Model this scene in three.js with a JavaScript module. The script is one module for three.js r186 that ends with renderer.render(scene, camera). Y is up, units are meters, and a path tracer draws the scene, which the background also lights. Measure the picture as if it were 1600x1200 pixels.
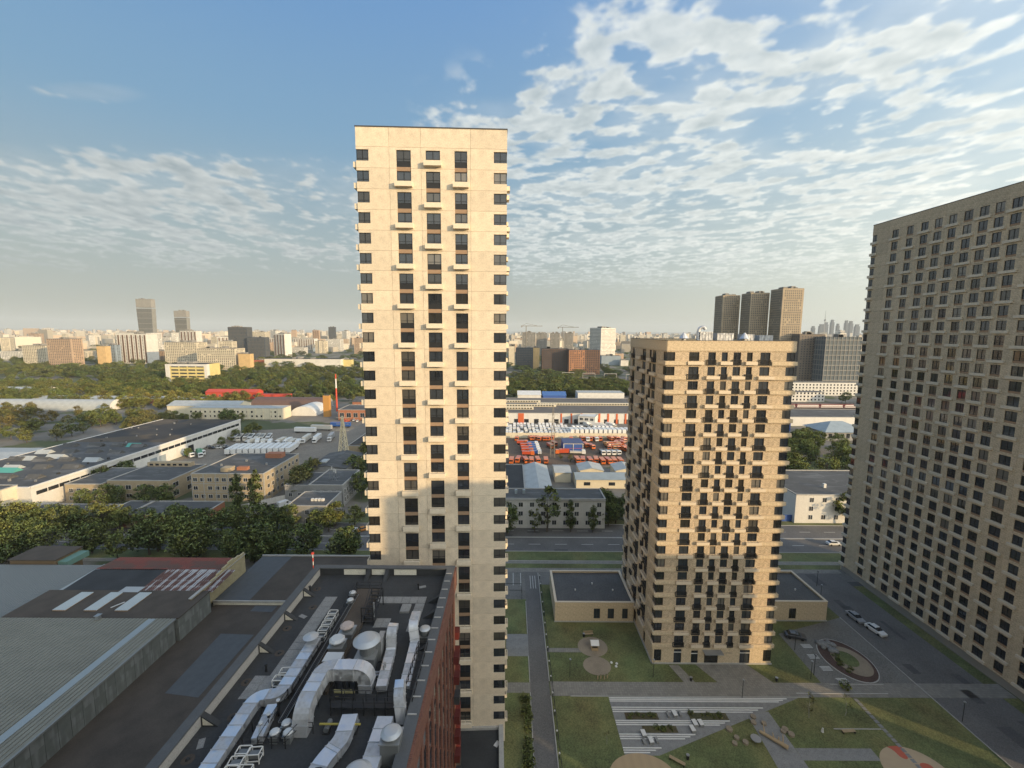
import * as THREE from 'three';
import { mergeGeometries } from 'three/addons/utils/BufferGeometryUtils.js';

// ---------- camera, sky, sun, exposure ----------
const EYE = 72, R = THREE.MathUtils.degToRad;
const scene = new THREE.Scene();
const camera = new THREE.PerspectiveCamera(82.43, 4 / 3, 0.1, 40000);
camera.position.set(0, EYE, 0);
camera.rotation.order = 'YXZ';
camera.rotation.set(-Math.atan(82 / 685), 0, R(0.32));
const renderer = new THREE.WebGLRenderer({ antialias: true });
renderer.toneMapping = THREE.LinearToneMapping;
renderer.toneMappingExposure = 1.13;
renderer.shadowMap.enabled = true;
const SUN_AZ = R(54), SUN_EL = R(11.5);                       // azimuth from straight behind the camera towards its right
const sunDir = new THREE.Vector3(Math.sin(SUN_AZ) * Math.cos(SUN_EL), Math.sin(SUN_EL), Math.cos(SUN_AZ) * Math.cos(SUN_EL));
const sun = new THREE.DirectionalLight(new THREE.Color().setRGB(1, 0.72, 0.40), 4.6);
sun.position.copy(sunDir).multiplyScalar(900).add(new THREE.Vector3(0, 0, -150));
sun.target.position.set(0, 0, -150);
sun.castShadow = true; sun.shadow.radius = 1.0; sun.shadow.mapSize.set(4096, 4096);
Object.assign(sun.shadow.camera, { left: -700, right: 700, top: 500, bottom: -500, near: 1, far: 2500 });
scene.add(sun, sun.target);

// ---------- random numbers and noise ----------
function rngOf(seed) { let s = seed >>> 0; return () => { s = (s + 0x6d2b79f5) | 0; let t = Math.imul(s ^ (s >>> 15), 1 | s); t = (t + Math.imul(t ^ (t >>> 7), 61 | t)) ^ t; return ((t ^ (t >>> 14)) >>> 0) / 4294967296; }; }
const rnd = rngOf(7);
const rr = (a, b) => a + (b - a) * rnd(), pick = (a) => a[Math.floor(rnd() * a.length)];
const hash = (x, y, s) => { let h = Math.imul(x, 374761393) + Math.imul(y, 668265263) + Math.imul(s, 2147483647); h = Math.imul(h ^ (h >>> 13), 1274126177); return ((h ^ (h >>> 16)) >>> 0) / 4294967296; };
const sm = (t) => t * t * (3 - 2 * t), step = (a, b, x) => sm(Math.min(1, Math.max(0, (x - a) / (b - a))));
function vn(x, y, s = 0, p = 0) {                             // value noise, with period p if given
  const i = Math.floor(x), j = Math.floor(y), u = sm(x - i), v = sm(y - j), w = (k) => (p ? ((k % p) + p) % p : k);
  const a = hash(w(i), w(j), s), b = hash(w(i + 1), w(j), s), c = hash(w(i), w(j + 1), s), d = hash(w(i + 1), w(j + 1), s);
  return a + (b - a) * u + (c - a) * v + (a - b - c + d) * u * v;
}
function fbm(x, y, s = 0, oct = 5, p = 0) { let t = 0, a = 0.5, n = 0; for (let k = 0; k < oct; k++) { t += a * vn(x, y, s + k, p); n += a; a *= 0.5; x *= 2; y *= 2; p *= 2; } return t / n; }

// ---------- sky: one computed equirectangular picture of air and clouds ----------
const mix = (a, b, t) => a + (b - a) * t, mix3 = (a, b, t) => [mix(a[0], b[0], t), mix(a[1], b[1], t), mix(a[2], b[2], t)];
function skyAt(dx, dy, dz) {
  const e = Math.asin(Math.max(-1, Math.min(1, dy))) * 57.2958;
  const cs = dx * sunDir.x + dy * sunDir.y + dz * sunDir.z, glow = Math.exp((cs - 1) * 3.4);        // brightness of the air towards the sun
  const el = Math.max(0, e);
  let c = mix3([0.375, 0.39, 0.335], [0.325, 0.405, 0.42], step(0, 11, el));
  c = mix3(c, [0.185, 0.335, 0.485], step(7, 23, el));
  c = mix3(c, [0.115, 0.265, 0.52], step(18, 40, el));
  c = mix3(c, [0.085, 0.21, 0.46], step(40, 75, el));
  const ha = Math.sqrt(dx * dx + dz * dz) || 1, side = (dx * Math.sin(SUN_AZ) + dz * Math.cos(SUN_AZ)) / ha;
  const warm = step(-0.85, 0.85, side) * Math.exp(-el / 20), gl = [2.35 * glow, 2.25 * glow, 2.05 * glow];
  c = [c[0] + 0.47 * warm + gl[0], c[1] + 0.47 * warm + gl[1], c[2] + 0.36 * warm + gl[2]];
  if (e > 1.5) {
    const k = 1 / (dy + 0.012), X = dx * k, Z = -dz * k;                                             // on the cloud layer
    const n1 = fbm(X * 0.9 + 3, Z * 0.9, 40, 3) - 0.5, n2 = fbm(X * 0.9, Z * 0.9 + 9, 44, 3) - 0.5, x = X + 0.25 * n1, z = Z + 0.25 * n2;
    const zb = X < -0.97 ? 2.75 + (X + 0.97) * 0.36 : 2.75 - (X + 0.97) * 0.9;                       // edge of the cloud field
    let cover = Z > 0 ? step(-0.35, 0.5, Z - zb + 1.1 * n1) * (X < 0 ? step(8.5, 4.2, Z + 0.5 * n2) : step(11, 5, Z)) : step(-0.35, 0.5, Math.max(X, -0.4 * Z) + n1);
    if (X < -1.35 && X > -2.1 && Z > 1.6 && Z < 2.2) cover = Math.max(cover, 0.75 * step(0.24, 0.05, Math.hypot((X + 1.72) * 0.8, (Z - 1.93) * 2.2)));
    if (cover > 0.01) {
      const left = step(0.1, -1.0, X), q = x + 0.22 * z, fine = fbm(x * 15, z * 13, 70, 4);
      const field = (r, p, w) => { const rows = fbm(r[0], r[1], 50, 3); return [rows, w * rows + (0.76 - w) * fbm(p[0], p[1], 60, 4) + 0.24 * fine]; };
      const A = left < 1 ? field([x * 2.4 + 20, z * 2.4], [x * 7.6 + 1.6 * z, z * 8.4], 0.10) : [0, 0], B = left > 0 ? field([q * 2.1 + 20, z * 0.9 + 4], [q * 5.6, z * 3.6], 0.22) : [0, 0];
      const rows = mix(A[0], B[0], left), d0 = mix(A[1], B[1], left), th = 0.582 - 0.115 * cover, d = step(th - 0.035, th + 0.12, d0);
      const a = Math.min(0.9, d * 0.86 + 0.22 * cover * step(0.36, 0.62, rows)) * step(0.02, 0.4, cover) * step(2, 10, e);
      const edge = 1 - step(th + 0.03, th + 0.2, d0), lit = mix3([0.38, 0.45, 0.48], [0.70, 0.74, 0.73], Math.max(0, Math.min(1, 0.1 + 0.45 * edge + 1.5 * (fine - 0.36)))), dim = 0.82 + 0.18 * step(-1.6, 0.5, X);
      c = mix3(c, [lit[0] * dim + 0.45 * warm + gl[0], lit[1] * dim + 0.40 * warm + gl[1], lit[2] * dim + 0.24 * warm + gl[2]], a);
    }
  }
  if (e < 0) c = mix3(c, [0.20, 0.20, 0.17], step(0, -6, e));
  return c;
}
{
  const W = 4096, Hh = 2048, data = new Float32Array(W * Hh * 4);
  for (let y = 0; y < Hh; y++) {
    const lat = ((y + 0.5) / Hh - 0.5) * Math.PI, cy = Math.cos(lat), sy = Math.sin(lat), rough = lat < -0.12;
    for (let x = 0; x < W; x++) {
      const o = (y * W + x) * 4;
      if (rough && x) { data.copyWithin(o, o - 4, o); continue; }
      const lon = ((x + 0.5) / W - 0.5) * 2 * Math.PI, c = skyAt(cy * Math.cos(lon), sy, cy * Math.sin(lon));
      data[o] = c[0]; data[o + 1] = c[1]; data[o + 2] = c[2]; data[o + 3] = 1;
    }
  }
  const t = new THREE.DataTexture(data, W, Hh, THREE.RGBAFormat, THREE.FloatType);
  t.mapping = THREE.EquirectangularReflectionMapping; t.minFilter = t.magFilter = THREE.LinearFilter; t.needsUpdate = true;
  scene.background = t; scene.environment = t;
}
scene.fog = new THREE.FogExp2(new THREE.Color().setRGB(0.72, 0.78, 0.80), 0.00006);

// ---------- textures and materials ----------
function tex(n, f, size, srgb = true) {                       // f(u, v) -> linear [r, g, b] or a grey value; size in metres
  const d = new Uint8Array(n * n * 4), to = (v) => { v = Math.max(0, Math.min(1, v)); return 255 * (srgb ? (v < 0.0031308 ? 12.92 * v : 1.055 * Math.pow(v, 1 / 2.4) - 0.055) : v); };
  for (let y = 0; y < n; y++) for (let x = 0; x < n; x++) {
    let c = f((x + 0.5) / n, (y + 0.5) / n); if (!Array.isArray(c)) c = [c, c, c];
    const o = (y * n + x) * 4; for (let k = 0; k < 3; k++) d[o + k] = to(c[k]); d[o + 3] = 255;
  }
  const t = new THREE.DataTexture(d, n, n); t.wrapS = t.wrapT = THREE.RepeatWrapping; t.magFilter = THREE.LinearFilter; t.minFilter = THREE.LinearMipmapLinearFilter; t.generateMipmaps = true;
  t.repeat.set(1 / size, 1 / size); if (srgb) t.colorSpace = THREE.SRGBColorSpace; t.needsUpdate = true; return t;
}
const rgb = (r, g, b) => new THREE.Color().setRGB(r, g, b);
const mat = (r, g, b, rough = 0.85, extra = {}) => new THREE.MeshStandardMaterial({ color: rgb(r, g, b), roughness: rough, ...extra });
const mapMat = (map, rough = 0.9, extra = {}) => new THREE.MeshStandardMaterial({ map, roughness: rough, ...extra });
const speck = (r, g, b, amp, size, n = 256, seed = 1, fine = 48) => tex(n, (u, v) => {   // plain coat with blotches and grain
  const k = 1 + amp * (1.2 * (fbm(u * 4, v * 4, seed, 4, 4) - 0.5) + 1.5 * (vn(u * fine, v * fine, seed + 9, fine) - 0.5)); return [r * k, g * k, b * k];
}, size);
function brickTex(base, joint, amp, rows, cols, size, seed, n = 512) {
  return tex(n, (u, v) => {
    const ry = v * rows, j = Math.floor(ry), cx = u * cols + (j % 2) * 0.5, i = Math.floor(cx), fy = ry - j, fx = cx - i;
    const k = 1 + amp * (hash(((i % cols) + cols) % cols, j % rows, seed) - 0.5) * 2, e = fx < 0.05 || fy < 0.14;
    return e ? joint : [base[0] * k, base[1] * k, base[2] * k];
  }, size);
}
const M = {
  cream: mapMat(speck(0.63, 0.54, 0.405, 0.22, 3.4, 256, 3, 64), 0.9),
  creamBox: mapMat(speck(0.67, 0.58, 0.44, 0.10, 2, 128, 4, 32), 0.85),
  brown: mapMat(speck(0.30, 0.20, 0.125, 0.15, 2, 128, 5), 0.85),
  frame: mat(0.008, 0.009, 0.010, 0.5), dark: mat(0.24, 0.23, 0.21, 0.95), black: mat(0.01, 0.011, 0.012, 0.6),
  roofEdge: mat(0.05, 0.05, 0.05, 0.6),
  pane: [[0.030, 0.037, 0.047, 0.04], [0.020, 0.024, 0.030, 0.03], [0.040, 0.046, 0.054, 0.05], [0.030, 0.029, 0.026, 0.04], [0.075, 0.072, 0.064, 0.08], [0.15, 0.14, 0.12, 0.12]].map(([r, g, b, o]) => new THREE.MeshPhysicalMaterial({ color: rgb(r, g, b), roughness: o, metalness: 0, ior: 1.75 })),
  tanBrick: mapMat(brickTex([0.49, 0.39, 0.265], [0.30, 0.235, 0.16], 0.32, 24, 8, 2.0, 11), 0.92),
  tanBrick2: mapMat(brickTex([0.58, 0.465, 0.31], [0.36, 0.28, 0.18], 0.22, 24, 8, 2.0, 12), 0.92),
  palePanel: mapMat(speck(0.63, 0.53, 0.39, 0.10, 2, 128, 6, 32), 0.85),
  greyBrick: mapMat(brickTex([0.50, 0.415, 0.29], [0.36, 0.305, 0.22], 0.30, 24, 8, 2.0, 13), 0.92),
  greyPanel: mapMat(speck(0.56, 0.50, 0.395, 0.12, 2, 128, 7, 32), 0.85),
  redBrick: mapMat(brickTex([0.15, 0.058, 0.038], [0.12, 0.085, 0.065], 0.4, 26, 8, 2.0, 14), 0.92),
  felt: mapMat(tex(512, (u, v) => { const k = 0.6 + 0.75 * fbm(u * 5, v * 5, 21, 5, 5) + 0.28 * (vn(u * 120, v * 120, 22, 120) - 0.5), s = (v * 16) % 1 < 0.045 ? 0.72 : 1; return [0.032 * k * s, 0.034 * k * s, 0.035 * k * s]; }, 16), 0.88),
  feltBrown: mapMat(tex(512, (u, v) => { const k = 0.72 + 0.55 * fbm(u * 6, v * 6, 25, 5, 6) + 0.25 * (vn(u * 130, v * 130, 26, 130) - 0.5); return [0.068 * k, 0.054 * k, 0.041 * k]; }, 14), 0.92),
  feltBlue: mapMat(tex(256, (u, v) => { const k = 0.85 + 0.3 * fbm(u * 6, v * 6, 27, 4, 6) + 0.16 * (vn(u * 100, v * 100, 28, 100) - 0.5); return [0.082 * k, 0.087 * k, 0.090 * k]; }, 6), 0.85),
  zinc: new THREE.MeshStandardMaterial({ color: rgb(0.62, 0.64, 0.66), metalness: 0.95, roughness: 0.33, roughnessMap: tex(256, (u, v) => 0.55 + 0.7 * (fbm(u * 6, v * 6, 31, 4, 6) - 0.3), 2.2, false) }),
  steel: mat(0.33, 0.34, 0.34, 0.45, { metalness: 0.55 }), iron: mat(0.026, 0.027, 0.028, 0.55, { metalness: 0.3 }),
  whitePaint: mapMat(speck(0.62, 0.61, 0.57, 0.12, 3, 128, 8), 0.6), plaster: mapMat(speck(0.66, 0.62, 0.50, 0.14, 6, 256, 9), 0.9),
  asphalt: mapMat(speck(0.125, 0.12, 0.112, 0.35, 14, 512, 33, 140), 0.93), asphaltOld: mapMat(speck(0.15, 0.145, 0.13, 0.4, 18, 512, 34, 150), 0.94),
  paving: mapMat(tex(512, (u, v) => { const i = Math.floor(u * 16), j = Math.floor(v * 16), e = (u * 16) % 1 < 0.06 || (v * 16) % 1 < 0.06, k = 0.86 + 0.22 * hash(i, j, 35) + 0.25 * (fbm(u * 6, v * 6, 36, 3, 6) - 0.5); return e ? [0.12, 0.115, 0.10] : [0.225 * k, 0.212 * k, 0.182 * k]; }, 8), 0.93),
  slab: mapMat(speck(0.20, 0.20, 0.19, 0.35, 3, 256, 37, 60), 0.92), kerb: mapMat(speck(0.36, 0.35, 0.32, 0.2, 3, 128, 38), 0.9),
  sand: mapMat(speck(0.25, 0.205, 0.145, 0.25, 5, 256, 39, 90), 0.95),
  wood: mapMat(tex(256, (u, v) => { const k = 0.75 + 0.5 * fbm(u * 3, v * 40, 41, 3, 3); return [0.38 * k, 0.28 * k, 0.16 * k]; }, 1.5), 0.8),
  rust: mapMat(tex(512, (u, v) => { const r = fbm(u * 5, v * 5, 45, 5, 5), k = 0.7 + 0.6 * vn(u * 90, v * 6, 46, 6); return mix3([0.20 * k, 0.055 * k, 0.038 * k], [0.10, 0.06, 0.045], step(0.42, 0.62, r)); }, 12), 0.85),
};
const grassTex = (seed, r, g, b) => tex(512, (u, v) => { const k = 0.4 + 0.95 * fbm(u * 5, v * 5, seed, 6, 5) + 0.6 * (vn(u * 150, v * 150, seed + 3, 150) - 0.5), y = fbm(u * 3, v * 3, seed + 6, 3, 3); return [r * k * (0.8 + 0.6 * y), g * k, b * k]; }, 22);
M.grass = mapMat(grassTex(51, 0.125, 0.150, 0.055), 0.95);
M.ground = mapMat(tex(1024, (u, v) => { const a = fbm(u * 9, v * 9, 55, 6, 9), b = fbm(u * 21, v * 21, 58, 5, 21), g = step(0.45, 0.55, a); const k = 0.75 + 0.5 * b; return mix3([0.17 * k, 0.155 * k, 0.13 * k], [0.07 * k, 0.085 * k, 0.035 * k], g); }, 260), 0.96);

// ---------- mesh builder ----------
const V = (x, y, z) => new THREE.Vector3(x, y, z);
class MB {
  constructor() { this.p = []; this.n = []; this.t = []; this.c = null; }
  tri(a, b, c, n) {
    if (!n) { n = b.clone().sub(a).cross(c.clone().sub(a)).normalize(); }
    const ax = Math.abs(n.x), ay = Math.abs(n.y), az = Math.abs(n.z);
    for (const q of [a, b, c]) { this.p.push(q.x, q.y, q.z); this.n.push(n.x, n.y, n.z); if (ay >= ax && ay >= az) this.t.push(q.x, q.z); else if (ax > az) this.t.push(q.z, q.y); else this.t.push(q.x, q.y); }
    return this;
  }
  quad(a, b, c, d) { const n = b.clone().sub(a).cross(d.clone().sub(a)).normalize(); this.tri(a, b, c, n); return this.tri(a, c, d, n); }
  box(x0, y0, z0, x1, y1, z1) {
    const a = V(x0, y0, z1), b = V(x1, y0, z1), c = V(x1, y1, z1), d = V(x0, y1, z1), e = V(x0, y0, z0), f = V(x1, y0, z0), g = V(x1, y1, z0), h = V(x0, y1, z0);
    return this.quad(a, b, c, d).quad(f, e, h, g).quad(e, a, d, h).quad(b, f, g, c).quad(d, c, g, h).quad(e, f, b, a);
  }
  hull4(q0, q1) { for (let i = 0; i < 4; i++) { const j = (i + 1) % 4; this.quad(q0[i], q0[j], q1[j], q1[i]); } return this.quad(q0[3], q0[2], q0[1], q0[0]).quad(q1[0], q1[1], q1[2], q1[3]); }
  bar(p, q, r, r2 = r) {                                       // square bar between two points
    const d = q.clone().sub(p).normalize(), up = Math.abs(d.y) > 0.9 ? V(1, 0, 0) : V(0, 1, 0), s = d.clone().cross(up).normalize(), t = s.clone().cross(d);
    const ring = (o, k) => [[-1, -1], [1, -1], [1, 1], [-1, 1]].map(([i, j]) => o.clone().addScaledVector(s, i * k).addScaledVector(t, j * k));
    return this.hull4(ring(p, r), ring(q, r2));
  }
  cyl(p, q, r0, r1 = r0, n = 10, caps = true) {
    const d = q.clone().sub(p).normalize(), up = Math.abs(d.y) > 0.9 ? V(1, 0, 0) : V(0, 1, 0), s = d.clone().cross(up).normalize(), t = s.clone().cross(d);
    const at = (o, k, i) => o.clone().addScaledVector(s, k * Math.cos(i / n * 2 * Math.PI)).addScaledVector(t, k * Math.sin(i / n * 2 * Math.PI));
    for (let i = 0; i < n; i++) {
      const a = at(p, r0, i), b = at(p, r0, i + 1), c = at(q, r1, i + 1), e = at(q, r1, i);
      this.quad(b, a, e, c); if (caps) { if (r0 > 0.001) this.tri(p, a, b); if (r1 > 0.001) this.tri(q, c, e); }
    }
    return this;
  }
  prism(poly, y0, y1) {                                        // polygon [[x, z], ...] pushed up from y0 to y1
    const P = poly.map(([x, z]) => new THREE.Vector2(x, z)); if (THREE.ShapeUtils.area(P) < 0) P.reverse();
    const tr = THREE.ShapeUtils.triangulateShape(P, []), v = (i, y) => V(P[i].x, y, P[i].y);
    for (const [a, b, c] of tr) { this.tri(v(a, y1), v(c, y1), v(b, y1)); if (y1 > y0) this.tri(v(a, y0), v(b, y0), v(c, y0)); }
    if (y1 > y0) for (let i = 0; i < P.length; i++) { const j = (i + 1) % P.length; this.quad(v(j, y0), v(i, y0), v(i, y1), v(j, y1)); }
    return this;
  }
  geo() {
    const g = new THREE.BufferGeometry();
    g.setAttribute('position', new THREE.Float32BufferAttribute(this.p, 3)); g.setAttribute('normal', new THREE.Float32BufferAttribute(this.n, 3)); g.setAttribute('uv', new THREE.Float32BufferAttribute(this.t, 2));
    if (this.c) g.setAttribute('color', new THREE.Float32BufferAttribute(this.c, 3));
    return g;
  }
  build(name, m, parent) { return mesh(name, this.geo(), m, parent); }
}
const used = new Map();
function numbered(name) { const n = used.get(name) || 0; used.set(name, n + 1); return n ? name + '_' + String(n).padStart(3, '0') : name; }
function mesh(name, geo, m, parent = scene) { const o = new THREE.Mesh(geo, m); o.castShadow = o.receiveShadow = true; o.name = parent === scene ? numbered(name) : name; parent.add(o); return o; }
function tag(o, label, category, group, kind) { if (label) o.userData.label = label; if (category) o.userData.category = category; if (group) o.userData.group = group; if (kind) o.userData.kind = kind; return o; }
function thing(name, label, category, [x, y, z] = [0, 0, 0], turn = 0, group) {
  const o = new THREE.Group(); o.name = numbered(name); scene.add(o); o.position.set(x, y, z); o.rotation.y = turn; return tag(o, label, category, group);
}
function struct(name, mb, m) { return tag(mb.build(name, m), null, null, null, 'structure'); }
function copy(src, [x, y, z], turn, label, scale = 1, group) {
  const r = src.clone(); r.name = numbered(src.name.replace(/_\d{3}$/, '')); scene.add(r); r.position.set(x, y, z); r.rotation.y = turn; r.scale.setScalar(scale); r.userData = { ...src.userData };
  if (label) r.userData.label = label; if (group) r.userData.group = group; return r;
}
const stuff = (o) => { o.userData.kind = 'stuff'; return o; };
// ---------- facades ----------
const toneSets = {}, tones = (k) => toneSets[k] || (toneSets[k] = [0.93, 0.975, 1.0, 1.05].map((t, i) => { const m = M[k].clone(); m.color.setRGB(t, t * (1 - 0.012 * (i % 2)), t * (1 - 0.02 * (i % 2))); return m; }));
const cache = new Map();
const cached = (key, f) => { if (!cache.has(key)) cache.set(key, f()); return cache.get(key); };
function panelGeo(w, h, holes, t) {                            // slab with openings, lower left corner at 0, 0, front face at z = 0, a joint of 3 cm all round
  return cached('panel' + [w, h, t, ...holes.flat()].map((v) => v.toFixed(2)).join(), () => {
    const j = 0.015, cut = (a, b, i) => [...new Set([a, b, ...holes.flatMap((q) => [q[i], q[i + 2]])].map((v) => +Math.min(b, Math.max(a, v)).toFixed(3)))].sort((p, q) => p - q);
    const X = cut(j, w - j, 0), Y = cut(j, h - j, 1), open = (a, b) => holes.some((q) => a > q[0] && a < q[2] && b > q[1] && b < q[3]), m = new MB();
    const solid = (i, k) => i >= 0 && k >= 0 && i < X.length - 1 && k < Y.length - 1 && !open((X[i] + X[i + 1]) / 2, (Y[k] + Y[k + 1]) / 2);
    for (let i = 0; i < X.length - 1; i++) for (let k = 0; k < Y.length - 1; k++) {
      if (!solid(i, k)) continue; const a = X[i], b = X[i + 1], c = Y[k], d = Y[k + 1];
      m.quad(V(a, c, 0), V(b, c, 0), V(b, d, 0), V(a, d, 0));
      if (!solid(i - 1, k)) m.quad(V(a, c, -t), V(a, c, 0), V(a, d, 0), V(a, d, -t));
      if (!solid(i + 1, k)) m.quad(V(b, c, 0), V(b, c, -t), V(b, d, -t), V(b, d, 0));
      if (!solid(i, k - 1)) m.quad(V(a, c, -t), V(b, c, -t), V(b, c, 0), V(a, c, 0));
      if (!solid(i, k + 1)) m.quad(V(a, d, 0), V(b, d, 0), V(b, d, -t), V(a, d, -t));
    }
    return m.geo();
  });
}
const frameGeo = (w, h, sash = 2, transom = 0.36) => cached('frame' + [w, h, sash, transom], () => {
  const m = new MB(), b = 0.075, d0 = -0.22, d1 = -0.13;
  m.box(-w / 2, 0, d0, -w / 2 + b, h, d1).box(w / 2 - b, 0, d0, w / 2, h, d1).box(-w / 2 + b, 0, d0, w / 2 - b, b, d1).box(-w / 2 + b, h - b, d0, w / 2 - b, h, d1);
  for (let i = 1; i < sash; i++) { const x = -w / 2 + i * w / sash; m.box(x - 0.05, b, d0, x + 0.05, h - b, d1); }
  if (transom) for (let i = 0; i < sash; i++) { const x = -w / 2 + i * w / sash; m.box(x + 0.06, transom, d0 + 0.01, x + w / sash - 0.06, transom + 0.06, d1 - 0.01); }
  return m.geo();
});
const paneGeo = (w, h) => cached('pane' + [w, h], () => new MB().box(-w / 2 + 0.05, 0.04, -0.2, w / 2 - 0.05, h - 0.04, -0.185).geo());
const slabGeo = (w, h, d) => cached('slab' + [w, h, d], () => new MB().box(-w / 2, 0, 0, w / 2, h, d).geo());
const trayGeo = (w, h, d) => cached('tray' + [w, h, d], () => {   // box for an air conditioner, open at the top with slats
  const m = new MB(); m.box(-w / 2, 0, d - 0.05, w / 2, h, d).box(-w / 2, 0, 0, -w / 2 + 0.05, h, d - 0.05).box(w / 2 - 0.05, 0, 0, w / 2, h, d - 0.05).box(-w / 2 + 0.05, 0, 0, w / 2 - 0.05, 0.05, d - 0.05);
  m.box(-0.06, h - 0.06, 0, 0.06, h - 0.01, d - 0.05).box(-w / 2 + 0.05, h - 0.06, 0, w / 2 - 0.05, h - 0.01, 0.12).box(-w / 2 + 0.05, h - 0.07, 0.34, w / 2 - 0.05, h - 0.02, d - 0.05); return m.geo();
});
const railGeo = (w, h, d) => cached('rail' + [w, h, d], () => {   // dark balcony basket
  const m = new MB(); for (let i = 0; i <= 14; i++) { const x = -w / 2 + i * w / 14; m.box(x - 0.018, 0, d - 0.03, x + 0.018, h, d); }
  for (const x of [-w / 2, w / 2]) for (let k = 0; k < 4; k++) m.box(x - 0.018, 0, k * d / 4, x + 0.018, h, k * d / 4 + 0.03);
  m.box(-w / 2, h, 0, w / 2, h + 0.04, d).box(-w / 2, -0.06, 0, w / 2, 0, d); return m.geo();
});
function face(root, ox, oz, turn) {                            // places parts on a facade: x along it, y up, z out of it
  const c = Math.cos(turn), s = Math.sin(turn);
  return (name, geo, m, x, y, z = 0, parent = root) => { const o = mesh(name, geo, m, parent); o.position.set(ox + x * c + z * s, y, oz - x * s + z * c); o.rotation.y = turn; return o; };
}
const wr = rngOf(99);
function windowAt(put, x, y, w, h, sash = 2, transom = 0.36, name = 'window') {
  const o = put(name, frameGeo(w, h, sash, transom), M.frame, x, y);
  const p = mesh('pane', paneGeo(w, h), M.pane[[0, 0, 0, 1, 1, 1, 2, 2, 2, 3, 3, 4, 4, 5][Math.floor(wr() * 14)]], o); p.rotation.set(R((wr() - 0.5) * 0.5), R((wr() - 0.5) * 0.7), 0); return o;
}

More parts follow.
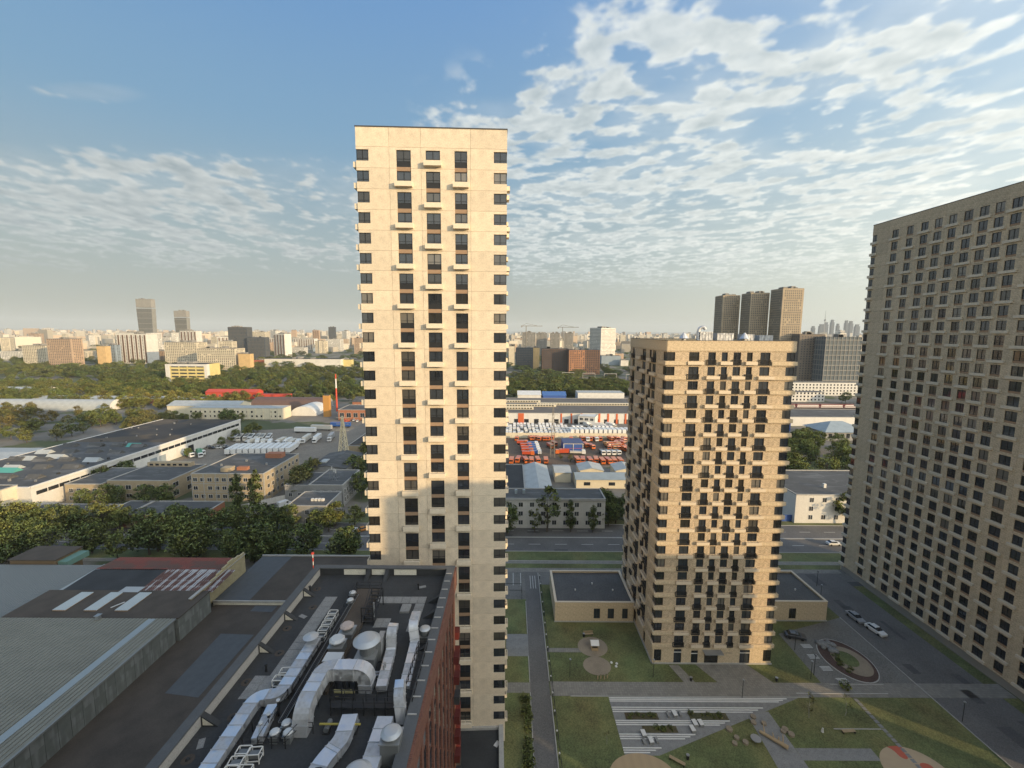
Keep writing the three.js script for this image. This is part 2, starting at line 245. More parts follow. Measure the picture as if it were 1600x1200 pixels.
// ---------- tall cream tower ----------
{
  const t = thing('apartment_tower', 'tall cream tower in the middle, with five columns of dark windows', 'tower', [-23.4, 0, -68.7], R(2.2));
  const W = 22.5, D = 24, rows = 32, pitch = 2.997, top0 = 98.75, roof = 101.9, put = face(t, 0, 0, 0), seams = [0, 4.9, 9.6, 17.0, W];
  const cols = [[0, 1.85, 0], [5.95, 8.1, 1], [10.3, 12.45, 0], [14.6, 16.5, 1], [20.5, W, 0]];
  new MB().box(0.32, 0, -D + 0.3, W - 0.32, roof - 1.1, -0.3).build('core', M.dark, t);
  for (let r = -1; r < rows; r++) {
    const top = top0 - r * pitch, y0 = top - 2.6, h = r < 0 ? roof - (top0 + 0.4) : pitch, base = r < 0 ? top0 + 0.4 : y0;
    for (let c = 0; c < 4; c++) {
      const w = seams[c + 1] - seams[c], holes = [];
      if (r >= 0) for (const [a, b, par] of cols) {
        if (a < seams[c] - 0.01 || b > seams[c + 1] + 0.01) continue;
        const edge = a === 0 || b === W, low = !edge && (r + par) % 2 === 1, up = !edge && !low && r > 0;   // low: the deeper kind of opening
        holes.push([a === 0 ? -1 : a - seams[c], low ? -1 : 1.0, b === W ? w + 1 : b - seams[c], edge || !up ? 2.6 : h + 1]);
      }
      put('wall_panel', panelGeo(w, h, holes, 0.3), tones('cream')[Math.floor(hash(r + 1, c, 17) * 4)], seams[c], base);
    }
    if (r < 0) continue;
    cols.forEach(([a, b, par], i) => {
      const w = b - a, x = (a + b) / 2, edge = i === 0 || i === 4, low = !edge && (r + par) % 2 === 1;
      windowAt(put, x + (i === 0 ? 0.02 : i === 4 ? -0.02 : 0), top - 1.6, w - (edge ? 0.06 : 0), 1.6);
      if (low) { put('window_apron', slabGeo(w, 0.76, 0.05), M.black, x, top - 2.36, -0.2); put('spandrel', slabGeo(w - 0.004, 0.58, 0.06), M.brown, x, top - 2.95, -0.16); }
      else if (!edge) put('conditioner_box', trayGeo(w + 0.44, 0.72, 0.78), M.creamBox, x, top - 2.34, 0.003);
    });
  }
  const pl = face(t, 0, -D, R(-90)), pr = face(t, W, 0, R(90)), right = [[0.15, 0.5], [4, 1.5], [8.5, 1.9], [13, 1.7], [18, 2.0]];
  for (let r = -1; r < rows; r++) {
    const top = top0 - r * pitch, base = r < 0 ? top0 + 0.4 : top - 2.6, h = r < 0 ? roof - (top0 + 0.4) : pitch;
    const hr = r < 0 ? [] : [[-1, 1, 1.7, 2.6], [5, 1, 7, 2.6], [10, 1, 12, 2.6], [15.2, 1, 17.4, 2.6]];
    pr('side_panel', panelGeo(D - 0.3, h, hr, 0.3), M.cream, 0.3, base); pl('side_panel', panelGeo(D - 0.3, h, [], 0.3), M.cream, 0, base);
    if (r < 0) continue;
    pl('conditioner_box', trayGeo(1.6, 0.8, 0.5), M.creamBox, D - 1.0, top - 2.5, 0.003);
    windowAt(pr, 0.3 + 6, top - 1.6, 2, 1.6); windowAt(pr, 0.3 + 11, top - 1.6, 2, 1.6);
    windowAt(pr, 1.1, top - 1.6, 1.5, 1.6);
    pr('conditioner_box', trayGeo(1.7, 0.66, 0.5), M.creamBox, 1.2 + (r % 2 ? 5 : 10), top - 2.3, 0.003); if (r % 2) pr('conditioner_box', trayGeo(1.5, 0.66, 0.45), M.creamBox, 1.2, top - 2.4, 0.003);
  }
  new MB().box(-0.06, roof, -D - 0.06, W + 0.06, roof + 0.16, 0.06).build('roof_edge', M.roofEdge, t);
  new MB().box(0, 0, -D, W, top0 - 31 * pitch - 2.6, 0).build('base', M.cream, t);
  // low block at its foot
  const q = thing('podium', 'low flat roofed block with dark felt roof at the foot of the cream tower', 'building', [-12.2, 0, -69.2], R(2.2));
  new MB().box(0, 0, 0.05, 11, 2.5, 16).build('wall', M.plaster, q);
  new MB().box(0.4, 2.5, 0.3, 10.2, 2.62, 15.6).build('roof', M.felt, q);
  const pp = new MB(); pp.box(10.2, 2.5, 0.06, 11, 3.3, 16).box(-0.2, 2.5, 0.06, 10.2, 3.1, 0.45).build('parapet', M.kerb, q);
  const sheet = new MB().box(-0.55, 0, -0.35, 0.55, 0.06, 0.35).build('loose_board', M.whitePaint); sheet.position.set(-2.2, 2.68, -66.4); sheet.rotation.y = 1.0; tag(sheet, 'pale loose board lying on the low dark roof beside the cream tower', 'board');
}

// ---------- brick tower ----------
{
  const t = thing('brick_tower', 'tan brick tower right of centre with checkered windows and bright bands', 'tower', [31, 0, -88]);
  const W = 25.9, D = 27, rows = 22, pitch = 2.925, top0 = 68.1, roof = 70.4, f = face(t, 0, 0, 0), l = face(t, 0, -D, R(-90)), rgt = face(t, W, 0, R(90));
  const fc = [[0, 1.7, 2], [4.5, 6.55, 0], [8.35, 9.85, 1], [11.05, 12.25, 0], [13.4, 14.9, 1], [16.1, 17.25, 0], [18.8, 20.8, 1], [24.05, W, 2]];
  const lc = [[D - 25, D - 22.7, 1], [D - 19.4, D - 17.6, 0], [D - 16.4, D - 13.6, 1], [D - 11.1, D - 9.6, 0], [D - 8.8, D - 6.4, 1], [D - 1.9, D, 2]];
  const fs = [0, 7.5, 15.5, 21.7, W], ls = [0, 8.7, 17.9, D];
  new MB().box(0.32, 0, -D + 0.3, W - 0.32, roof - 0.8, -0.32).build('core', M.dark, t);
  const side = (put, cols, seams, Wd, front) => {
    for (let r = -1; r < rows; r++) {
      const top = top0 - r * pitch, base = r < 0 ? top0 + 0.2 : top - pitch + 0.2, h = r < 0 ? roof - top0 - 0.2 : pitch;
      for (let c = 0; c + 1 < seams.length; c++) {
        const w = seams[c + 1] - seams[c], holes = [];
        if (r >= 0) for (const [a, b, par] of cols) { if (a < seams[c] - 0.01 || b > seams[c + 1] + 0.01) continue; const tall = par < 2 && (r + par) % 2 === 1; holes.push([a === 0 ? -1 : a - seams[c], (tall ? 0.22 : 0.95), b === Wd ? w + 1 : b - seams[c], h - 0.2]); }
        put('wall_panel', panelGeo(w, h, holes, 0.3), r < 0 ? M.tanBrick2 : tones('tanBrick')[Math.floor(hash(r + 1, c, 18) * 4)], seams[c], base, r < 0 ? 0.12 : 0);
      }
      if (r < 0) continue;
      for (const [a, b, par] of cols) {
        const tall = par < 2 && (r + par) % 2 === 1, w = b - a, x = (a + b) / 2, edge = par === 2;
        windowAt(put, x + (a === 0 ? 0.03 : b === Wd ? -0.03 : 0), top - (tall ? 2.5 : 1.78), w - (edge ? 0.08 : 0), tall ? 2.5 : 1.78, w > 1.3 ? 2 : 1, tall ? 0.72 : 0.34);
        if (tall) put('balcony_rail', railGeo(w + 0.3, 1.0, 0.3), M.iron, x - 0.12, top - 2.5, 0.003);
        else if (!edge) put('conditioner_box', trayGeo(w + 1.2, 0.62, 0.55), M.palePanel, x + (front ? 0.25 : 0), top - 2.5, 0.003);
      }
      const bh = 0.8, by = top - 2.62;
      if (front) { put('brick_band', slabGeo(4.3, bh, 0.3), M.tanBrick2, 1.85, by, 0.004); put('brick_band', slabGeo(5.1, bh, 0.3), M.tanBrick2, 23.65, by, 0.004); }
      else { put('brick_band', slabGeo(4.2, bh, 0.3), M.tanBrick2, D - 2.1 + 0.02, by - 0.003, 0.004); put('brick_band', slabGeo(1.9, bh, 0.3), M.tanBrick2, 0.95, by - 0.003, 0.004); }
    }
  };
  side(f, fc, fs, W, true); side(l, lc, ls, D, false);
  for (let r = 0; r < rows; r++) rgt('conditioner_box', trayGeo(1.6, 0.7, 0.35), M.tanBrick2, 1.0, top0 - r * pitch - 2.6, 0.003);
  const g = top0 - (rows - 1) * pitch - pitch + 0.2;               // ground storey
  const gh = [[0.0, 1.9, 0.7, 3.4], [4.6, 6.3, 0.15, 3.5], [8.4, 9.9, 0.15, 3.2], [11.3, 14.3, 0.1, 3.2], [15.4, 17.3, 0.1, 3.4], [19.0, 21.2, 0.1, 3.4], [24.1, W, 0.7, 3.4]];
  for (let c = 0; c < 4; c++) { const w = fs[c + 1] - fs[c]; f('wall_panel', panelGeo(w, g, gh.filter(([a, b]) => a >= fs[c] - 0.01 && b <= fs[c + 1] + 0.01).map(([a, b, y0, y1]) => [a === 0 ? -1 : a - fs[c], y0, b === W ? w + 1 : b - fs[c], y1]), 0.3), M.tanBrick2, fs[c], 0, 0.0); }
  gh.forEach(([a, b, y0, y1], i) => { windowAt(f, (a + b) / 2, y0, b - a - 0.04, y1 - y0, 2, i % 3 ? y1 - y0 - 0.7 : 0.9, i === 0 || i === 6 ? 'window' : 'door'); });
  for (const [a, b, y0, y1] of gh.slice(1, 6)) f('lintel', slabGeo(b - a, 0.12, 0.1), M.whitePaint, (a + b) / 2, y1 - 0.8, -0.1);
  l('wall_panel', panelGeo(D, g, [[5, 0.5, 7, 3.2], [12, 0.5, 14, 3.2], [20, 0.2, 21.5, 3.2]], 0.3), M.tanBrick2, 0, 0); for (const [x, w] of [[6, 2], [13, 2], [20.75, 1.5]]) windowAt(l, x, 0.5, w, 2.7);
  f('canopy', slabGeo(4, 0.14, 1.6), M.steel, 12.8, 3.3, 0);
  new MB().box(W - 0.3, 0, -D, W, roof, -0.3).box(0, 0, -D, W - 0.3, roof, -D + 0.3).build('rear_wall', M.tanBrick2, t);
  new MB().box(-0.2, 0, 0.004, W + 0.2, 0.35, 0.12).box(-0.2, 0, -D, -0.004, 0.35, 0.12).build('plinth', M.kerb, t);
  new MB().box(0.3, roof - 0.9, -D + 0.3, W - 0.3, roof - 0.8, -0.3).build('roof', M.felt, t);
  new MB().box(-0.05, roof, -0.33, W + 0.05, roof + 0.07, 0.2).box(-0.18, roof, -D, 0.3, roof + 0.07, -0.33).box(W - 0.3, roof, -D, W + 0.05, roof + 0.07, -0.33).box(0.3, roof, -D, W - 0.3, roof + 0.07, -D + 0.3).build('coping', M.roofEdge, t);
}

// ---------- grey brown slab on the right ----------
{
  const L = 72, t = thing('brick_slab_block', 'large grey brown brick block along the right edge', 'apartment block', [101, 0, -127.2]);
  const rows = 32, pitch = 3.05, top0 = 99.2, roof = 102, put = face(t, 0, 0, R(-90)), D = 22;
  const cols = [[0, 1.6, 2]]; let x = 6.7, k = 0; const gaps = [2.8, 2.4, 1.9, 1.9, 1.9, 1.7, 1.5, 1.6, 2.3, 2.5];
  while (x < L - 4) { const w = (k % 3 === 1 ? 1.5 : k % 5 === 4 ? 1.9 : 1.6) + 0.35; cols.push([x - 0.17, x - 0.17 + w, k % 2]); x += w - 0.35 + gaps[k % 10]; k++; }
  const seams = [0, 5.6]; for (let i = 1; i < cols.length - 2; i += 2) seams.push((cols[i + 1][1] + cols[i + 2][0]) / 2); seams.push(L);
  new MB().box(0.32, 0, 0.32, D, roof - 0.5, L - 0.32).build('core', M.dark, t);
  const want = []; for (let r = 0; r < rows; r++) cols.forEach((c, i) => want.push([r, i]));
  let made = 0, madeBox = 0; const restF = [], restP = [], restB = [], single = new Set(want.filter(([r, i]) => i <= 11 && r <= 24).map(([r, i]) => r * 100 + i));
  for (let r = -1; r < rows; r++) {
    const top = top0 - r * pitch, base = r < 0 ? top0 + 0.3 : top - pitch + 0.3, h = r < 0 ? roof - top0 - 0.3 : pitch;
    for (let c = 0; c + 1 < seams.length; c++) {
      const w = seams[c + 1] - seams[c], holes = [];
      if (r >= 0) for (const [a, b, par] of cols) { if (a < seams[c] - 0.01 || b > seams[c + 1] + 0.01) continue; const tall = par < 2 && (r + par) % 2 === 1; holes.push([a === 0 ? -1 : a - seams[c], tall ? 0.3 : 0.75, b - seams[c], h - 0.3]); }
      const o = put('wall_panel', panelGeo(w, h, holes, 0.3), tones('greyBrick')[Math.floor(hash(r + 1, c, 19) * 4)], seams[c], base);
    }
    if (r < 0) continue;
    cols.forEach(([a, b, par], i) => {
      const tall = par < 2 && (r + par) % 2 === 1, w = b - a, xm = (a + b) / 2;
      if (single.has(r * 100 + i) && made < 300) { made++; windowAt(put, xm, top - 2.0, w, 2.0, 2, 0.5); }
      else for (const [list, g] of [[restF, frameGeo(w, 2.0, 2, 0.5)], [restP, paneGeo(w, 2.0)]]) { const q = g.clone(); q.applyMatrix4(new THREE.Matrix4().makeRotationY(R(-90)).setPosition(0, top - 2.0, xm)); list.push(q); }
      if (tall) put('spandrel', slabGeo(w - 0.004, 0.46, 0.06), M.brown, xm, top - 2.46, -0.2);
      else if (par < 2) { if (madeBox < 290 && i <= 16) { madeBox++; put('ledge', slabGeo(w + 1.3, 0.55, 0.32), M.greyPanel, xm, top - 2.62, 0.003); } else { const q = slabGeo(w + 1.3, 0.55, 0.32).clone(); q.applyMatrix4(new THREE.Matrix4().makeRotationY(R(-90)).setPosition(-0.003, top - 2.62, xm)); restB.push(q); } }
      else put('corner_ledge', slabGeo(2.0, 0.7, 0.5), M.greyPanel, 1.0, top - 2.6, 0.003);
    });
  }
  const sameAttrs = (a) => mergeGeometries(a);
  stuff(mesh('window_frames', sameAttrs(restF), M.frame, t)); stuff(mesh('window_panes', sameAttrs(restP), M.pane[1], t)); if (restB.length) stuff(mesh('ledges', sameAttrs(restB), M.greyPanel, t));
  new MB().box(0.3, 0, 0, D, roof, 0.3).box(D, 0, 0, D + 0.3, roof, L).box(0.3, 0, L - 0.3, D, roof, L).build('side_wall', M.greyBrick, t);
  new MB().box(-0.05, roof, -0.05, D + 0.35, roof + 0.15, L + 0.05).build('roof', M.roofEdge, t);
}

// ---------- houses behind and beside the camera that throw the evening shade ----------
function plainBlock(name, label, x0, x1, z0, z1, h, m) {
  const t = thing(name, label, 'apartment block', [(x0 + x1) / 2, 0, (z0 + z1) / 2]), w = (x1 - x0) / 2, d = (z1 - z0) / 2;
  new MB().box(-w, 0, -d, w, h, d).build('wall', m, t); new MB().box(-w - 0.15, h, -d - 0.15, w + 0.15, h + 0.4, d + 0.15).build('roof', M.roofEdge, t);
  const a = new MB(); for (let y = 4; y < h - 3; y += 3) { for (let x = -w + 2; x < w - 2; x += 3.6) a.box(x, y, -d - 0.02, x + 1.7, y + 1.7, -d - 0.001); for (let z = -d + 2; z < d - 2; z += 3.6) a.box(-w - 0.02, y, z, -w - 0.001, y + 1.7, z + 1.7); }
  stuff(a.build('windows', M.pane[1], t)); return t;
}
plainBlock('apartment_block', 'tall block behind the viewpoint, out of view', -40, 3, 0.8, 25, 86, M.cream);
plainBlock('apartment_block', 'tower to the right behind the viewpoint, out of view, shading the cream tower', 82, 98, -2, 6, 70.4, M.tanBrick2);
plainBlock('apartment_block', 'wide block to the right behind the viewpoint, out of view', 60, 82, 8, 41, 61.5, M.tanBrick2);
plainBlock('apartment_block', 'lower block beside the grey brown slab, out of view, shading the brick tower', 95, 130, -31, -5, 44.6, M.greyBrick);
struct('ground', new MB().prism([[-14000, 3000], [14000, 3000], [14000, -18000], [-14000, -18000]], -1, 0), M.ground);
// ---------- brick house with the machine roof ----------
const DECK = 37, zincs = [0.62, 0.52, 0.70].map((k, i) => { const m = M.zinc.clone(); m.color.setRGB(k, k * 1.02, k * 1.04); m.roughness = [0.95, 1.1, 0.8][i]; return m; });
{
  const t = thing('brick_house', 'red brick house with a dark flat roof full of ventilation machines', 'building', [-18.2, 0, -40]);
  const X0 = -10, X1 = 10, Z0 = -20, Z1 = 22;                    // local: x -10..10, far edge z -20
  new MB().box(X0 + 0.4, 0, Z0 + 0.4, X1 - 0.4, DECK - 0.15, Z1).build('body', M.dark, t);
  new MB().box(X0 + 0.4, DECK - 0.15, Z0 + 0.4, X1 - 0.4, DECK, Z1).build('roof', M.felt, t);
  new MB().box(X1 - 0.38, 0, Z0, X1, DECK - 0.2, Z1).build('wall', M.redBrick, t);
  new MB().box(X0, 0, Z0, X1 - 0.38, DECK - 0.2, Z0 + 0.38).box(X0, 0, Z0 + 0.38, X0 + 0.38, DECK - 0.2, Z1).build('rear_wall', M.redBrick, t);
  new MB().box(X0 + 0.35, DECK - 0.1, Z0 + 0.3, X0 + 0.75, DECK + 1.05, Z1).build('parapet', M.kerb, t);
  const pc = new MB(); pc.box(X0 - 0.15, DECK + 1.05, Z0 - 0.1, X0 + 0.8, DECK + 1.2, Z1).box(X0 + 0.8, DECK + 1.05, Z0 - 0.1, X1 - 1.0, DECK + 1.2, Z0 + 0.75).box(X1 - 1.0, DECK + 1.05, Z0 - 0.1, X1 + 0.1, DECK + 1.2, Z1); pc.build('coping', M.feltBlue, t);
  const pb = new MB(); pb.box(X0 + 0.75, DECK - 0.1, Z0 + 0.3, X1 - 0.9, DECK + 1.05, Z0 + 0.6).build('parapet', M.felt, t);
  new MB().box(X1 - 0.95, DECK - 0.1, Z0 + 0.6, X1 - 0.55, DECK + 1.05, Z1).build('parapet', M.felt, t);
  for (const [a, b] of [[-5.8, -2.7], [-1.8, 0.5], [1.4, 4.6]]) new MB().box(a, DECK + 0.12, Z0 + 0.6, b, DECK + 0.98, Z0 + 0.64).build('parapet_panel', M.plaster, t);
  const wedge = (x, z, dx, dz, wide) => { const m = new MB(), p = V(x, DECK + 1.05, z), q = V(x + dx, DECK, z + dz), s = V(dz, 0, dx).normalize().multiplyScalar(wide / 2), b = V(x, DECK, z); const a = [p.clone().add(s), q.clone().add(s), b.clone().add(s)], c = [p.clone().sub(s), q.clone().sub(s), b.clone().sub(s)]; m.tri(...a).tri(c[0], c[2], c[1]).quad(a[0], c[0], c[1], a[1]).quad(a[1], c[1], c[2], a[2]).quad(a[2], c[2], c[0], a[0]); return m; };
  for (const z of [-14.4, -9.6, -4.2, 4.7, 13]) { const w = wedge(X0 + 0.76, z, 1.5, 0, 0.5).build('buttress', M.felt, t); new MB().tri(V(X0 + 0.9, DECK + 0.12, z + 0.26), V(X0 + 1.85, DECK + 0.12, z + 0.26), V(X0 + 0.9, DECK + 0.85, z + 0.26)).build('cheek', M.plaster, w); }
  for (const x of [-1.6, 1.05]) wedge(x - 0.6, Z0 + 0.62, 0, 1.6, 0.55).build('buttress', M.felt, t);
  for (const z of [-13.2, -10.2, -4]) wedge(X1 - 0.96, z, -1.7, 0, 0.5).build('buttress', M.felt, t);
  for (let z = Z0 + 2; z < 6; z += 1.9) new MB().box(X1 - 0.9, DECK + 1.2, z, X1 - 0.1, DECK + 1.27, z + 0.12).build('coping_joint', M.kerb, t);
  // right wall with pilasters, window strips and red conditioner boxes
  new MB().box(X1, DECK - 1.6, Z0, X1 + 0.34, DECK + 1.04, Z1).build('cornice', M.redBrick, t);
  const bays = []; for (let z = Z0 + 2.2; z < Z1 - 3; z += 2.7) bays.push(z);
  bays.forEach((z, i) => {
    new MB().box(X1, 0, z, X1 + 0.24, DECK - 1.6, z + 0.75).build('pilaster', M.redBrick, t);
    for (let k = 0; k < 11; k++) {
      const y = DECK - 3.9 - k * 3, o = new MB().box(X1 + 0.002, y, z + 0.95, X1 + 0.1, y + 2.1, z + 2.6).build('window', M.frame, t);
      new MB().box(X1 + 0.1, y + 0.08, z + 1.03, X1 + 0.115, y + 2.02, z + 1.74).box(X1 + 0.1, y + 0.08, z + 1.81, X1 + 0.115, y + 2.02, z + 2.52).build('pane', M.pane[i % 3], o);
    }
  });
  const redBox = mat(0.09, 0.012, 0.010, 0.6), dkBox = mat(0.03, 0.032, 0.035, 0.6);
  for (let k = 0; k < 8; k++) for (const [z, s] of [[Z0 + 0.25, 0], [Z0 + 4.0, 1]]) new MB().box(X1 + 0.45 * s + 0.001, DECK - 9.2 - k * 3 - s * 0.8, z, X1 + 0.45 * s + 0.75, DECK - 8.1 - k * 3 - s * 0.8, z + 1.4).build('conditioner_box', (k + s) % 4 === 3 ? dkBox : redBox, t);
}
// roof things stand on the deck
function strip(x0, z0, x1, z1, label, h = 0.06, m = M.slab) {
  const o = thing('paving_strip', label, 'paving', [(x0 + x1) / 2, DECK, (z0 + z1) / 2]); const w = x1 - x0, d = z1 - z0, nx = Math.max(1, Math.round(w / 1.1)), nz = Math.max(1, Math.round(d / 1.1)), m2 = new MB();
  for (let i = 0; i < nx; i++) for (let k = 0; k < nz; k++) { const a = -w / 2 + i * w / nx, b = -d / 2 + k * d / nz; m2.box(a + 0.02, 0, b + 0.02, a + w / nx - 0.02, h + 0.02 * hash(i, k, 5), b + d / nz - 0.02); }
  stuff(m2.build('slabs', m, o)); return o;
}
strip(-24.5, -54.2, -22.9, -40.2, 'long pale paving strip running along the dark roof past the white conditioner racks');
strip(-26.0, -40.8, -23.6, -37.9, 'square pale paving patch on the dark roof beside the long silver duct');
strip(-17.4, -54.3, -11.1, -52.9, 'pale paving strip across the far dark roof deck');
strip(-12.3, -52.86, -11.1, -47.5, 'pale paving strip along the right parapet of the dark roof');
strip(-13.9, -52.5, -12.7, -50.9, 'small square stack of pale slabs on the far dark roof deck', 0.25);
strip(-16.4, -49.9, -14.6, -48.2, 'irregular pale slab patch behind the silver fan on the dark roof', 0.05);
strip(-24.9, -36.6, -23.2, -26, 'grey slab walkway below the long silver duct in the near corner', 0.05, M.felt);
function duct(label, pts, w, h, len = 1.3, radius = 0.9, group) {
  const o = thing('air_duct', label, 'air duct', pts[0], 0, group), P = pts.map((p) => V(p[0] - pts[0][0], p[1] - pts[0][1], p[2] - pts[0][2]));
  let d = P[1].clone().sub(P[0]).normalize(), s = Math.abs(d.y) > 0.9 ? V(1, 0, 0) : d.clone().cross(V(0, 1, 0)).normalize(), pos = P[0].clone(), k = 0;
  const ring = (p, s, d, e = 0) => { const t = s.clone().cross(d); return [[-1, -1], [1, -1], [1, 1], [-1, 1]].map(([a, b]) => p.clone().addScaledVector(s, a * (w / 2 + e)).addScaledVector(t, b * (h / 2 + e))); };
  const flange = (p, s, d) => new MB().hull4(ring(p.clone().addScaledVector(d, -0.03), s, d, 0.045), ring(p.clone().addScaledVector(d, 0.03), s, d, 0.045)).build('flange', zincs[1], o);
  for (let i = 0; i + 1 < P.length; i++) {
    const last = i + 2 >= P.length, nd = last ? null : P[i + 2].clone().sub(P[i + 1]).normalize(), end = last ? P[i + 1].clone() : P[i + 1].clone().addScaledVector(d, -radius);
    const L = end.clone().sub(pos).dot(d), n = Math.max(1, Math.round(L / len));
    for (let j = 0; j < n; j++) { const a = pos.clone().addScaledVector(d, L * j / n), b = pos.clone().addScaledVector(d, L * (j + 1) / n), wob = s.clone().multiplyScalar(0.012 * (hash(j, i, 3) - 0.5)); new MB().hull4(ring(a.add(wob), s, d), ring(b.add(wob), s, d)).build('section', zincs[k++ % 3], o); if (j || i) flange(a, s, d); }
    pos = end;
    if (!last) {
      const axis = d.clone().cross(nd).normalize(), ang = Math.acos(Math.max(-1, Math.min(1, d.dot(nd)))), q = new THREE.Quaternion(), m = new MB(), N = 6; let p0 = pos.clone(), s0 = s.clone(), d0 = d.clone(); const target = P[i + 1].clone().addScaledVector(nd, radius), c = end.clone().addScaledVector(nd, radius / Math.tan((Math.PI - ang) / 2) * (Math.abs(ang - Math.PI / 2) < 0.2 ? 1 : 1));
      const A = end.clone(), B = P[i + 1].clone(), C = target; flange(p0, s0, d0);
      for (let j = 1; j <= N; j++) { const u = j / N; q.setFromAxisAngle(axis, ang * u); const d1 = d.clone().applyQuaternion(q), s1 = s.clone().applyQuaternion(q), p1 = A.clone().multiplyScalar((1 - u) * (1 - u)).addScaledVector(B, 2 * u * (1 - u)).addScaledVector(C, u * u); m.hull4(ring(p0, s0, d0), ring(p1, s1, d1)); p0 = p1; s0 = s1; d0 = d1; }
      m.build('elbow', zincs[k++ % 3], o); pos = target; s = s0; d = nd; 
    }
  }
  const feet = new MB(); let any = false; for (let i = 0; i + 1 < P.length; i++) { const a = P[i], b = P[i + 1]; if (Math.abs(a.y - b.y) > 0.3) continue; const bottom = a.y - h / 2, drop = pts[0][1] + bottom - DECK; if (drop < 0.15) continue; for (let u = 0.2; u < 1; u += 0.3) { const c = a.clone().lerp(b, u); for (const q of [-1, 1]) feet.box(c.x - 0.05 + q * 0.3, bottom - drop, c.z - 0.05, c.x + 0.05 + q * 0.3, bottom, c.z + 0.05); any = true; } }
  if (any) feet.build('supports', M.iron, o); return o;
}
duct('long silver duct along the left of the roof with a bend beside the paving', [[-23.7, 37.6, -27.5], [-23.9, 37.6, -37.5], [-21.8, 37.6, -37.6], [-21.8, 37.6, -45.2]], 1.25, 0.7, 1.2, 1.0);
duct('short straight silver duct low beside the roof railing, left of the big bent duct', [[-21.4, 37.5, -33.2], [-21.9, 37.5, -36.6]], 0.9, 0.6, 1.2, 0.6);
duct('big silver duct mid roof that bends twice and drops at the fan', [[-18.25, 36.9, -34.6], [-18.25, 38.9, -35.0], [-18.25, 38.9, -39.4], [-14.1, 38.9, -39.4], [-14.1, 36.9, -39.35]], 1.35, 1.25, 1.35, 1.1);
duct('segmented silver duct rising to a tall elbow behind the round fan', [[-12.5, 37.6, -38.6], [-12.95, 37.6, -43.9], [-13.0, 39.4, -44.2], [-13.0, 39.4, -45.3]], 1.0, 0.62, 1.0, 0.5);
duct('long pale duct beside the right hand walkway with a tall elbow at the far end', [[-10.25, 37.6, -38.6], [-10.6, 37.6, -45.0], [-10.9, 39.4, -45.4], [-10.95, 39.4, -47.4]], 0.98, 0.62, 1.5, 0.5);
duct('short upright silver elbow between the walkway and the black catwalk', [[-9.7, 37.0, -35.6], [-10.1, 38.9, -36.2], [-10.3, 39.2, -37.6]], 0.9, 0.8, 1.0, 0.6);
duct('weathered silver duct with an open mouth running to the near edge, below the catwalk', [[-11.1, 37.6, -26.5], [-11.1, 37.6, -35.2]], 1.4, 0.75, 1.3, 0.8);
duct('silver duct with a slanted bend at the bottom of the roof', [[-15.6, 37.6, -28.0], [-14.9, 37.6, -31.4], [-14.15, 37.6, -33.0], [-14.3, 37.6, -35.4]], 1.35, 0.75, 1.4, 0.7);
// fans, caps and boxes
const lathe = (pts, n = 24) => new THREE.LatheGeometry(pts.map(([r, y]) => new THREE.Vector2(r, y)), n);
const capGeo = lathe([[0.0, 0.34], [0.62, 0.32], [0.70, 0.24], [0.98, 0.06], [1.0, 0], [0.92, -0.03], [0, -0.04]], 32), octGeo = lathe([[0.0, 0.32], [0.72, 0.28], [1.0, 0.05], [1.0, -0.08], [0.6, -0.1], [0, -0.1]], 8).toNonIndexed(); octGeo.computeVertexNormals();
const capMat = mat(0.42, 0.44, 0.45, 0.42, { metalness: 0.35 }), octMat = mat(0.50, 0.51, 0.50, 0.5, { metalness: 0.2 }), octRust = mat(0.40, 0.33, 0.29, 0.6), boxMat = mat(0.16, 0.17, 0.17, 0.55, { metalness: 0.3 });
function fan(name, label, x, z, r, top, bw, bh, neck, geo = capGeo, cm = capMat) {
  const o = thing(name, label, 'roof fan', [x, DECK, z]), b = bw / 2, y = top - DECK;
  new MB().box(-b, 0, -b, b, bh, b).build('plinth', boxMat, o); new MB().box(-b - 0.08, bh, -b - 0.08, b + 0.08, bh + 0.1, b + 0.08).build('flange', M.steel, o);
  new MB().cyl(V(0, bh + 0.1, 0), V(0, y, 0), neck, neck, 16).build('neck', boxMat, o); const c = mesh('cap', geo, cm, o); c.position.y = y; c.scale.setScalar(r); return o;
}
{ const o = fan('roof_fan', 'largest round fan with a wide grey disc cap, in the middle of the roof', -15.1, -42.5, 1.4, 39.7, 2.0, 1.3, 0.75); new MB().box(0.75, 0, -2.2, 1.35, 2.2, -0.4).box(-1.1, 0, -2.6, 0.7, 1.1, -1.2).build('casing', M.steel, o); }
fan('roof_fan', 'octagonal pale fan cap nearest the big bent duct', -18.8, -43.9, 0.86, 38.75, 1.45, 1.2, 0.55, octGeo, octMat);
fan('roof_fan', 'octagonal pinkish fan cap on a wide curb, behind the pale octagonal one', -18.7, -46.5, 0.8, 38.5, 1.5, 0.9, 0.55, octGeo, octRust);
fan('roof_fan', 'round grey fan cap on a tall box near the right parapet, below the catwalk', -9.75, -32.3, 0.85, 39.3, 1.5, 1.9, 0.6);
fan('roof_fan', 'round grey fan cap cut by the bottom edge of the photo', -11.2, -28.6, 1.05, 39.7, 1.5, 2.1, 0.7);
fan('roof_fan', 'small grey fan cap at the far end of the right hand walkway', -9.75, -46.2, 0.62, 38.4, 0.9, 0.6, 0.5);
fan('roof_fan', 'small low reddish cap behind the big bent duct', -16.7, -41.3, 0.5, 38.2, 0.8, 0.7, 0.35, octGeo, octRust);
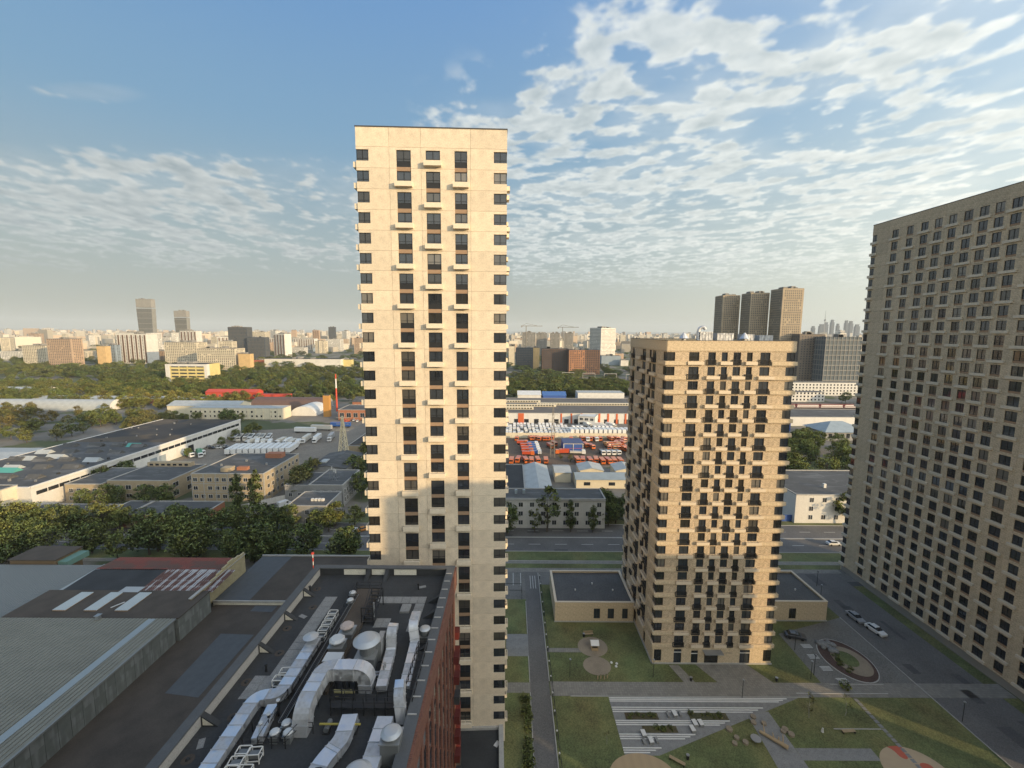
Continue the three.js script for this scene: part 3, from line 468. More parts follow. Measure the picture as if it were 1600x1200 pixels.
for (const [x, z, l] of [[-20.5, -52.3, 'near small white octagonal cap in front of the far roof railing'], [-20.8, -53.9, 'far small white octagonal cap in front of the far roof railing'], [-19.6, -34.6, 'rear one of three small octagonal caps beside the near railing'], [-20.15, -33.7, 'left one of three small octagonal caps beside the near railing'], [-19.0, -33.7, 'right one of three small octagonal caps beside the near railing']]) fan('roof_fan', l, x, z, 0.42, 37.9, 0.62, 0.62, 0.26, octGeo, octMat);
{ const o = thing('rain_cowl', 'shallow grey cone on a thin pole over the end of the long silver duct', 'cowl', [-22.0, DECK, -44.6]); mesh('cone', lathe([[0, 0.32], [0.8, 0.02], [0.8, 0], [0, 0.05]], 20), capMat, o).position.y = 1.55; new MB().cyl(V(0, 0.5, 0), V(0, 1.6, 0), 0.03, 0.03, 6).cyl(V(-0.4, 0.5, 0.1), V(-0.4, 1.65, 0.1), 0.03, 0.03, 6).build('pole', M.steel, o); }
{ const o = thing('fan_box', 'white sheet metal fan box left of the big bent duct', 'fan box', [-18.3, DECK, -41.6]); new MB().box(-0.85, 0.5, -0.6, 0.85, 1.5, 0.6).build('case', zincs[2], o); new MB().box(-0.8, 0, -0.55, -0.7, 0.5, 0.55).box(0.7, 0, -0.55, 0.8, 0.5, 0.55).build('feet', M.iron, o); new MB().box(-0.9, 1.5, -0.65, 0.9, 1.56, 0.65).build('lid', octMat, o); }
for (const [x, z, h, l] of [[-21.15, -36.2, 1.5, 'tallest black pipe with a ring top beside the low straight duct'], [-21.5, -35.2, 1.1, 'grey pipe with a flat lid beside the low straight duct'], [-21.8, -34.5, 0.9, 'short grey pipe with a round lid beside the near railing'], [-27.0, -55.2, 0.8, 'black vent pipe near the far left corner of the roof'], [-12.6, -56.0, 0.8, 'black vent pipe near the far right corner of the roof'], [-25.2, -41.4, 0.8, 'black vent pipe beside the square paving patch']]) {
  const o = thing('vent_pipe', l, 'vent pipe', [x, DECK, z]); new MB().cyl(V(0, 0, 0), V(0, h, 0), 0.11, 0.11, 10).build('pipe', M.iron, o); new MB().cyl(V(0, h, 0), V(0, h + 0.1, 0), 0.19, 0.17, 10).build('lid', x > -22 && x < -21 ? octMat : M.iron, o);
}
{ const o = thing('leaning_disc', 'white oval disc standing on edge beside the near railing', 'dish', [-21.55, DECK, -33.6], 0.5); const d = mesh('disc', lathe([[0, 0.05], [0.55, 0.02], [0.6, 0], [0, -0.03]], 20), octMat, o); d.position.y = 0.65; d.rotation.z = 1.1; new MB().box(-0.05, 0, -0.05, 0.05, 0.5, 0.05).build('foot', M.iron, o); }
// conditioner racks: pale open frames with a unit inside
const rackSpots = [[-21.75, -49.9], [-21.7, -48.9], [-21.65, -47.9], [-21.6, -46.9], [-21.5, -45.8], [-22.75, -40.6], [-22.9, -39.6], [-21.84, -32.1], [-21.9, -31.2], [-21.9, -30.4], [-20.8, -30.5], [-20.9, -32.0]];
{
  let first; rackSpots.forEach(([x, z], i) => {
    const label = i < 5 ? `white open conditioner rack, number ${['one', 'two', 'three', 'four', 'five'][i]} from the far end of the row beside the railing` : i < 7 ? ['white open rack on the slab strip beside the square paving patch', 'white open rack in front of the square paving patch, nearer the duct'][i - 5] : ['farthest left white rack in the near corner cluster', 'middle left white rack in the near corner cluster', 'nearest left white rack in the near corner cluster', 'nearest right white rack in the near corner cluster', 'farthest right white rack in the near corner cluster'][i - 7];
    if (!first) {
      first = thing('conditioner_rack', label, 'rack', [x, DECK, z], 0, 'white conditioner racks on the roof'); const f = new MB(), w = 0.5, d = 0.36, h = 0.85;
      for (const a of [-w, w]) for (const b of [-d, d]) f.box(a - 0.035, 0, b - 0.035, a + 0.035, h, b + 0.035); for (const y of [0.25, h]) { for (const b of [-d, d]) f.box(-w + 0.035, y - 0.035, b - 0.03, w - 0.035, y + 0.035, b + 0.03); for (const a of [-w, w]) f.box(a - 0.03, y - 0.035, -d + 0.03, a + 0.03, y + 0.035, d - 0.03); }
      f.build('frame', M.whitePaint, first); new MB().box(-0.38, 0.29, -0.2, 0.38, 0.72, 0.2).build('unit', boxMat, first);
    } else copy(first, [x, DECK, z], (i % 3) * 0.04, label, 1);
  });
}
// railings, catwalk and walkway cage
function railing(label, pts, h = 1.1, y0 = DECK, name = 'roof_railing', infill = 0) {
  const o = thing(name, label, 'railing', [pts[0][0], y0, pts[0][1]]), P = pts.map(([x, z]) => V(x - pts[0][0], 0, z - pts[0][1])), posts = new MB(), rails = new MB();
  for (let i = 0; i + 1 < P.length; i++) { const a = P[i], b = P[i + 1], L = a.distanceTo(b), n = Math.max(1, Math.round(L / 1.5)); for (let k = 0; k <= n; k++) { if (k === 0 && i) continue; const c = a.clone().lerp(b, k / n); posts.bar(c, c.clone().add(V(0, h, 0)), 0.03); } for (const y of infill ? [h, h * 0.75, h * 0.5, h * 0.25] : [h, h * 0.55]) rails.bar(a.clone().add(V(0, y, 0)), b.clone().add(V(0, y, 0)), 0.022); }
  posts.build('posts', M.iron, o); rails.build('rails', M.iron, o); return o;
}
railing('black railing along the left edge of the raised middle roof, behind the white racks', [[-20.9, -55.8], [-20.9, -45.2], [-20.9, -38.2]]);
railing('black railing across the far end of the raised roof, before the white parapet panels', [[-20.9, -55.9], [-17.6, -55.9], [-17.6, -49]]);
railing('thin black railing enclosing the dark near corner with the three small caps', [[-21.2, -38], [-21.2, -33.0], [-18.9, -33.0], [-18.4, -34.4], [-17.2, -34.4]]);
railing('black railing along the foot of the racks in the near left corner', [[-22.6, -36], [-22.6, -26]]);
{ const o = thing('catwalk', 'black steel catwalk crossing the roof in front of the big duct', 'catwalk', [-13.4, DECK, -36.6]); const p = new MB().box(-3.2, 0.75, -0.4, 3.2, 0.82, 0.4); for (let x = -3; x <= 3; x += 1) p.box(x - 0.04, 0, -0.4, x + 0.04, 0.75, -0.32).box(x - 0.04, 0, 0.32, x + 0.04, 0.75, 0.4); p.build('platform', M.iron, o); const r = new MB(); for (const z of [-0.38, 0.38]) { for (let x = -3; x <= 3; x += 1) r.box(x - 0.03, 0.82, z - 0.03, x + 0.03, 1.85, z + 0.03); for (const y of [1.3, 1.82]) r.box(-3.2, y, z - 0.025, 3.2, y + 0.05, z + 0.025); } r.build('handrail', M.iron, o); }
{ const o = thing('walkway_cage', 'black lattice walkway running beside the right parapet', 'walkway', [-9.5, DECK, -40.2]); const m = new MB(), r = new MB(); m.box(-0.45, 0.5, -3.7, 0.45, 0.56, 3.7).build('platform', M.felt, o); for (const x of [-0.5, 0.5]) { for (let z = -3.7; z <= 3.71; z += 0.92) r.box(x - 0.03, 0, z - 0.03, x + 0.03, 1.6, z + 0.03); for (const y of [0.85, 1.2, 1.58]) r.box(x - 0.028, y, -3.7, x + 0.028, y + 0.05, 3.7); } for (let z = -3.7; z <= 3.71; z += 0.92) r.box(-0.47, 1.56, z - 0.025, 0.47, 1.6, z + 0.025); r.build('lattice', M.iron, o); }
{ const o = thing('stair_tower', 'black steel stair frame standing on the far roof behind the fans', 'stair', [-17.1, DECK, -50.6]); const m = new MB(); for (const x of [-0.7, 0.7]) for (const z of [-2, 2]) m.box(x - 0.05, 0, z - 0.05, x + 0.05, 2.3, z + 0.05); for (const z of [-2, 2]) m.box(-0.65, 2.2, z - 0.04, 0.65, 2.3, z + 0.04).box(-0.65, 1.2, z - 0.04, 0.65, 1.28, z + 0.04); for (const x of [-0.7, 0.7]) m.bar(V(x, 0.1, 2), V(x, 2.2, -2), 0.05).bar(V(x, 1.1, 2), V(x, 3.2, -2), 0.03); m.build('frame', M.iron, o); const s = new MB(); for (let k = 0; k < 9; k++) s.box(-0.65, 0.3 + k * 0.22, 1.6 - k * 0.42, 0.65, 0.34 + k * 0.22, 1.85 - k * 0.42); s.build('treads', M.iron, o); new MB().cyl(V(0.55, 0, 1.2), V(0.55, 2.4, 1.2), 0.09, 0.09, 8).build('pipe', M.steel, o); }
{ const o = thing('machine_pit', 'raised dark felt roof section between the left railing and the fans', 'roof section', [-18.7, DECK, -50.5]); new MB().box(-2.1, 0, -5.2, 1.0, 0.35, 12).build('deck', M.feltBrown, o); new MB().box(-2.16, 0.35, -5.26, 1.06, 0.42, -5.1).box(-2.16, 0.35, -5.1, -2.0, 0.42, 12).build('edge', M.iron, o); }
{ const o = thing('pipe_rack', 'dark steel pipe frame under the bend of the big silver duct', 'frame', [-16.0, DECK, -38.4]); const m = new MB(); for (const x of [-1.1, 0, 1.1]) m.box(x - 0.05, 0, -0.4, x + 0.05, 1.3, -0.3).box(x - 0.05, 0, 0.5, x + 0.05, 1.3, 0.6); m.box(-1.1, 1.2, -0.4, 1.1, 1.3, -0.3).box(-1.1, 0.6, 0.5, 1.1, 0.7, 0.6); m.build('frame', M.iron, o); new MB().cyl(V(-1, 0.5, 0), V(1, 0.5, 0.1), 0.16, 0.16, 10).cyl(V(-0.7, 0.2, 0.3), V(0.8, 0.9, 0.3), 0.07, 0.07, 8).build('pipes', mat(0.30, 0.27, 0.12, 0.6), o); }
{ const o = thing('warning_mast', 'thin red and white banded mast at the far left corner of the roof', 'mast', [-28.3, DECK, -59.2]); for (let k = 0; k < 6; k++) new MB().cyl(V(0, k * 0.55, 0), V(0, (k + 1) * 0.55, 0), 0.06, 0.06, 8).build('band', k % 2 ? M.whitePaint : mat(0.55, 0.06, 0.03, 0.6), o); new MB().box(-0.14, 3.3, -0.14, 0.14, 3.55, 0.14).build('lamp', mat(0.5, 0.05, 0.03, 0.5), o); }
{ const o = thing('cable_tray', 'long dark cable tray with grey pipes beside the left railing of the roof', 'cable tray', [-20.3, DECK, -46]); new MB().box(-0.25, 0.42, -8, 0.25, 0.46, 11).box(-0.27, 0.46, -8, -0.25, 0.56, 11).box(0.25, 0.46, -8, 0.27, 0.56, 11).build('tray', M.steel, o); const p = new MB(); for (const [x, r] of [[-0.14, 0.05], [0, 0.06], [0.14, 0.045]]) p.cyl(V(x, 0.53, -8), V(x, 0.53, 11), r, r, 6); p.build('pipes', M.iron, o); const f = new MB(); for (let z = -7.5; z < 11; z += 1.5) f.box(-0.25, 0, z - 0.03, 0.25, 0.42, z + 0.03); f.build('feet', M.iron, o); }
{ const o = thing('pipe_run', 'pair of insulated grey pipes crossing the dark roof before the round fan', 'pipes', [-13.4, DECK, -41]); const p = new MB(); for (const [z, r] of [[0, 0.13], [0.35, 0.1]]) p.cyl(V(-3.2, 0.3, z), V(0.6, 0.3, z), r, r, 8).cyl(V(-3.2, 0, z), V(-3.2, 0.3, z), r, r, 8).cyl(V(0.6, 0.3, z), V(0.6, 1.4, z), r, r, 8); p.build('pipes', M.steel, o); const f = new MB(); for (let x = -2.8; x < 0.6; x += 1.1) f.box(x - 0.05, 0, -0.15, x + 0.05, 0.18, 0.5); f.build('feet', M.iron, o); }
{ const o = thing('pump_set', 'dark pump set with yellow pipes in the recess under the catwalk', 'pump', [-15.2, DECK, -34.9]); for (const x of [-0.9, 0.3, 1.5]) { new MB().cyl(V(x, 0.3, -0.5), V(x, 0.3, 0.5), 0.24, 0.24, 10).build('motor', boxMat, o); new MB().box(x - 0.3, 0, -0.6, x + 0.3, 0.08, 0.6).build('base', M.iron, o); } new MB().cyl(V(-1.5, 0.75, 0.3), V(2.1, 0.75, 0.3), 0.09, 0.09, 8).build('header', mat(0.30, 0.25, 0.05, 0.6), o); }
for (const [x, z, l] of [[-25.6, -50.2, 'flat pale debris sheet near the second buttress of the roof'], [-26.3, -33.4, 'flat pale debris sheet near the nearest buttress of the roof'], [-12.2, -56.6, 'flat pale debris sheet in the far right corner of the roof']]) { const o = tag(mesh('debris_sheet', cached('debris', () => new MB().box(-0.5, 0, -0.25, 0.5, 0.03, 0.25).geo()), M.slab), l, 'debris'); o.position.set(x, DECK + 0.01, z); o.rotation.y = x; }
for (let i = 0; i < 7; i++) { const o = thing('roof_drain', 'small dark roof drain dome on the dark felt deck', 'drain', [-26.4 + (i % 2) * 1.2, DECK, -56 + i * 4], 0, 'roof drains along the left parapet'); new MB().cyl(V(0, 0, 0), V(0, 0.16, 0), 0.22, 0.12, 10).build('dome', M.iron, o); new MB().cyl(V(0, 0, 0), V(0, 0.02, 0), 0.5, 0.5, 12).build('collar', M.feltBrown, o); }
// dark cable lying over the roof
{ const c = new THREE.CatmullRomCurve3([V(-16.6, 37.15, -27), V(-15, 38.15, -30.4), V(-12.6, 37.1, -29), V(-11, 37.1, -27)]); tag(mesh('cable', new THREE.TubeGeometry(c, 30, 0.045, 6), M.black), 'black cable lying over the slanted duct at the bottom of the roof', 'cable'); }

// ---------- low sheds left of the brick house ----------
{
  const o = thing('flat_roof_annex', 'long low annex with a brown flat roof between the brick house and the shed', 'building', [-50, 0, -80]);
  new MB().box(-21.5, 0, -18.8, 21.7, 5.9, 40).build('wall', M.plaster, o); new MB().box(-21.5, 5.9, -18.8, 21.7, 6, 40).build('roof', M.feltBrown, o);
  new MB().prism([[-13.4, -8.7], [-6, -8.4], [-6.4, 8.1], [-13.1, 7.2]], 6.0, 6.025).build('felt_patch', M.feltBlue, o);
  new MB().prism([[-11.6, -18.6], [-6.2, -18.6], [-6.4, -16.2], [-11.6, -16.5]], 6.0, 6.02).build('felt_patch', M.feltBlue, o);
  const q = thing('flat_roof_annex', 'far end of the low annex, its flat roof half blue grey and half dark', 'building', [-50, 0, -109]);
  new MB().box(-22, 0, -11.5, 21.7, 6.7, 10.0).build('wall', M.plaster, q); new MB().box(-13.5, 6.7, -11.5, 21.7, 6.8, 10).build('roof', M.feltBrown, q); new MB().box(-22, 6.7, -11.5, -13.5, 6.85, 10).build('roof', M.feltBlue, q); new MB().box(-22.2, 6.85, -11.7, 21.8, 7.2, -11.3).box(-22, 6.6, 9.9, 21.7, 7.05, 10.2).build('edge', M.kerb, q);
}
const corr = (x0, z0, x1, z1, y, amp, period, dy = 0) => { const g = new MB(), n = Math.round((x1 - x0) / period), m = 6; const f = (i) => (i % 4 === 0 ? -amp : 0); for (let i = 0; i < n * 4; i++) { const X = (j) => x0 + (x1 - x0) * ((j - j % 4) / 4 + [0, 0.12, 0.5, 0.88][j % 4]) / n, a = X(i), b = X(i + 1); g.quad(V(a, y + f(i), z1), V(b, y + f(i + 1), z1), V(b, y + dy + f(i + 1), z0), V(a, y + dy + f(i), z0)); } return g; };
{
  const o = thing('corrugated_shed', 'large shed with a ribbed grey green roof in the near left corner', 'shed', [-70, 0, -60]);
  const gm = mapMat(tex(512, (u, v) => { const k = 0.75 + 0.5 * fbm(u * 3, v * 9, 91, 5, 3) + 0.12 * (vn(u * 60, v * 60, 92, 60) - 0.5); return [0.190 * k, 0.186 * k, 0.150 * k]; }, 24), 0.8);
  corr(-60, -26.2, -1.2, -12, 11.2, 0.34, 0.8, 0.1).build('roof_sheet', gm, o); corr(-60, -11.95, -1.2, 6, 11.15, 0.34, 0.8, 0.1).build('roof_sheet', gm, o); corr(-60, 6.05, -1.2, 26, 11.1, 0.34, 0.8, 0.1).build('roof_sheet', gm, o);
  new MB().box(-6.5, 11.25, -26, -5.0, 11.31, 4).build('patch_sheet', mat(0.26, 0.30, 0.31, 0.6), o);
  const wm = mapMat(tex(256, (u, v) => { const k = 0.8 + 0.4 * fbm(u * 2, v * 10, 93, 4, 2), s = 0.6 * step(0.42, 0.75, fbm(u * 14, v * 2, 95, 4)); return mix3([0.145 * k, 0.155 * k, 0.14 * k], [0.26 * k, 0.27 * k, 0.26 * k], s); }, 9), 0.85);
  new MB().box(-60, 0, -26.2, -1.4, 10.85, 26).build('body', M.dark, o); for (let z = -26; z < 26; z += 2.0) new MB().box(-1.38, 5.5, z + 0.03, -1.15, 10.98, z + 1.97).build('wall_panel', wm, o);
  new MB().box(-1.2, 10.95, -26.2, -0.85, 11.28, 26).build('eaves', mat(0.20, 0.21, 0.20, 0.7), o);
  const stove = thing('vent_pipe', 'small grey vent box at the edge between the ribbed shed roof and the brown roof', 'vent pipe', [-87, 11.2, -85.9]); new MB().box(-0.35, 0, -0.35, 0.35, 0.9, 0.35).build('pipe', M.steel, stove); new MB().box(-0.5, 0.9, -0.5, 0.5, 1.0, 0.5).build('lid', M.steel, stove);

  const b = thing('workshop', 'workshop with a brown roof and three pale ribbed skylights behind the ribbed shed', 'shed', [-88, 0, -91]);
  new MB().box(-20, 0, -5.2, 17.4, 11.1, 4.6).build('wall', wm, b); new MB().box(-20, 11.1, -5.2, 17.6, 11.3, 4.7).build('roof', M.feltBrown, b);
  for (const x of [-10, -3.2, 3.5]) { const s = corr(x - 1.4, -4, x + 1.4, 2.6, 11.58, 0.1, 0.45).build('skylight', mat(0.42, 0.46, 0.45, 0.45), b); new MB().box(x - 1.35, 11.3, -3.95, x + 1.35, 11.53, 2.55).build('curb', M.brown, s); }
  const tip = new MB().box(-1.2, 0, -0.12, 1.2, 0.08, 0.12).build('bent_strip', M.whitePaint, b); tip.position.set(0.9, 11.34, 0.4); tip.rotation.y = 1.0;

  const c = thing('rusty_shed', 'shed with a dark red ribbed roof whose paint peels in pale streaks', 'shed', [-88, 0, -104]);
  new MB().box(-17.5, 0, -7.6, 14.6, 10.9, 7.7).build('wall', wm, c);
  corr(-17.5, -7.8, 14.8, -0.9, 11.6, 0.16, 0.55, -0.6).build('roof_sheet', M.rust, c);
  corr(0.6, -0.85, 18, 8, 11.1, 0.16, 0.55, 0.5).build('roof_sheet', mapMat(tex(512, (u, v) => { const k = 0.7 + 0.6 * vn(u * 40, v * 8, 97, 8), s = step(0.60, 0.66, 0.62 * vn(u * 13, v * 2, 98, 2) + 0.20 * vn(u * 50, v * 9, 99, 9) + 0.18 * u); return mix3([0.125 * k, 0.060 * k, 0.045 * k], [0.40, 0.39, 0.38], s); }, 13), 0.8), c);
  new MB().quad(V(-17.5, 10.95, 8), V(0.55, 10.95, 8), V(0.55, 11.45, -0.85), V(-17.5, 11.45, -0.85)).build('roof_felt', M.felt, c);
  corr(-3.4, 6.4, 1.2, 8.6, 11.35, 0.06, 0.5).build('loose_sheet', mat(0.36, 0.38, 0.38, 0.6), c);
  const gab = new MB(); for (let i = 0; i < 9; i++) { const z = -8.4 + i * 2.2; gab.box(15.4, 6.5, z, 15.8, 11.6 + 0.35 * Math.max(0, 4 - Math.abs(i - 2)), z + 2.2); } gab.build('gable_wall', mapMat(speck(0.40, 0.34, 0.20, 0.25, 5, 128, 94), 0.9), c);
  new MB().box(15.2, 11.6, -8.6, 15.95, 11.75, 11.6).build('gable_coping', M.kerb, c);

  const d = thing('grey_roof_shed', 'long shed with a pale blue grey ribbed roof at the left edge of the photo', 'shed', [-115, 0, -96]);
  new MB().box(-35, 0, -12, 8.5, 9.7, 14).build('wall', wm, d); corr(-35, -12.2, 8.8, 14.2, 9.95, 0.2, 0.7, 0.8).build('roof_sheet', mat(0.17, 0.18, 0.17, 0.7), d); new MB().box(8.4, 9.75, -12.4, 9.6, 10.9, 14).build('gutter', mat(0.30, 0.32, 0.31, 0.7), d);
  const e = thing('brown_hut', 'small brown hut with a green edge behind the blue grey shed roof', 'hut', [-126, 0, -112]); new MB().box(-6, 0, -4, 6, 11.5, 3).build('wall', mat(0.16, 0.11, 0.06, 0.9), e); new MB().box(-6.3, 11.5, -4.3, 6.3, 11.75, 3.3).build('roof', M.feltBrown, e); new MB().box(6.02, 9.5, -3.5, 8.6, 10.9, 2.5).build('lean_to', mat(0.12, 0.22, 0.18, 0.8), e);
}
// ---------- trees ----------
const leafMat = (r, g, b) => new THREE.MeshPhysicalMaterial({ color: rgb(r, g, b), vertexColors: true, roughness: 1, transmission: 0.35, thickness: 0, side: THREE.DoubleSide });
const LEAF = { dark: leafMat(0.145, 0.215, 0.072), mid: leafMat(0.190, 0.255, 0.082), bright: leafMat(0.255, 0.300, 0.090), olive: leafMat(0.235, 0.250, 0.100) };
const bark = mat(0.085, 0.07, 0.055, 0.95), paleBark = mat(0.30, 0.28, 0.25, 0.9);
function crownGeo(seed, { rx = 3.6, ry = 4.2, cy = 7, clumps = 40, leaves = 58, size = 0.46, spread = 1.3, taper = 0 }) {
  const r = rngOf(seed), m = new MB(), col = []; m.c = col;
  for (let c = 0; c < clumps; c++) {
    let u, v, w; do { u = r() * 2 - 1; v = r() * 2 - 1; w = r() * 2 - 1; } while (u * u + v * v + w * w > 1);
    const L = Math.sqrt(u * u + v * v + w * w) || 1, push = 0.45 + 0.5 * Math.pow(L, 0.6), k = push / L, narrow = 1 - taper * Math.max(0, v * k);
    const cx = u * k * rx * narrow * (0.8 + 0.4 * r()), cyy = cy + v * k * ry * (0.85 + 0.3 * r()), cz = w * k * rx * narrow * (0.8 + 0.4 * r()), cs = spread * (0.7 + 0.6 * r()), tone = 0.72 + 0.55 * r(), yel = r() * 0.25;
    for (let i = 0; i < leaves; i++) {
      const a = r() * 6.283, b = Math.acos(2 * r() - 1), q = cs * Math.cbrt(r()), p = V(cx + q * Math.sin(b) * Math.cos(a), cyy + 0.75 * q * Math.cos(b), cz + q * Math.sin(b) * Math.sin(a));
      const d1 = V(r() - 0.5, r() - 0.5, r() - 0.5).normalize(), d2 = V(r() - 0.5, r() * 0.6 - 0.3, r() - 0.5).cross(d1).normalize(), s = size * (0.6 + 0.8 * r()), n = d1.clone().cross(d2).normalize(); if (n.y < 0) n.negate();
      const A = p.clone().addScaledVector(d1, s * 0.6), B = p.clone().addScaledVector(d2, s * 0.34), C = p.clone().addScaledVector(d1, -s * 0.6), D = p.clone().addScaledVector(d2, -s * 0.34);
      m.tri(A, B, C, n).tri(A, C, D, n); const t = tone * (0.75 + 0.5 * r()); for (let e = 0; e < 6; e++) col.push(t * (1 + yel), t, t * (0.9 - yel));
    }
  }
  return m.geo();
}
function trunkGeo(seed, h, r0, cy, rx) {
  const r = rngOf(seed + 500), m = new MB(); let p = V(0, 0, 0);
  for (let i = 1; i <= 4; i++) { const q = V((r() - 0.5) * 0.3, h * i / 4, (r() - 0.5) * 0.3); m.cyl(p, q, r0 * (1 - (i - 1) * 0.22), r0 * (1 - i * 0.22), 7, false); p = q; }
  for (let i = 0; i < 7; i++) { const a = r() * 6.283, y = h * (0.35 + 0.5 * r()), l = rx * (0.5 + 0.4 * r()); m.cyl(V(0, y, 0), V(Math.cos(a) * l, y + l * 0.8, Math.sin(a) * l), r0 * 0.4, r0 * 0.08, 5, false); }
  return m.geo();
}
const KINDS = {};
for (const [kind, leaf, n, o] of [['broad', 'mid', 3, {}], ['dark', 'dark', 3, { rx: 3.9, ry: 4.4, cy: 6.6, clumps: 46, leaves: 60 }], ['bright', 'bright', 2, { rx: 3.8, ry: 3.8, cy: 6.2 }], ['olive', 'olive', 2, { rx: 3.4, ry: 4.0, cy: 6.4, clumps: 30, leaves: 48 }], ['poplar', 'dark', 2, { rx: 1.9, ry: 6.4, cy: 8, clumps: 46, leaves: 52, spread: 1.05, taper: 0.45 }], ['loose', 'mid', 2, { rx: 3.0, ry: 4.8, cy: 7.4, clumps: 26, leaves: 50, size: 0.4, spread: 0.9 }], ['bush', 'mid', 2, { rx: 1.5, ry: 1.0, cy: 1.2, clumps: 14, leaves: 30, size: 0.35, spread: 0.6 }], ['sapling', 'olive', 2, { rx: 0.9, ry: 1.5, cy: 3.4, clumps: 7, leaves: 16, size: 0.22, spread: 0.4 }]])
  KINDS[kind] = Array.from({ length: n }, (_, i) => [crownGeo(kind.length * 100 + i * 7 + leaf.length, o), trunkGeo(i + kind.length, (o.cy || 7) + (o.ry || 4.2) * 0.3, kind === 'sapling' ? 0.05 : kind === 'bush' ? 0.06 : 0.28, o.cy || 7, o.rx || 3.6), LEAF[leaf]]);
const treeOf = {};
function tree(kind, x, z, h, label, group, y = 0, wide = 1) {
  const i = Math.floor(rnd() * KINDS[kind].length), key = kind + i, full = { bush: 2.4, sapling: 5, poplar: 14.5 }[kind] || 11.3; let o;
  if (!treeOf[key]) { const [cg, tg, lm] = KINDS[kind][i]; o = thing(kind === 'bush' ? 'shrub' : kind === 'poplar' ? 'poplar_tree' : 'tree', label, kind === 'bush' ? 'shrub' : 'tree', [x, y, z]); mesh('trunk', tg, kind === 'sapling' ? paleBark : bark, o); mesh('crown', cg, lm, o); treeOf[key] = o; }
  else o = copy(treeOf[key], [x, y, z], 0, label);
  o.position.set(x, y, z); o.rotation.y = rr(0, 6.28); const s = h / full; o.scale.set(s * wide, s, s * wide); if (group) o.userData.group = group; else delete o.userData.group; o.userData.label = label; return o;
}
function trees(kinds, n, x0, x1, z0, z1, h0, h1, label, group, y = 0, wide = 1.05) { for (let i = 0; i < n; i++) tree(pick(kinds), rr(x0, x1), rr(z0, z1), rr(h0, h1), label, group, y, wide * rr(0.9, 1.15)); }

// ---------- vehicles ----------
const glassDark = M.pane[1], tyre = mat(0.015, 0.015, 0.015, 0.9);
const paint = (r, g, b) => new THREE.MeshPhysicalMaterial({ color: rgb(r, g, b), roughness: 0.35, clearcoat: 0.6, clearcoatRoughness: 0.15 });
const P = { white: paint(0.68, 0.68, 0.66), cream: paint(0.55, 0.52, 0.45), orange: paint(0.58, 0.145, 0.035), red: paint(0.46, 0.075, 0.03), blue: paint(0.03, 0.09, 0.30), dark: paint(0.03, 0.032, 0.036), grey: paint(0.28, 0.29, 0.30), green: paint(0.03, 0.25, 0.12), yellow: paint(0.55, 0.30, 0.02), amber: paint(0.52, 0.22, 0.05) };
const wheelG = (r, w) => cached('wheel' + r + w, () => { const m = new MB(); m.cyl(V(-w / 2, r, 0), V(w / 2, r, 0), r, r, 12); return m.geo(); });
function wheels(o, xs, zs, r, w = 0.24) { for (const z of zs) for (const x of xs) { const q = mesh('wheel', wheelG(r, w), tyre, o); q.position.set(x, 0, z); } }
const profile = (pts, w) => { const s = new THREE.Shape(pts.map(([z, y]) => new THREE.Vector2(z, y))), g = new THREE.ExtrudeGeometry(s, { depth: w - 0.12, bevelEnabled: true, bevelSize: 0.06, bevelThickness: 0.06, bevelSegments: 1 }); g.translate(0, 0, -(w - 0.12) / 2); g.rotateY(-Math.PI / 2); return g; };
// every vehicle drives towards +z
function carParts(o, body) {
  mesh('body', cached('carbody', () => profile([[-2.1, 0.35], [2.1, 0.35], [2.15, 0.75], [1.2, 0.95], [-1.7, 1.0], [-2.12, 0.9]], 1.75)), body, o);
  mesh('cabin', cached('carcab', () => profile([[-1.75, 0.98], [1.15, 0.93], [0.45, 1.42], [-1.15, 1.45]], 1.5)), glassDark, o);
  mesh('roof', cached('carroof', () => new MB().box(-0.66, 1.47, -1.1, 0.66, 1.52, 0.4).geo()), body, o); wheels(o, [-0.78, 0.78], [-1.35, 1.35], 0.32);
}
function vanParts(o, body) {
  mesh('body', cached('vanbody', () => profile([[-2.7, 0.4], [2.6, 0.4], [2.7, 1.05], [1.75, 1.3], [1.1, 2.35], [-2.7, 2.4]], 2.0)), body, o);
  mesh('windscreen', cached('vanglass', () => new MB().quad(V(-0.85, 1.42, 1.75), V(0.85, 1.42, 1.75), V(0.8, 2.2, 1.26), V(-0.8, 2.2, 1.26)).geo()), glassDark, o);
  mesh('side_window', cached('vanside', () => new MB().box(-1.02, 1.35, 0.3, 1.02, 2.0, 1.15).geo()), glassDark, o); wheels(o, [-0.85, 0.85], [-1.7, 1.7], 0.36);
}
function truckParts(o, cab, box, len = 7, boxH = 2.6, tank = false) {
  mesh('cab', cached('truckcab', () => profile([[0, 0.6], [2.1, 0.6], [2.2, 1.5], [1.95, 2.75], [0, 2.8]], 2.35)), cab, o).position.z = len / 2 - 1;
  mesh('windscreen', cached('truckglass', () => new MB().box(-1.0, 1.6, 2.08, 1.0, 2.5, 2.24).geo()), glassDark, o).position.z = len / 2 - 1;
  if (tank) mesh('tank', cached('tank' + len, () => new MB().cyl(V(0, 1.9, -len / 2), V(0, 1.9, len / 2 - 1.3), 1.05, 1.05, 14).geo()), box, o); else mesh('box', cached('tbox' + len + boxH, () => new MB().box(-1.2, 0.95, -len / 2, 1.2, 0.95 + boxH, len / 2 - 1.15).geo()), box, o);
  mesh('chassis', cached('chas' + len, () => new MB().box(-0.5, 0.55, -len / 2, 0.5, 0.92, len / 2 - 1).geo()), tyre, o); wheels(o, [-0.95, 0.95], [-len / 2 + 1.2, len / 2 - 0.1], 0.48, 0.3);
}
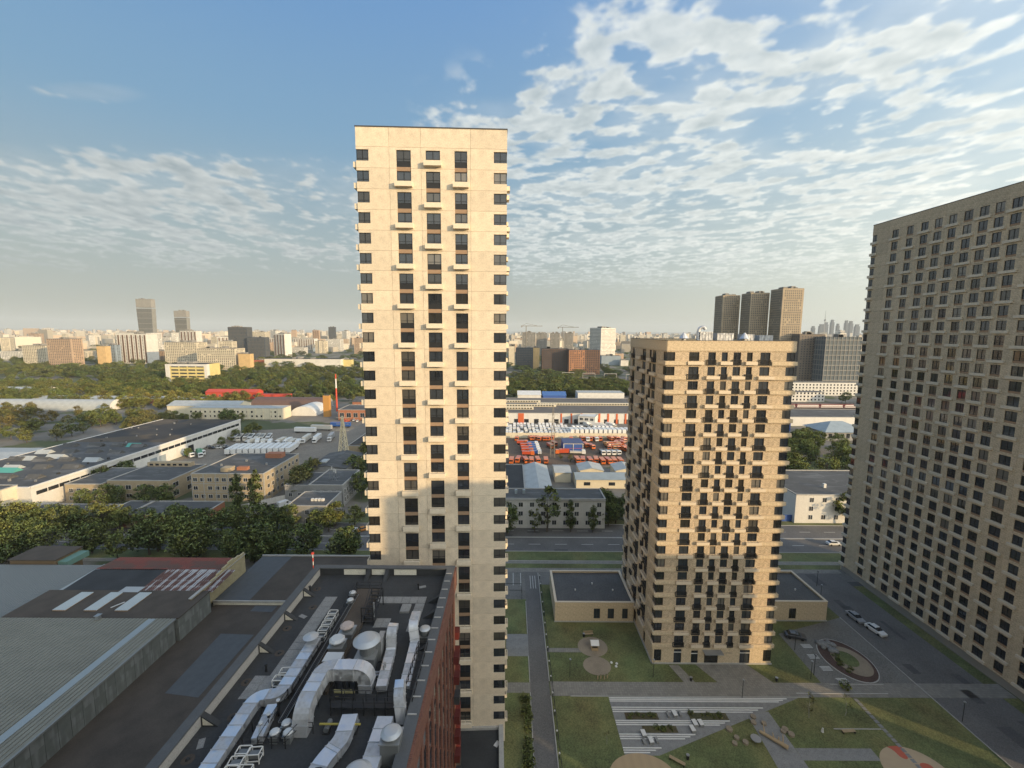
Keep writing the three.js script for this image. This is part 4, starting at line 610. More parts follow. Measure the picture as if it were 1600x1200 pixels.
function busParts(o, body, top) {
  mesh('body', cached('busbody', () => profile([[-5.9, 0.4], [5.9, 0.4], [6, 1.3], [5.8, 3.0], [-5.9, 3.05]], 2.5)), body, o); mesh('windows', cached('busglass', () => new MB().box(-1.27, 1.5, -5.4, 1.27, 2.5, 5.5).box(-1.05, 1.35, 5.5, 1.05, 2.7, 5.98).geo()), glassDark, o);
  mesh('roof_unit', cached('busroof', () => new MB().box(-0.9, 3.07, -3, 0.9, 3.35, 3).geo()), top, o); wheels(o, [-1.05, 1.05], [-3.4, 3.9], 0.5, 0.3);
}
const fleet = new Map();
function vehicle(kind, key, make, x, z, turn, label, group, cat) {
  let o; if (!fleet.has(key)) { o = thing(kind, label, cat || kind.split('_').pop(), [x, 0, z], turn); make(o); fleet.set(key, o); } else o = copy(fleet.get(key), [x, 0, z], turn, label);
  o.userData.label = label; if (group) o.userData.group = group; else delete o.userData.group; o.position.y = 0.04; return o;
}
const car = (c, x, z, turn, label, group) => vehicle('parked_car', 'car' + c, (o) => carParts(o, P[c]), x, z, turn, label, group, 'car');
const van = (c, x, z, turn, label, group) => vehicle('parked_van', 'van' + c, (o) => vanParts(o, P[c]), x, z, turn, label, group, 'van');
const truck = (a, b, len, x, z, turn, label, group, h, tank) => vehicle('parked_truck', 'truck' + a + b + len + (h || '') + (tank || ''), (o) => truckParts(o, P[a], P[b], len, h, tank), x, z, turn, label, group, 'truck');
const bus = (a, b, x, z, turn, label, group) => vehicle('parked_bus', 'bus' + a + b, (o) => busParts(o, P[a], P[b]), x, z, turn, label, group, 'bus');
const trailer = (c, len, x, z, turn, label, group) => vehicle('parked_trailer', 'trl' + c + len, (o) => { new MB().box(-1.25, 1.1, -len / 2, 1.25, 3.9, len / 2).build('box', P[c], o); new MB().box(-1.1, 0.85, -len / 2, 1.1, 1.1, len / 2).build('chassis', tyre, o); wheels(o, [-1, 1], [-len / 2 + 1.2, -len / 2 + 2.5, len / 2 - 1.5], 0.5, 0.3); }, x, z, turn, label, group, 'trailer');
// ---------- courtyard and avenue ----------
const flat = (name, poly, y, m) => struct(name, new MB().prism(poly, y - 0.5, y), m);
const rect = (x0, x1, z0, z1) => [[x0, z0], [x1, z0], [x1, z1], [x0, z1]];
flat('avenue', rect(-420, 320, -157.5, -137), 0.02, M.asphalt);
flat('avenue_service_lane', rect(-420, 320, -127, -118), 0.016, M.asphaltOld);
struct('kerb', new MB().box(-420, 0, -147.3, 320, 0.14, -146.7).box(-420, 0, -137.2, 320, 0.14, -136.95).box(-420, 0, -157.8, 320, 0.14, -157.5).box(-420, 0, -131.2, 320, 0.12, -131), M.kerb);
flat('sidewalk', rect(-420, 320, -131, -129.4), 0.035, M.paving); flat('sidewalk', rect(-60, 100, -126.8, -124.6), 0.035, M.paving);
flat('lawn_strip', rect(-420, 320, -136.95, -131.2), 0.03, M.grass); flat('lawn_strip', rect(-60, 320, -129.4, -126.8), 0.03, M.grass); flat('lawn_strip', rect(-420, 320, -163, -157.8), 0.03, M.grass);
const dash = new MB(); for (let x = -300; x < 300; x += 9) dash.box(x, 0.021, -152.3, x + 4, 0.028, -152.15).box(x, 0.021, -142.1, x + 4, 0.028, -141.95); struct('lane_markings', dash, M.whitePaint);
flat('court_ground', rect(-8, 101, -118, -40), 0.012, M.grass);
flat('service_road', rect(4.1, 8, -124.6, -40), 0.03, M.asphalt); flat('parking_apron', rect(-9, 4.1, -124.6, -111), 0.026, M.asphaltOld);
const pm = new MB(); for (const x of [-6.5, -4.2, -1.9, 0.6, 2.8]) pm.box(x, 0.027, -124, x + 0.12, 0.034, -117.5); for (const x of [5.6, 6.3, 7.0]) pm.box(x, 0.031, -122.5, x + 0.1, 0.038, -116); struct('parking_markings', pm, M.whitePaint);
flat('concrete_yard', rect(-1, 4.1, -97.2, -90), 0.03, M.slab); flat('footpath', rect(-1, 4.1, -82.6, -80), 0.03, M.paving);
flat('footpath', rect(8.3, 16, -92.6, -91.3), 0.03, M.paving); flat('promenade', rect(8.2, 101, -82.9, -79.3), 0.034, M.paving);
flat('footpath', [[34.5, -87.6], [36.6, -87.6], [38.3, -82.9], [36.0, -82.9]], 0.03, M.paving); flat('entrance_plaza', [[40.3, -88], [51.5, -88], [54.5, -82.9], [43, -82.9]], 0.03, M.paving);
struct('kerb', new MB().box(8.0, 0, -124, 8.18, 0.14, -83).box(8.0, 0, -79.2, 8.18, 0.14, -40).box(3.95, 0, -110, 4.1, 0.14, -97.2).box(3.95, 0, -90, 4.1, 0.14, -82.6).box(3.95, 0, -80, 4.1, 0.14, -50).box(12, 0, -79.3, 60, 0.12, -79.15), M.kerb);
// playground circles
const disc = (x, z, rx, rz, n = 40) => Array.from({ length: n }, (_, i) => [x + rx * Math.cos(i / n * 6.2832), z + rz * Math.sin(i / n * 6.2832)]);
flat('sand_circle', disc(18.9, -93.1, 3.4, 3.2), 0.045, M.sand); flat('sand_circle', disc(18.8, -87.3, 3.0, 2.7), 0.05, M.sand);
{ const o = thing('playhouse', 'small wooden playhouse with a pale pitched roof on the sand circle', 'playhouse', [19.2, 0.05, -92.6]); new MB().box(-0.75, 0, -0.8, 0.75, 1.3, -0.7).box(-0.75, 0, -0.7, -0.65, 1.3, 0.8).box(0.65, 0, -0.7, 0.75, 1.3, 0.8).box(-0.65, 0, 0.7, 0.65, 0.55, 0.8).build('wall', M.wood, o); new MB().hull4([V(-0.95, 1.25, 1.0), V(0.95, 1.25, 1.0), V(0.95, 1.33, 1.0), V(-0.95, 1.33, 1.0)], [V(-0.95, 1.95, 0), V(0.95, 1.95, 0), V(0.95, 2.03, 0), V(-0.95, 2.03, 0)]).build('roof', M.whitePaint, o); new MB().hull4([V(-0.95, 1.95, -0.02), V(0.95, 1.95, -0.02), V(0.95, 2.03, -0.02), V(-0.95, 2.03, -0.02)], [V(-0.95, 1.25, -1.0), V(0.95, 1.25, -1.0), V(0.95, 1.33, -1.0), V(-0.95, 1.33, -1.0)]).build('roof', M.whitePaint, o); }
function bench(label, x, z, turn, back = true, w = 1.8, group) { const o = thing('park_bench', label, 'bench', [x, 0.05, z], turn, group); for (let i = 0; i < 4; i++) new MB().box(-w / 2, 0.42, -0.28 + i * 0.15, w / 2, 0.46, -0.16 + i * 0.15).build('seat_slat', M.wood, o); if (back) for (let i = 0; i < 3; i++) new MB().box(-w / 2, 0.55 + i * 0.14, -0.36, w / 2, 0.65 + i * 0.14, -0.32).build('back_slat', M.wood, o); for (const x2 of [-w / 2 + 0.15, w / 2 - 0.15]) new MB().box(x2 - 0.04, 0, -0.3, x2 + 0.04, 0.42, 0.3).build('leg', M.iron, o); return o; }
bench('pale wooden bench on the lawn behind the sand circle with the playhouse', 18.6, -96.9, 0.1, true, 2.2);
for (const [x, z, l] of [[22.1, -88.1, 'leftmost of three white stones on the lawn beside the front sand circle'], [23.2, -87.8, 'upper right of three white stones on the lawn beside the front sand circle'], [22.9, -87.0, 'lowest of three white stones on the lawn beside the front sand circle']]) { const g = new THREE.IcosahedronGeometry(0.3, 1); g.scale(1, 0.7, 1); const o = tag(mesh('garden_stone', g, M.whitePaint), l, 'stone'); o.position.set(x, 0.15, z); }
for (const [i, [x, z]] of [[18.2, -83.6], [18.9, -83.8], [19.6, -83.6], [20.3, -83.9]].entries()) { const o = thing('play_post', 'pale carved play post in the row of four between sand circle and promenade', 'play post', [x, 0.03, z], 0, 'carved play posts'); new MB().cyl(V(0, 0, 0), V(0.04, 0.8, 0), 0.13, 0.11, 8).build('post', M.wood, o); new MB().cyl(V(0.04, 0.8, 0), V(0.04, 1.05, 0), 0.17, 0.08, 8).build('head', M.sand, o); }
// terrace of shallow steps with beds and seats
{
  const g0 = 57.4, lim = (z) => 25.3 + (z + 67.7) * (57.4 - 25.3) / (-79.6 + 67.7);
  flat('terrace', [[19.5, -79.1], [57.2, -79.1], [25.6, -67.0], [19.7, -67.0]], 0.04, M.slab);
  const zs = [[-78.9, -78.1], [-76.7, -75.7], [-73.8, -72.9], [-71.0, -70.1], [-68.4, -67.5]];
  zs.forEach(([a, b], i) => { for (let k = 0; k < 3; k++) { const z = a + (b - a) * k / 2.2; struct('step', new MB().box(19.55 + i * 0.03, 0, z, Math.max(24, lim(z) - 0.8), 0.16 - k * 0.03, z + 0.17), M.whitePaint); } });
  const soil = mapMat(grassTex(61, 0.075, 0.075, 0.035), 0.95);
  for (const [x0, x1, z0, z1] of [[21.7, 27.9, -75.5, -74.0], [33.8, 41, -75.5, -74.0], [24.2, 30.5, -72.7, -71.3]]) { flat('planting_bed', rect(x0, x1, z0, z1), 0.07, soil); trees(['bush'], 7, x0 + 0.4, x1 - 0.4, z0 + 0.3, z1 - 0.3, 0.4, 0.8, 'low green shrub in a terrace bed', 'shrubs in the terrace beds'); }
  const seat = (x, z, turn, label, table) => { const o = thing('terrace_seat', label, 'seat', [x, 0.05, z], turn); new MB().box(-0.35, 0, -0.6, 0.35, 0.5, 0.6).build('block', M.slab, o); new MB().box(-0.38, 0.5, -0.63, 0.38, 0.57, 0.63).build('top', M.whitePaint, o); if (table) for (const q of [-1.25, 1.1]) { new MB().box(q - 0.22, 0, -0.55, q + 0.22, 0.4, 0.55).build('stool', M.slab, o); } };
  seat(31.1, -75.0, 0.1, 'white topped table with two stools between the two far terrace beds', true); seat(24.0, -70.8, 0.1, 'grey seat at the left end of the middle terrace bed', false); seat(24.9, -69.5, 0.1, 'white topped table with two stools on the nearest terrace level', true); seat(33.2, -71.8, 0.1, 'single pale seat near the slanted lawn edge on the terrace', false); seat(34.1, -73.0, 0.1, 'left one of two small pale seats on the middle terrace steps', false); seat(35.2, -73.0, 0.1, 'right one of two small pale seats on the middle terrace steps', false);
}
flat('wood_deck_circle', disc(21.8, -63.0, 5.6, 4.4), 0.055, M.wood); bench('pale backless bench beside the round wooden deck at the bottom of the photo', 28.2, -65.8, -0.6, false, 2.6);
// fallen tree sculpture and stepping discs
flat('footpath', [[45.0, -75.6], [49.4, -75.9], [50.0, -62], [44.6, -62]], 0.03, M.slab);
{ const o = thing('climbing_log', 'pale fallen log with branch stubs to climb, lying across the grey path', 'log', [46.7, 0.05, -69.8]); new MB().cyl(V(-1.5, 0.35, -1.6), V(1.6, 0.5, 1.7), 0.24, 0.36, 10).build('trunk', M.wood, o); const b = new MB(); for (const [a, c, d, e, f, g] of [[-0.9, 0.4, -1, -0.7, 1.7, -2.2], [0.1, 0.5, 0.1, 0, 1.4, -0.3], [0.6, 0.5, 0.6, 0.7, 1.3, 0.4], [1.1, 0.5, 1.1, 1.5, 1.6, 0.2]]) b.cyl(V(a, c, d), V(e, f, g), 0.12, 0.05, 6); b.build('branch', M.wood, o); }
const stone = (x, z, r, l) => { const o = tag(mesh('stepping_disc', cached('disc' + r, () => new MB().cyl(V(0, 0, 0), V(0, 0.35, 0), r, r * 0.97, 14).geo()), M.sand), l, 'stepping disc', 'stepping discs around the climbing log'); o.position.set(x, 0.03, z); };
for (const [x, z, r] of [[45.8, -74.6, 0.5], [45.2, -73.4, 0.5], [47.0, -73.2, 0.45], [50.2, -72.0, 0.55], [50.7, -71.0, 0.55], [49.6, -71.6, 0.45], [40.0, -72.0, 0.6], [40.5, -70.3, 0.45], [39.6, -69.2, 0.45], [41.6, -69.4, 0.5]]) stone(x, z, r, 'round pale stepping disc near the climbing log');
{ const o = thing('round_table', 'round grey table left of the climbing log', 'table', [43.5, 0.03, -69.6]); new MB().cyl(V(0, 0, 0), V(0, 0.7, 0), 0.2, 0.2, 10).build('leg', M.slab, o); new MB().cyl(V(0, 0.7, 0), V(0, 0.8, 0), 0.85, 0.85, 20).build('table_top', M.steel, o); }
tree('sapling', 56.3, -74.6, 5.2, 'thin young tree on the dark lawn nearer the terrace'); tree('sapling', 63.5, -75.1, 4.4, 'thin young tree on the dark lawn nearer the slab path'); tree('bush', 68.3, -81.4, 1.6, 'olive shrub beside the promenade at the slab path'); tree('sapling', 17.0, -69.0, 2.6, 'tiny young tree on the lawn left of the terrace');
{ const o = thing('dog_figure', 'small white garden figure standing on the dark lawn', 'figure', [56.8, 0.03, -71.7]); new MB().cyl(V(0, 0, 0), V(0, 0.6, 0), 0.25, 0.13, 8).build('body', M.whitePaint, o); mesh('head', new THREE.IcosahedronGeometry(0.14, 1), M.whitePaint, o).position.set(0, 0.7, 0.05); }
for (let i = 0; i < 16; i++) { const z = -79 + i * 0.95; struct('path_slab', new MB().box(68.1, 0, z, 68.8, 0.07, z + 0.75), M.slab); }
struct('lawn_edge', new MB().box(59.3, 0, -72.35, 68, 0.1, -72.2), M.kerb); bench('low grey bench on the lawn beside the slab path', 61.4, -71.5, 0.05, false, 2.4);
flat('play_circle', disc(67.5, -64.2, 5.2, 4.8), 0.05, mapMat(tex(256, (u, v) => { const k = 0.85 + 0.3 * fbm(u * 5, v * 5, 71, 4, 5), d = vn(u * 4, v * 4, 75, 4); return d > 0.72 ? [0.42 * k, 0.10 * k, 0.06 * k] : [0.40 * k, 0.31 * k, 0.2 * k]; }, 9), 0.9));
flat('footpath', rect(49.8, 63, -68.5, -66.3), 0.03, M.slab);
// parking round the oval island
flat('parking_court', [[64.6, -97.8], [84, -104], [84, -80.6], [64.4, -80.6]], 0.03, M.asphaltOld); flat('road_right', rect(84, 98, -137, -40), 0.028, M.asphalt);
struct('oval_kerb', new MB().prism(disc(74.6, -89.4, 5.0, 6.6), 0, 0.13), M.kerb); struct('oval_bed', new MB().prism(disc(74.6, -89.4, 4.8, 6.4), 0.13, 0.14), mapMat(speck(0.075, 0.045, 0.035, 0.5, 4, 128, 72), 0.95)); struct('oval_path', new MB().prism(disc(75.3, -89.0, 3.5, 4.5), 0.14, 0.155), M.sand); struct('oval_lawn', new MB().prism(disc(74.9, -89.6, 2.0, 2.4), 0.155, 0.17), M.grass);
{ const o = thing('rock_pile', 'pile of pale boulders at the far end of the oval island', 'rocks', [73.3, 0.15, -93.6]); for (let i = 0; i < 12; i++) { const g = new THREE.IcosahedronGeometry(rr(0.35, 0.8), 1); g.scale(1.2, 0.7, 1); const b = mesh('boulder', g, M.slab, o); b.position.set(rr(-1.8, 2.2), 0.2, rr(-1.5, 1.8)); b.rotation.y = rr(0, 6); } }
trees(['bush'], 10, 71, 73.6, -91, -85.5, 0.4, 0.8, 'low dark shrub on the near side of the oval island', 'shrubs on the oval island');
const st = new MB(); for (const [x, z] of [[68.7, -94.3], [68.0, -91.0], [68.4, -87.5], [69.5, -84.2]]) for (let k = 0; k < 4; k++) st.box(x - 1.2, 0.031, z + k * 0.35, x + 1.0, 0.038, z + k * 0.35 + 0.14); struct('parking_markings', st, M.whitePaint);
struct('kerb', new MB().box(57.5, 0, -80.3, 76, 0.12, -80.1).box(66, 0, -82.6, 77, 0.12, -82.45).box(83.85, 0, -104, 84, 0.14, -40), M.kerb);
car('dark', 67.6, -96.4, 1.3, 'dark car parked on the court beyond the lawn of the brick tower'); car('white', 110.4, -142.6, 1.57, 'white car driving on the avenue before the grey brown slab', null); car('white', 88.6, -98.6, 0.2, 'white car standing on the road below the grey brown slab'); car('grey', 87.4, -103.4, 0.1, 'grey car standing behind the white one below the grey brown slab');
for (const [i, [x, z]] of [[65, -92.4], [64.4, -85.1], [87.7, -118]].entries()) { const o = thing('street_lamp', ['dark lamp post at the edge of the brick tower lawn by the parking', 'dark lamp post at the near corner of the brick tower lawn', 'lamp post beside the avenue end of the court road'][i], 'street lamp', [x, 0, z]); new MB().cyl(V(0, 0, 0), V(0, 4.4, 0), 0.07, 0.05, 8).build('pole', M.iron, o); new MB().box(-0.12, 4.4, -0.3, 0.12, 4.5, 0.3).build('lamp_head', M.iron, o); }
for (let i = 0, f; i < 14; i++) { const z = -121 + i * 4.2, label = 'low white topped bollard lamp along the court fence'; if (!i) { f = thing('bollard_lamp', label, 'bollard', [8.4, 0, z], 0, 'bollard lamps along the court fence'); new MB().cyl(V(0, 0, 0), V(0, 0.95, 0), 0.07, 0.07, 8).build('post', M.iron, f); new MB().cyl(V(0, 0.95, 0), V(0, 1.15, 0), 0.15, 0.13, 8).build('cap', M.whitePaint, f); globalThis.bol = f; } else copy(globalThis.bol, [8.4, 0, z], 0, label); }
{ const o = thing('court_fence', 'thin dark fence between service road and court lawn', 'fence', [8.6, 0, -80]); const p = new MB(), r = new MB(); for (let z = -38; z < 38; z += 2.4) p.box(-0.03, 0, z - 0.03, 0.03, 1.3, z + 0.03); for (const y of [0.25, 1.25]) r.box(-0.02, y, -38, 0.02, y + 0.04, 38); p.build('posts', M.iron, o); r.build('rails', M.iron, o); }
{ const o = thing('car_port', 'thin dark frame standing on the apron beside the cream tower', 'frame', [1.2, 0, -114]); const m = new MB(); for (const x of [-4.5, 1.8]) m.box(x - 0.05, 0, -0.05, x + 0.05, 2.6, 0.05).box(x - 0.05, 0, 3.0, x + 0.05, 2.6, 3.1); m.box(-4.5, 2.6, -0.05, 1.8, 2.7, 0.05).box(-4.5, 2.6, 3, 1.8, 2.7, 3.1).box(1.75, 2.6, 0.05, 1.85, 2.7, 3); m.build('frame', M.iron, o); }
trees(['bush'], 16, 2.6, 3.7, -79, -62, 0.9, 1.5, 'yellowing hedge shrub along the service road', 'hedge shrubs along the service road');
// low wings of the brick tower
function wing(name, label, x0, x1, z0, z1, h, wins) {
  const o = thing(name, label, 'building', [x0, 0, z1]), w = x1 - x0, d = z1 - z0; // local x 0..w, z -d..0
  const cells = [0, ...wins.flatMap(([a, b]) => [a, b])]; const g = face(o, 0, 0, 0);
  g('wall', panelGeo(w, h, wins.map(([a, b, y0, y1]) => [a, y0, b, y1]), 0.3), M.tanBrick2, 0, 0);
  new MB().box(0, 0, -d, 0.3, h, -0.3).box(w - 0.3, 0, -d, w, h, -0.3).box(0.3, 0, -d, w - 0.3, h, -d + 0.3).build('wall', M.tanBrick2, o);
  new MB().box(0.3, 0, -d + 0.3, w - 0.3, h - 0.6, -0.3).build('core', M.dark, o); new MB().box(0.3, h - 0.6, -d + 0.3, w - 0.3, h - 0.5, -0.3).build('roof', mapMat(speck(0.085, 0.085, 0.083, 0.3, 9, 256, 73), 0.9), o);
  new MB().box(-0.08, h, -0.5, w + 0.08, h + 0.1, 0.08).box(-0.08, h, -d, 0.5, h + 0.1, -0.5).box(w - 0.5, h, -d, w + 0.08, h + 0.1, -0.5).box(0.5, h, -d, w - 0.5, h + 0.1, -d + 0.5).build('coping', M.palePanel, o);
  for (const [a, b, y0, y1] of wins) windowAt(g, (a + b) / 2, y0, b - a - 0.04, y1 - y0, 2, 0);
  new MB().box(-0.15, 0, 0.005, w + 0.15, 0.3, 0.14).build('plinth', M.kerb, o); for (let i = 0; i < 3; i++) new MB().cyl(V(w * (0.3 + 0.25 * i), h - 0.5, -d * (0.4 + 0.2 * (i % 2))), V(w * (0.3 + 0.25 * i), h - 0.1, -d * (0.4 + 0.2 * (i % 2))), 0.16, 0.2, 8).build('roof_vent', M.whitePaint, o);
  return o;
}
wing('tower_wing', 'low tan brick wing with a grey roof left of the brick tower', 11, 30.6, -116.5, -101.8, 5.2, [[9.7, 11.3, 0.9, 3.6], [13.2, 14.8, 0.9, 3.6], [16.8, 18.2, 0.9, 3.6]]);
wing('tower_wing', 'low tan brick wing with a grey roof right of the brick tower', 57.2, 79.4, -117, -102.6, 5.2, [[2.2, 3.6, 0.6, 3.6], [7.2, 9.0, 0.6, 3.4], [12.7, 14.5, 0.6, 3.4]]);
// ventilation machines on the brick tower roof
{
  const y = 69.6, bx = 31;
  for (const [x, z, w, d, h, l] of [[9.5, -5, 2.6, 2, 2.6, 'domed silver machine at the left of the brick tower roof group'], [13.5, -5, 3.4, 2, 2.3, 'long silver machine in the middle of the brick tower roof group'], [18.2, -5, 2.4, 2, 2.1, 'silver machine behind the cone on the brick tower roof'], [22, -5, 2.8, 2, 1.9, 'rightmost silver machine on the brick tower roof']]) { const o = thing('roof_machine', l, 'roof machine', [bx + x, y, -88 + z]); new MB().box(-w / 2, 0.6, -d / 2, w / 2, h, d / 2).build('case', zincs[1], o); const f = new MB(); for (const q of [-w / 2 + 0.1, w / 2 - 0.1]) f.box(q - 0.05, 0, -d / 2, q + 0.05, 0.6, d / 2); f.build('feet', M.iron, o); const r = new MB(); for (let q = -w / 2; q <= w / 2; q += 0.6) r.box(q - 0.03, 0.6, d / 2 + 0.002, q + 0.03, h, d / 2 + 0.06); r.build('ribs', M.whitePaint, o); }
  { const o = thing('roof_bend', 'shiny curved duct bend sticking up on the brick tower roof', 'air duct', [bx + 8, y, -92.5]); const c = new THREE.CatmullRomCurve3([V(0, 0, 0), V(0, 2.6, 0), V(0.3, 3.3, 0), V(1.0, 3.5, 0.2), V(1.3, 3.0, 0.3)]); mesh('bend', new THREE.TubeGeometry(c, 16, 0.35, 10), zincs[0], o); }
  for (const [x, l] of [[4.6, 'silver cone cowl at the left end of the brick tower roof'], [17.2, 'silver cone cowl in the middle of the brick tower roof']]) { const o = thing('cone_cowl', l, 'cowl', [bx + x, y, -91.5]); new MB().cyl(V(0, 0, 0), V(0, 1.2, 0), 0.4, 0.4, 10).build('neck', zincs[1], o); new MB().cyl(V(0, 1.2, 0), V(0, 2.4, 0), 1.0, 0.15, 12).build('cone', zincs[0], o); }
}

{ const pr = rngOf(88), pm2 = mapMat(speck(0.085, 0.083, 0.08, 0.3, 6, 256, 131, 60), 0.95); for (let i = 0; i < 26; i++) { const x = -60 + 170 * pr(), z = i % 3 ? -156 + 18 * pr() : -126 + 7 * pr(), w = 2 + 7 * pr(), d = 0.8 + 1.6 * pr(); if (Math.abs(z + 147) < 1.8) continue; struct('asphalt_patch', new MB().prism([[x, z], [x + w, z + 0.3 * pr()], [x + w - 0.4, z + d], [x + 0.2, z + d - 0.2]], 0.022, 0.026), pm2); } for (let i = 0; i < 12; i++) { const x = 84.5 + 11 * pr(), z = -130 + 80 * pr(), w = 1 + 2 * pr(), d = 2 + 6 * pr(); struct('asphalt_patch', new MB().prism([[x, z], [x + w, z], [x + w, z + d], [x + 0.2, z + d]], 0.03, 0.034), pm2); } }
for (const [i, [x, z]] of [[12.5, -84.2], [30, -84.2], [46, -79.0], [63, -84.0], [84.6, -112], [84.6, -74]].entries()) { const o = thing('street_lamp', ['thin promenade lamp nearest the service road', 'thin promenade lamp before the left corner of the brick tower', 'thin promenade lamp between plaza and terrace', 'thin promenade lamp at the right end of the tower lawn', 'thin lamp beside the court road near the tower wing', 'thin lamp beside the court road near the round play surface'][i], 'street lamp', [x, 0, z]); new MB().cyl(V(0, 0, 0), V(0, 4, 0), 0.06, 0.045, 8).build('pole', M.iron, o); new MB().cyl(V(0, 4, 0), V(0, 4.12, 0), 0.24, 0.2, 10).build('lamp_head', M.steel, o); }
for (const [i, [x, z]] of [[17.4, -96.4], [37.6, -83.3], [55.4, -83.3], [30.2, -66.4]].entries()) { const o = thing('litter_bin', ['small dark litter bin beside the bench behind the sand circle', 'small dark litter bin at the tower footpath', 'small dark litter bin at the right edge of the plaza', 'small dark litter bin beside the backless bench'][i], 'bin', [x, 0.03, z]); new MB().cyl(V(0, 0, 0), V(0, 0.8, 0), 0.22, 0.26, 10).build('body', M.iron, o); new MB().cyl(V(0, 0.8, 0), V(0, 0.86, 0), 0.29, 0.29, 10).build('rim', M.steel, o); }
car('white', -20, -150.5, -1.57, 'white car driving on the far lane between the towers, seen past the cream tower', null); car('dark', 66, -142.2, 1.57, 'dark car driving on the avenue behind the brick tower'); van('white', -140, -142.3, 1.57, 'white van driving on the avenue behind the tree row'); 
// ---------- yards, sheds and halls in the middle distance ----------
const wallTan = mapMat(speck(0.36, 0.29, 0.19, 0.22, 6, 256, 101), 0.92), wallGrey = mapMat(speck(0.26, 0.26, 0.25, 0.2, 6, 256, 102), 0.92), wallWhite = mapMat(speck(0.60, 0.585, 0.54, 0.12, 8, 256, 103), 0.9), wallCream = mapMat(speck(0.62, 0.56, 0.42, 0.12, 8, 256, 104), 0.9), brickOrange = mapMat(brickTex([0.33, 0.13, 0.07], [0.26, 0.18, 0.13], 0.3, 26, 8, 2, 105), 0.9);
const roofGrey = mapMat(tex(512, (u, v) => { const k = 0.7 + 0.6 * fbm(u * 6, v * 6, 106, 5, 6) + 0.15 * (vn(u * 90, v * 90, 107, 90) - 0.5), s = fbm(u * 3, v * 14, 108, 4) > 0.66 ? 1.5 : 1; return [0.074 * k * s, 0.075 * k * s, 0.073 * k * s]; }, 26), 0.85);
const roofTar = mapMat(tex(512, (u, v) => { const k = 0.65 + 0.7 * fbm(u * 7, v * 7, 109, 5, 7), b = step(0.5, 0.62, fbm(u * 3, v * 3, 111, 4, 3)); return mix3([0.036 * k, 0.035 * k, 0.034 * k], [0.085 * k, 0.066 * k, 0.045 * k], b); }, 60), 0.9);
const metalRoof = (r, g, b) => mapMat(tex(256, (u, v) => { const k = 0.85 + 0.3 * fbm(u * 4, v * 4, 112, 4, 4), e = (u * 12) % 1 < 0.1 ? 0.75 : 1; return [r * k * e, g * k * e, b * k * e]; }, 8), 0.55);
const mPale = metalRoof(0.38, 0.40, 0.39), mBlueGrey = metalRoof(0.26, 0.31, 0.33), mBrown = metalRoof(0.14, 0.085, 0.06), mRed = mat(0.50, 0.07, 0.04, 0.6), mBlue = mat(0.04, 0.10, 0.33, 0.5), mWhite = metalRoof(0.60, 0.60, 0.57);
const winG = (w, h) => cached('wing' + w + ',' + h, () => new MB().box(-w / 2, 0, -0.05, w / 2, h, 0.03).geo()), winF = (w, h) => cached('winf' + w + ',' + h, () => new MB().box(-w / 2 - 0.1, -0.1, -0.05, -w / 2, h + 0.1, 0.06).box(w / 2, -0.1, -0.05, w / 2 + 0.1, h + 0.1, 0.06).box(-w / 2, -0.1, -0.05, w / 2, 0, 0.06).box(-w / 2, h, -0.05, w / 2, h + 0.1, 0.06).box(-0.04, 0, 0.032, 0.04, h, 0.05).geo());
function wins(o, side, a, b, n, rows, y0, dy, w, h, framed = true) {   // side: f front, r right, l left of a block whose size is kept in userData while building
  const [W, D] = o.size, put = side === 'f' ? face(o, 0, D / 2, 0) : side === 'r' ? face(o, W / 2, 0, R(90)) : face(o, -W / 2, 0, R(-90));
  for (let r = 0; r < rows; r++) for (let i = 0; i < n; i++) { const x = a + (b - a) * (n > 1 ? i / (n - 1) : 0.5); if (hash(i, r, n) < 0.03) continue; const g = put('window', framed ? winF(w, h) : winG(w, h), framed ? M.whitePaint : M.pane[1], x, y0 + r * dy, 0); if (framed) mesh('pane', winG(w, h), M.pane[(i + r) % 3], g); }
}
function block(name, label, cat, x0, x1, z0, z1, h, wall, roof, { par = 0.5, group, turn = 0 } = {}) {
  const W = x1 - x0, D = z1 - z0, o = thing(name, label, cat, [(x0 + x1) / 2, 0, (z0 + z1) / 2], turn, group); o.size = [W, D];
  new MB().box(-W / 2, 0, -D / 2, W / 2, h, D / 2).build('wall', wall, o); new MB().box(-W / 2 + 0.35, h, -D / 2 + 0.35, W / 2 - 0.35, h + 0.06, D / 2 - 0.35).build('roof', roof, o);
  if (par) { const e = 0.08; new MB().box(-W / 2 - e, h, -D / 2 - e, W / 2 + e, h + par, -D / 2 + 0.34).box(-W / 2 - e, h, D / 2 - 0.34, W / 2 + e, h + par, D / 2 + e).box(-W / 2 - e, h, -D / 2 + 0.34, -W / 2 + 0.34, h + par, D / 2 - 0.34).box(W / 2 - 0.34, h, -D / 2 + 0.34, W / 2 + e, h + par, D / 2 - 0.34).build('parapet', M.kerb, o); }
  return o;
}
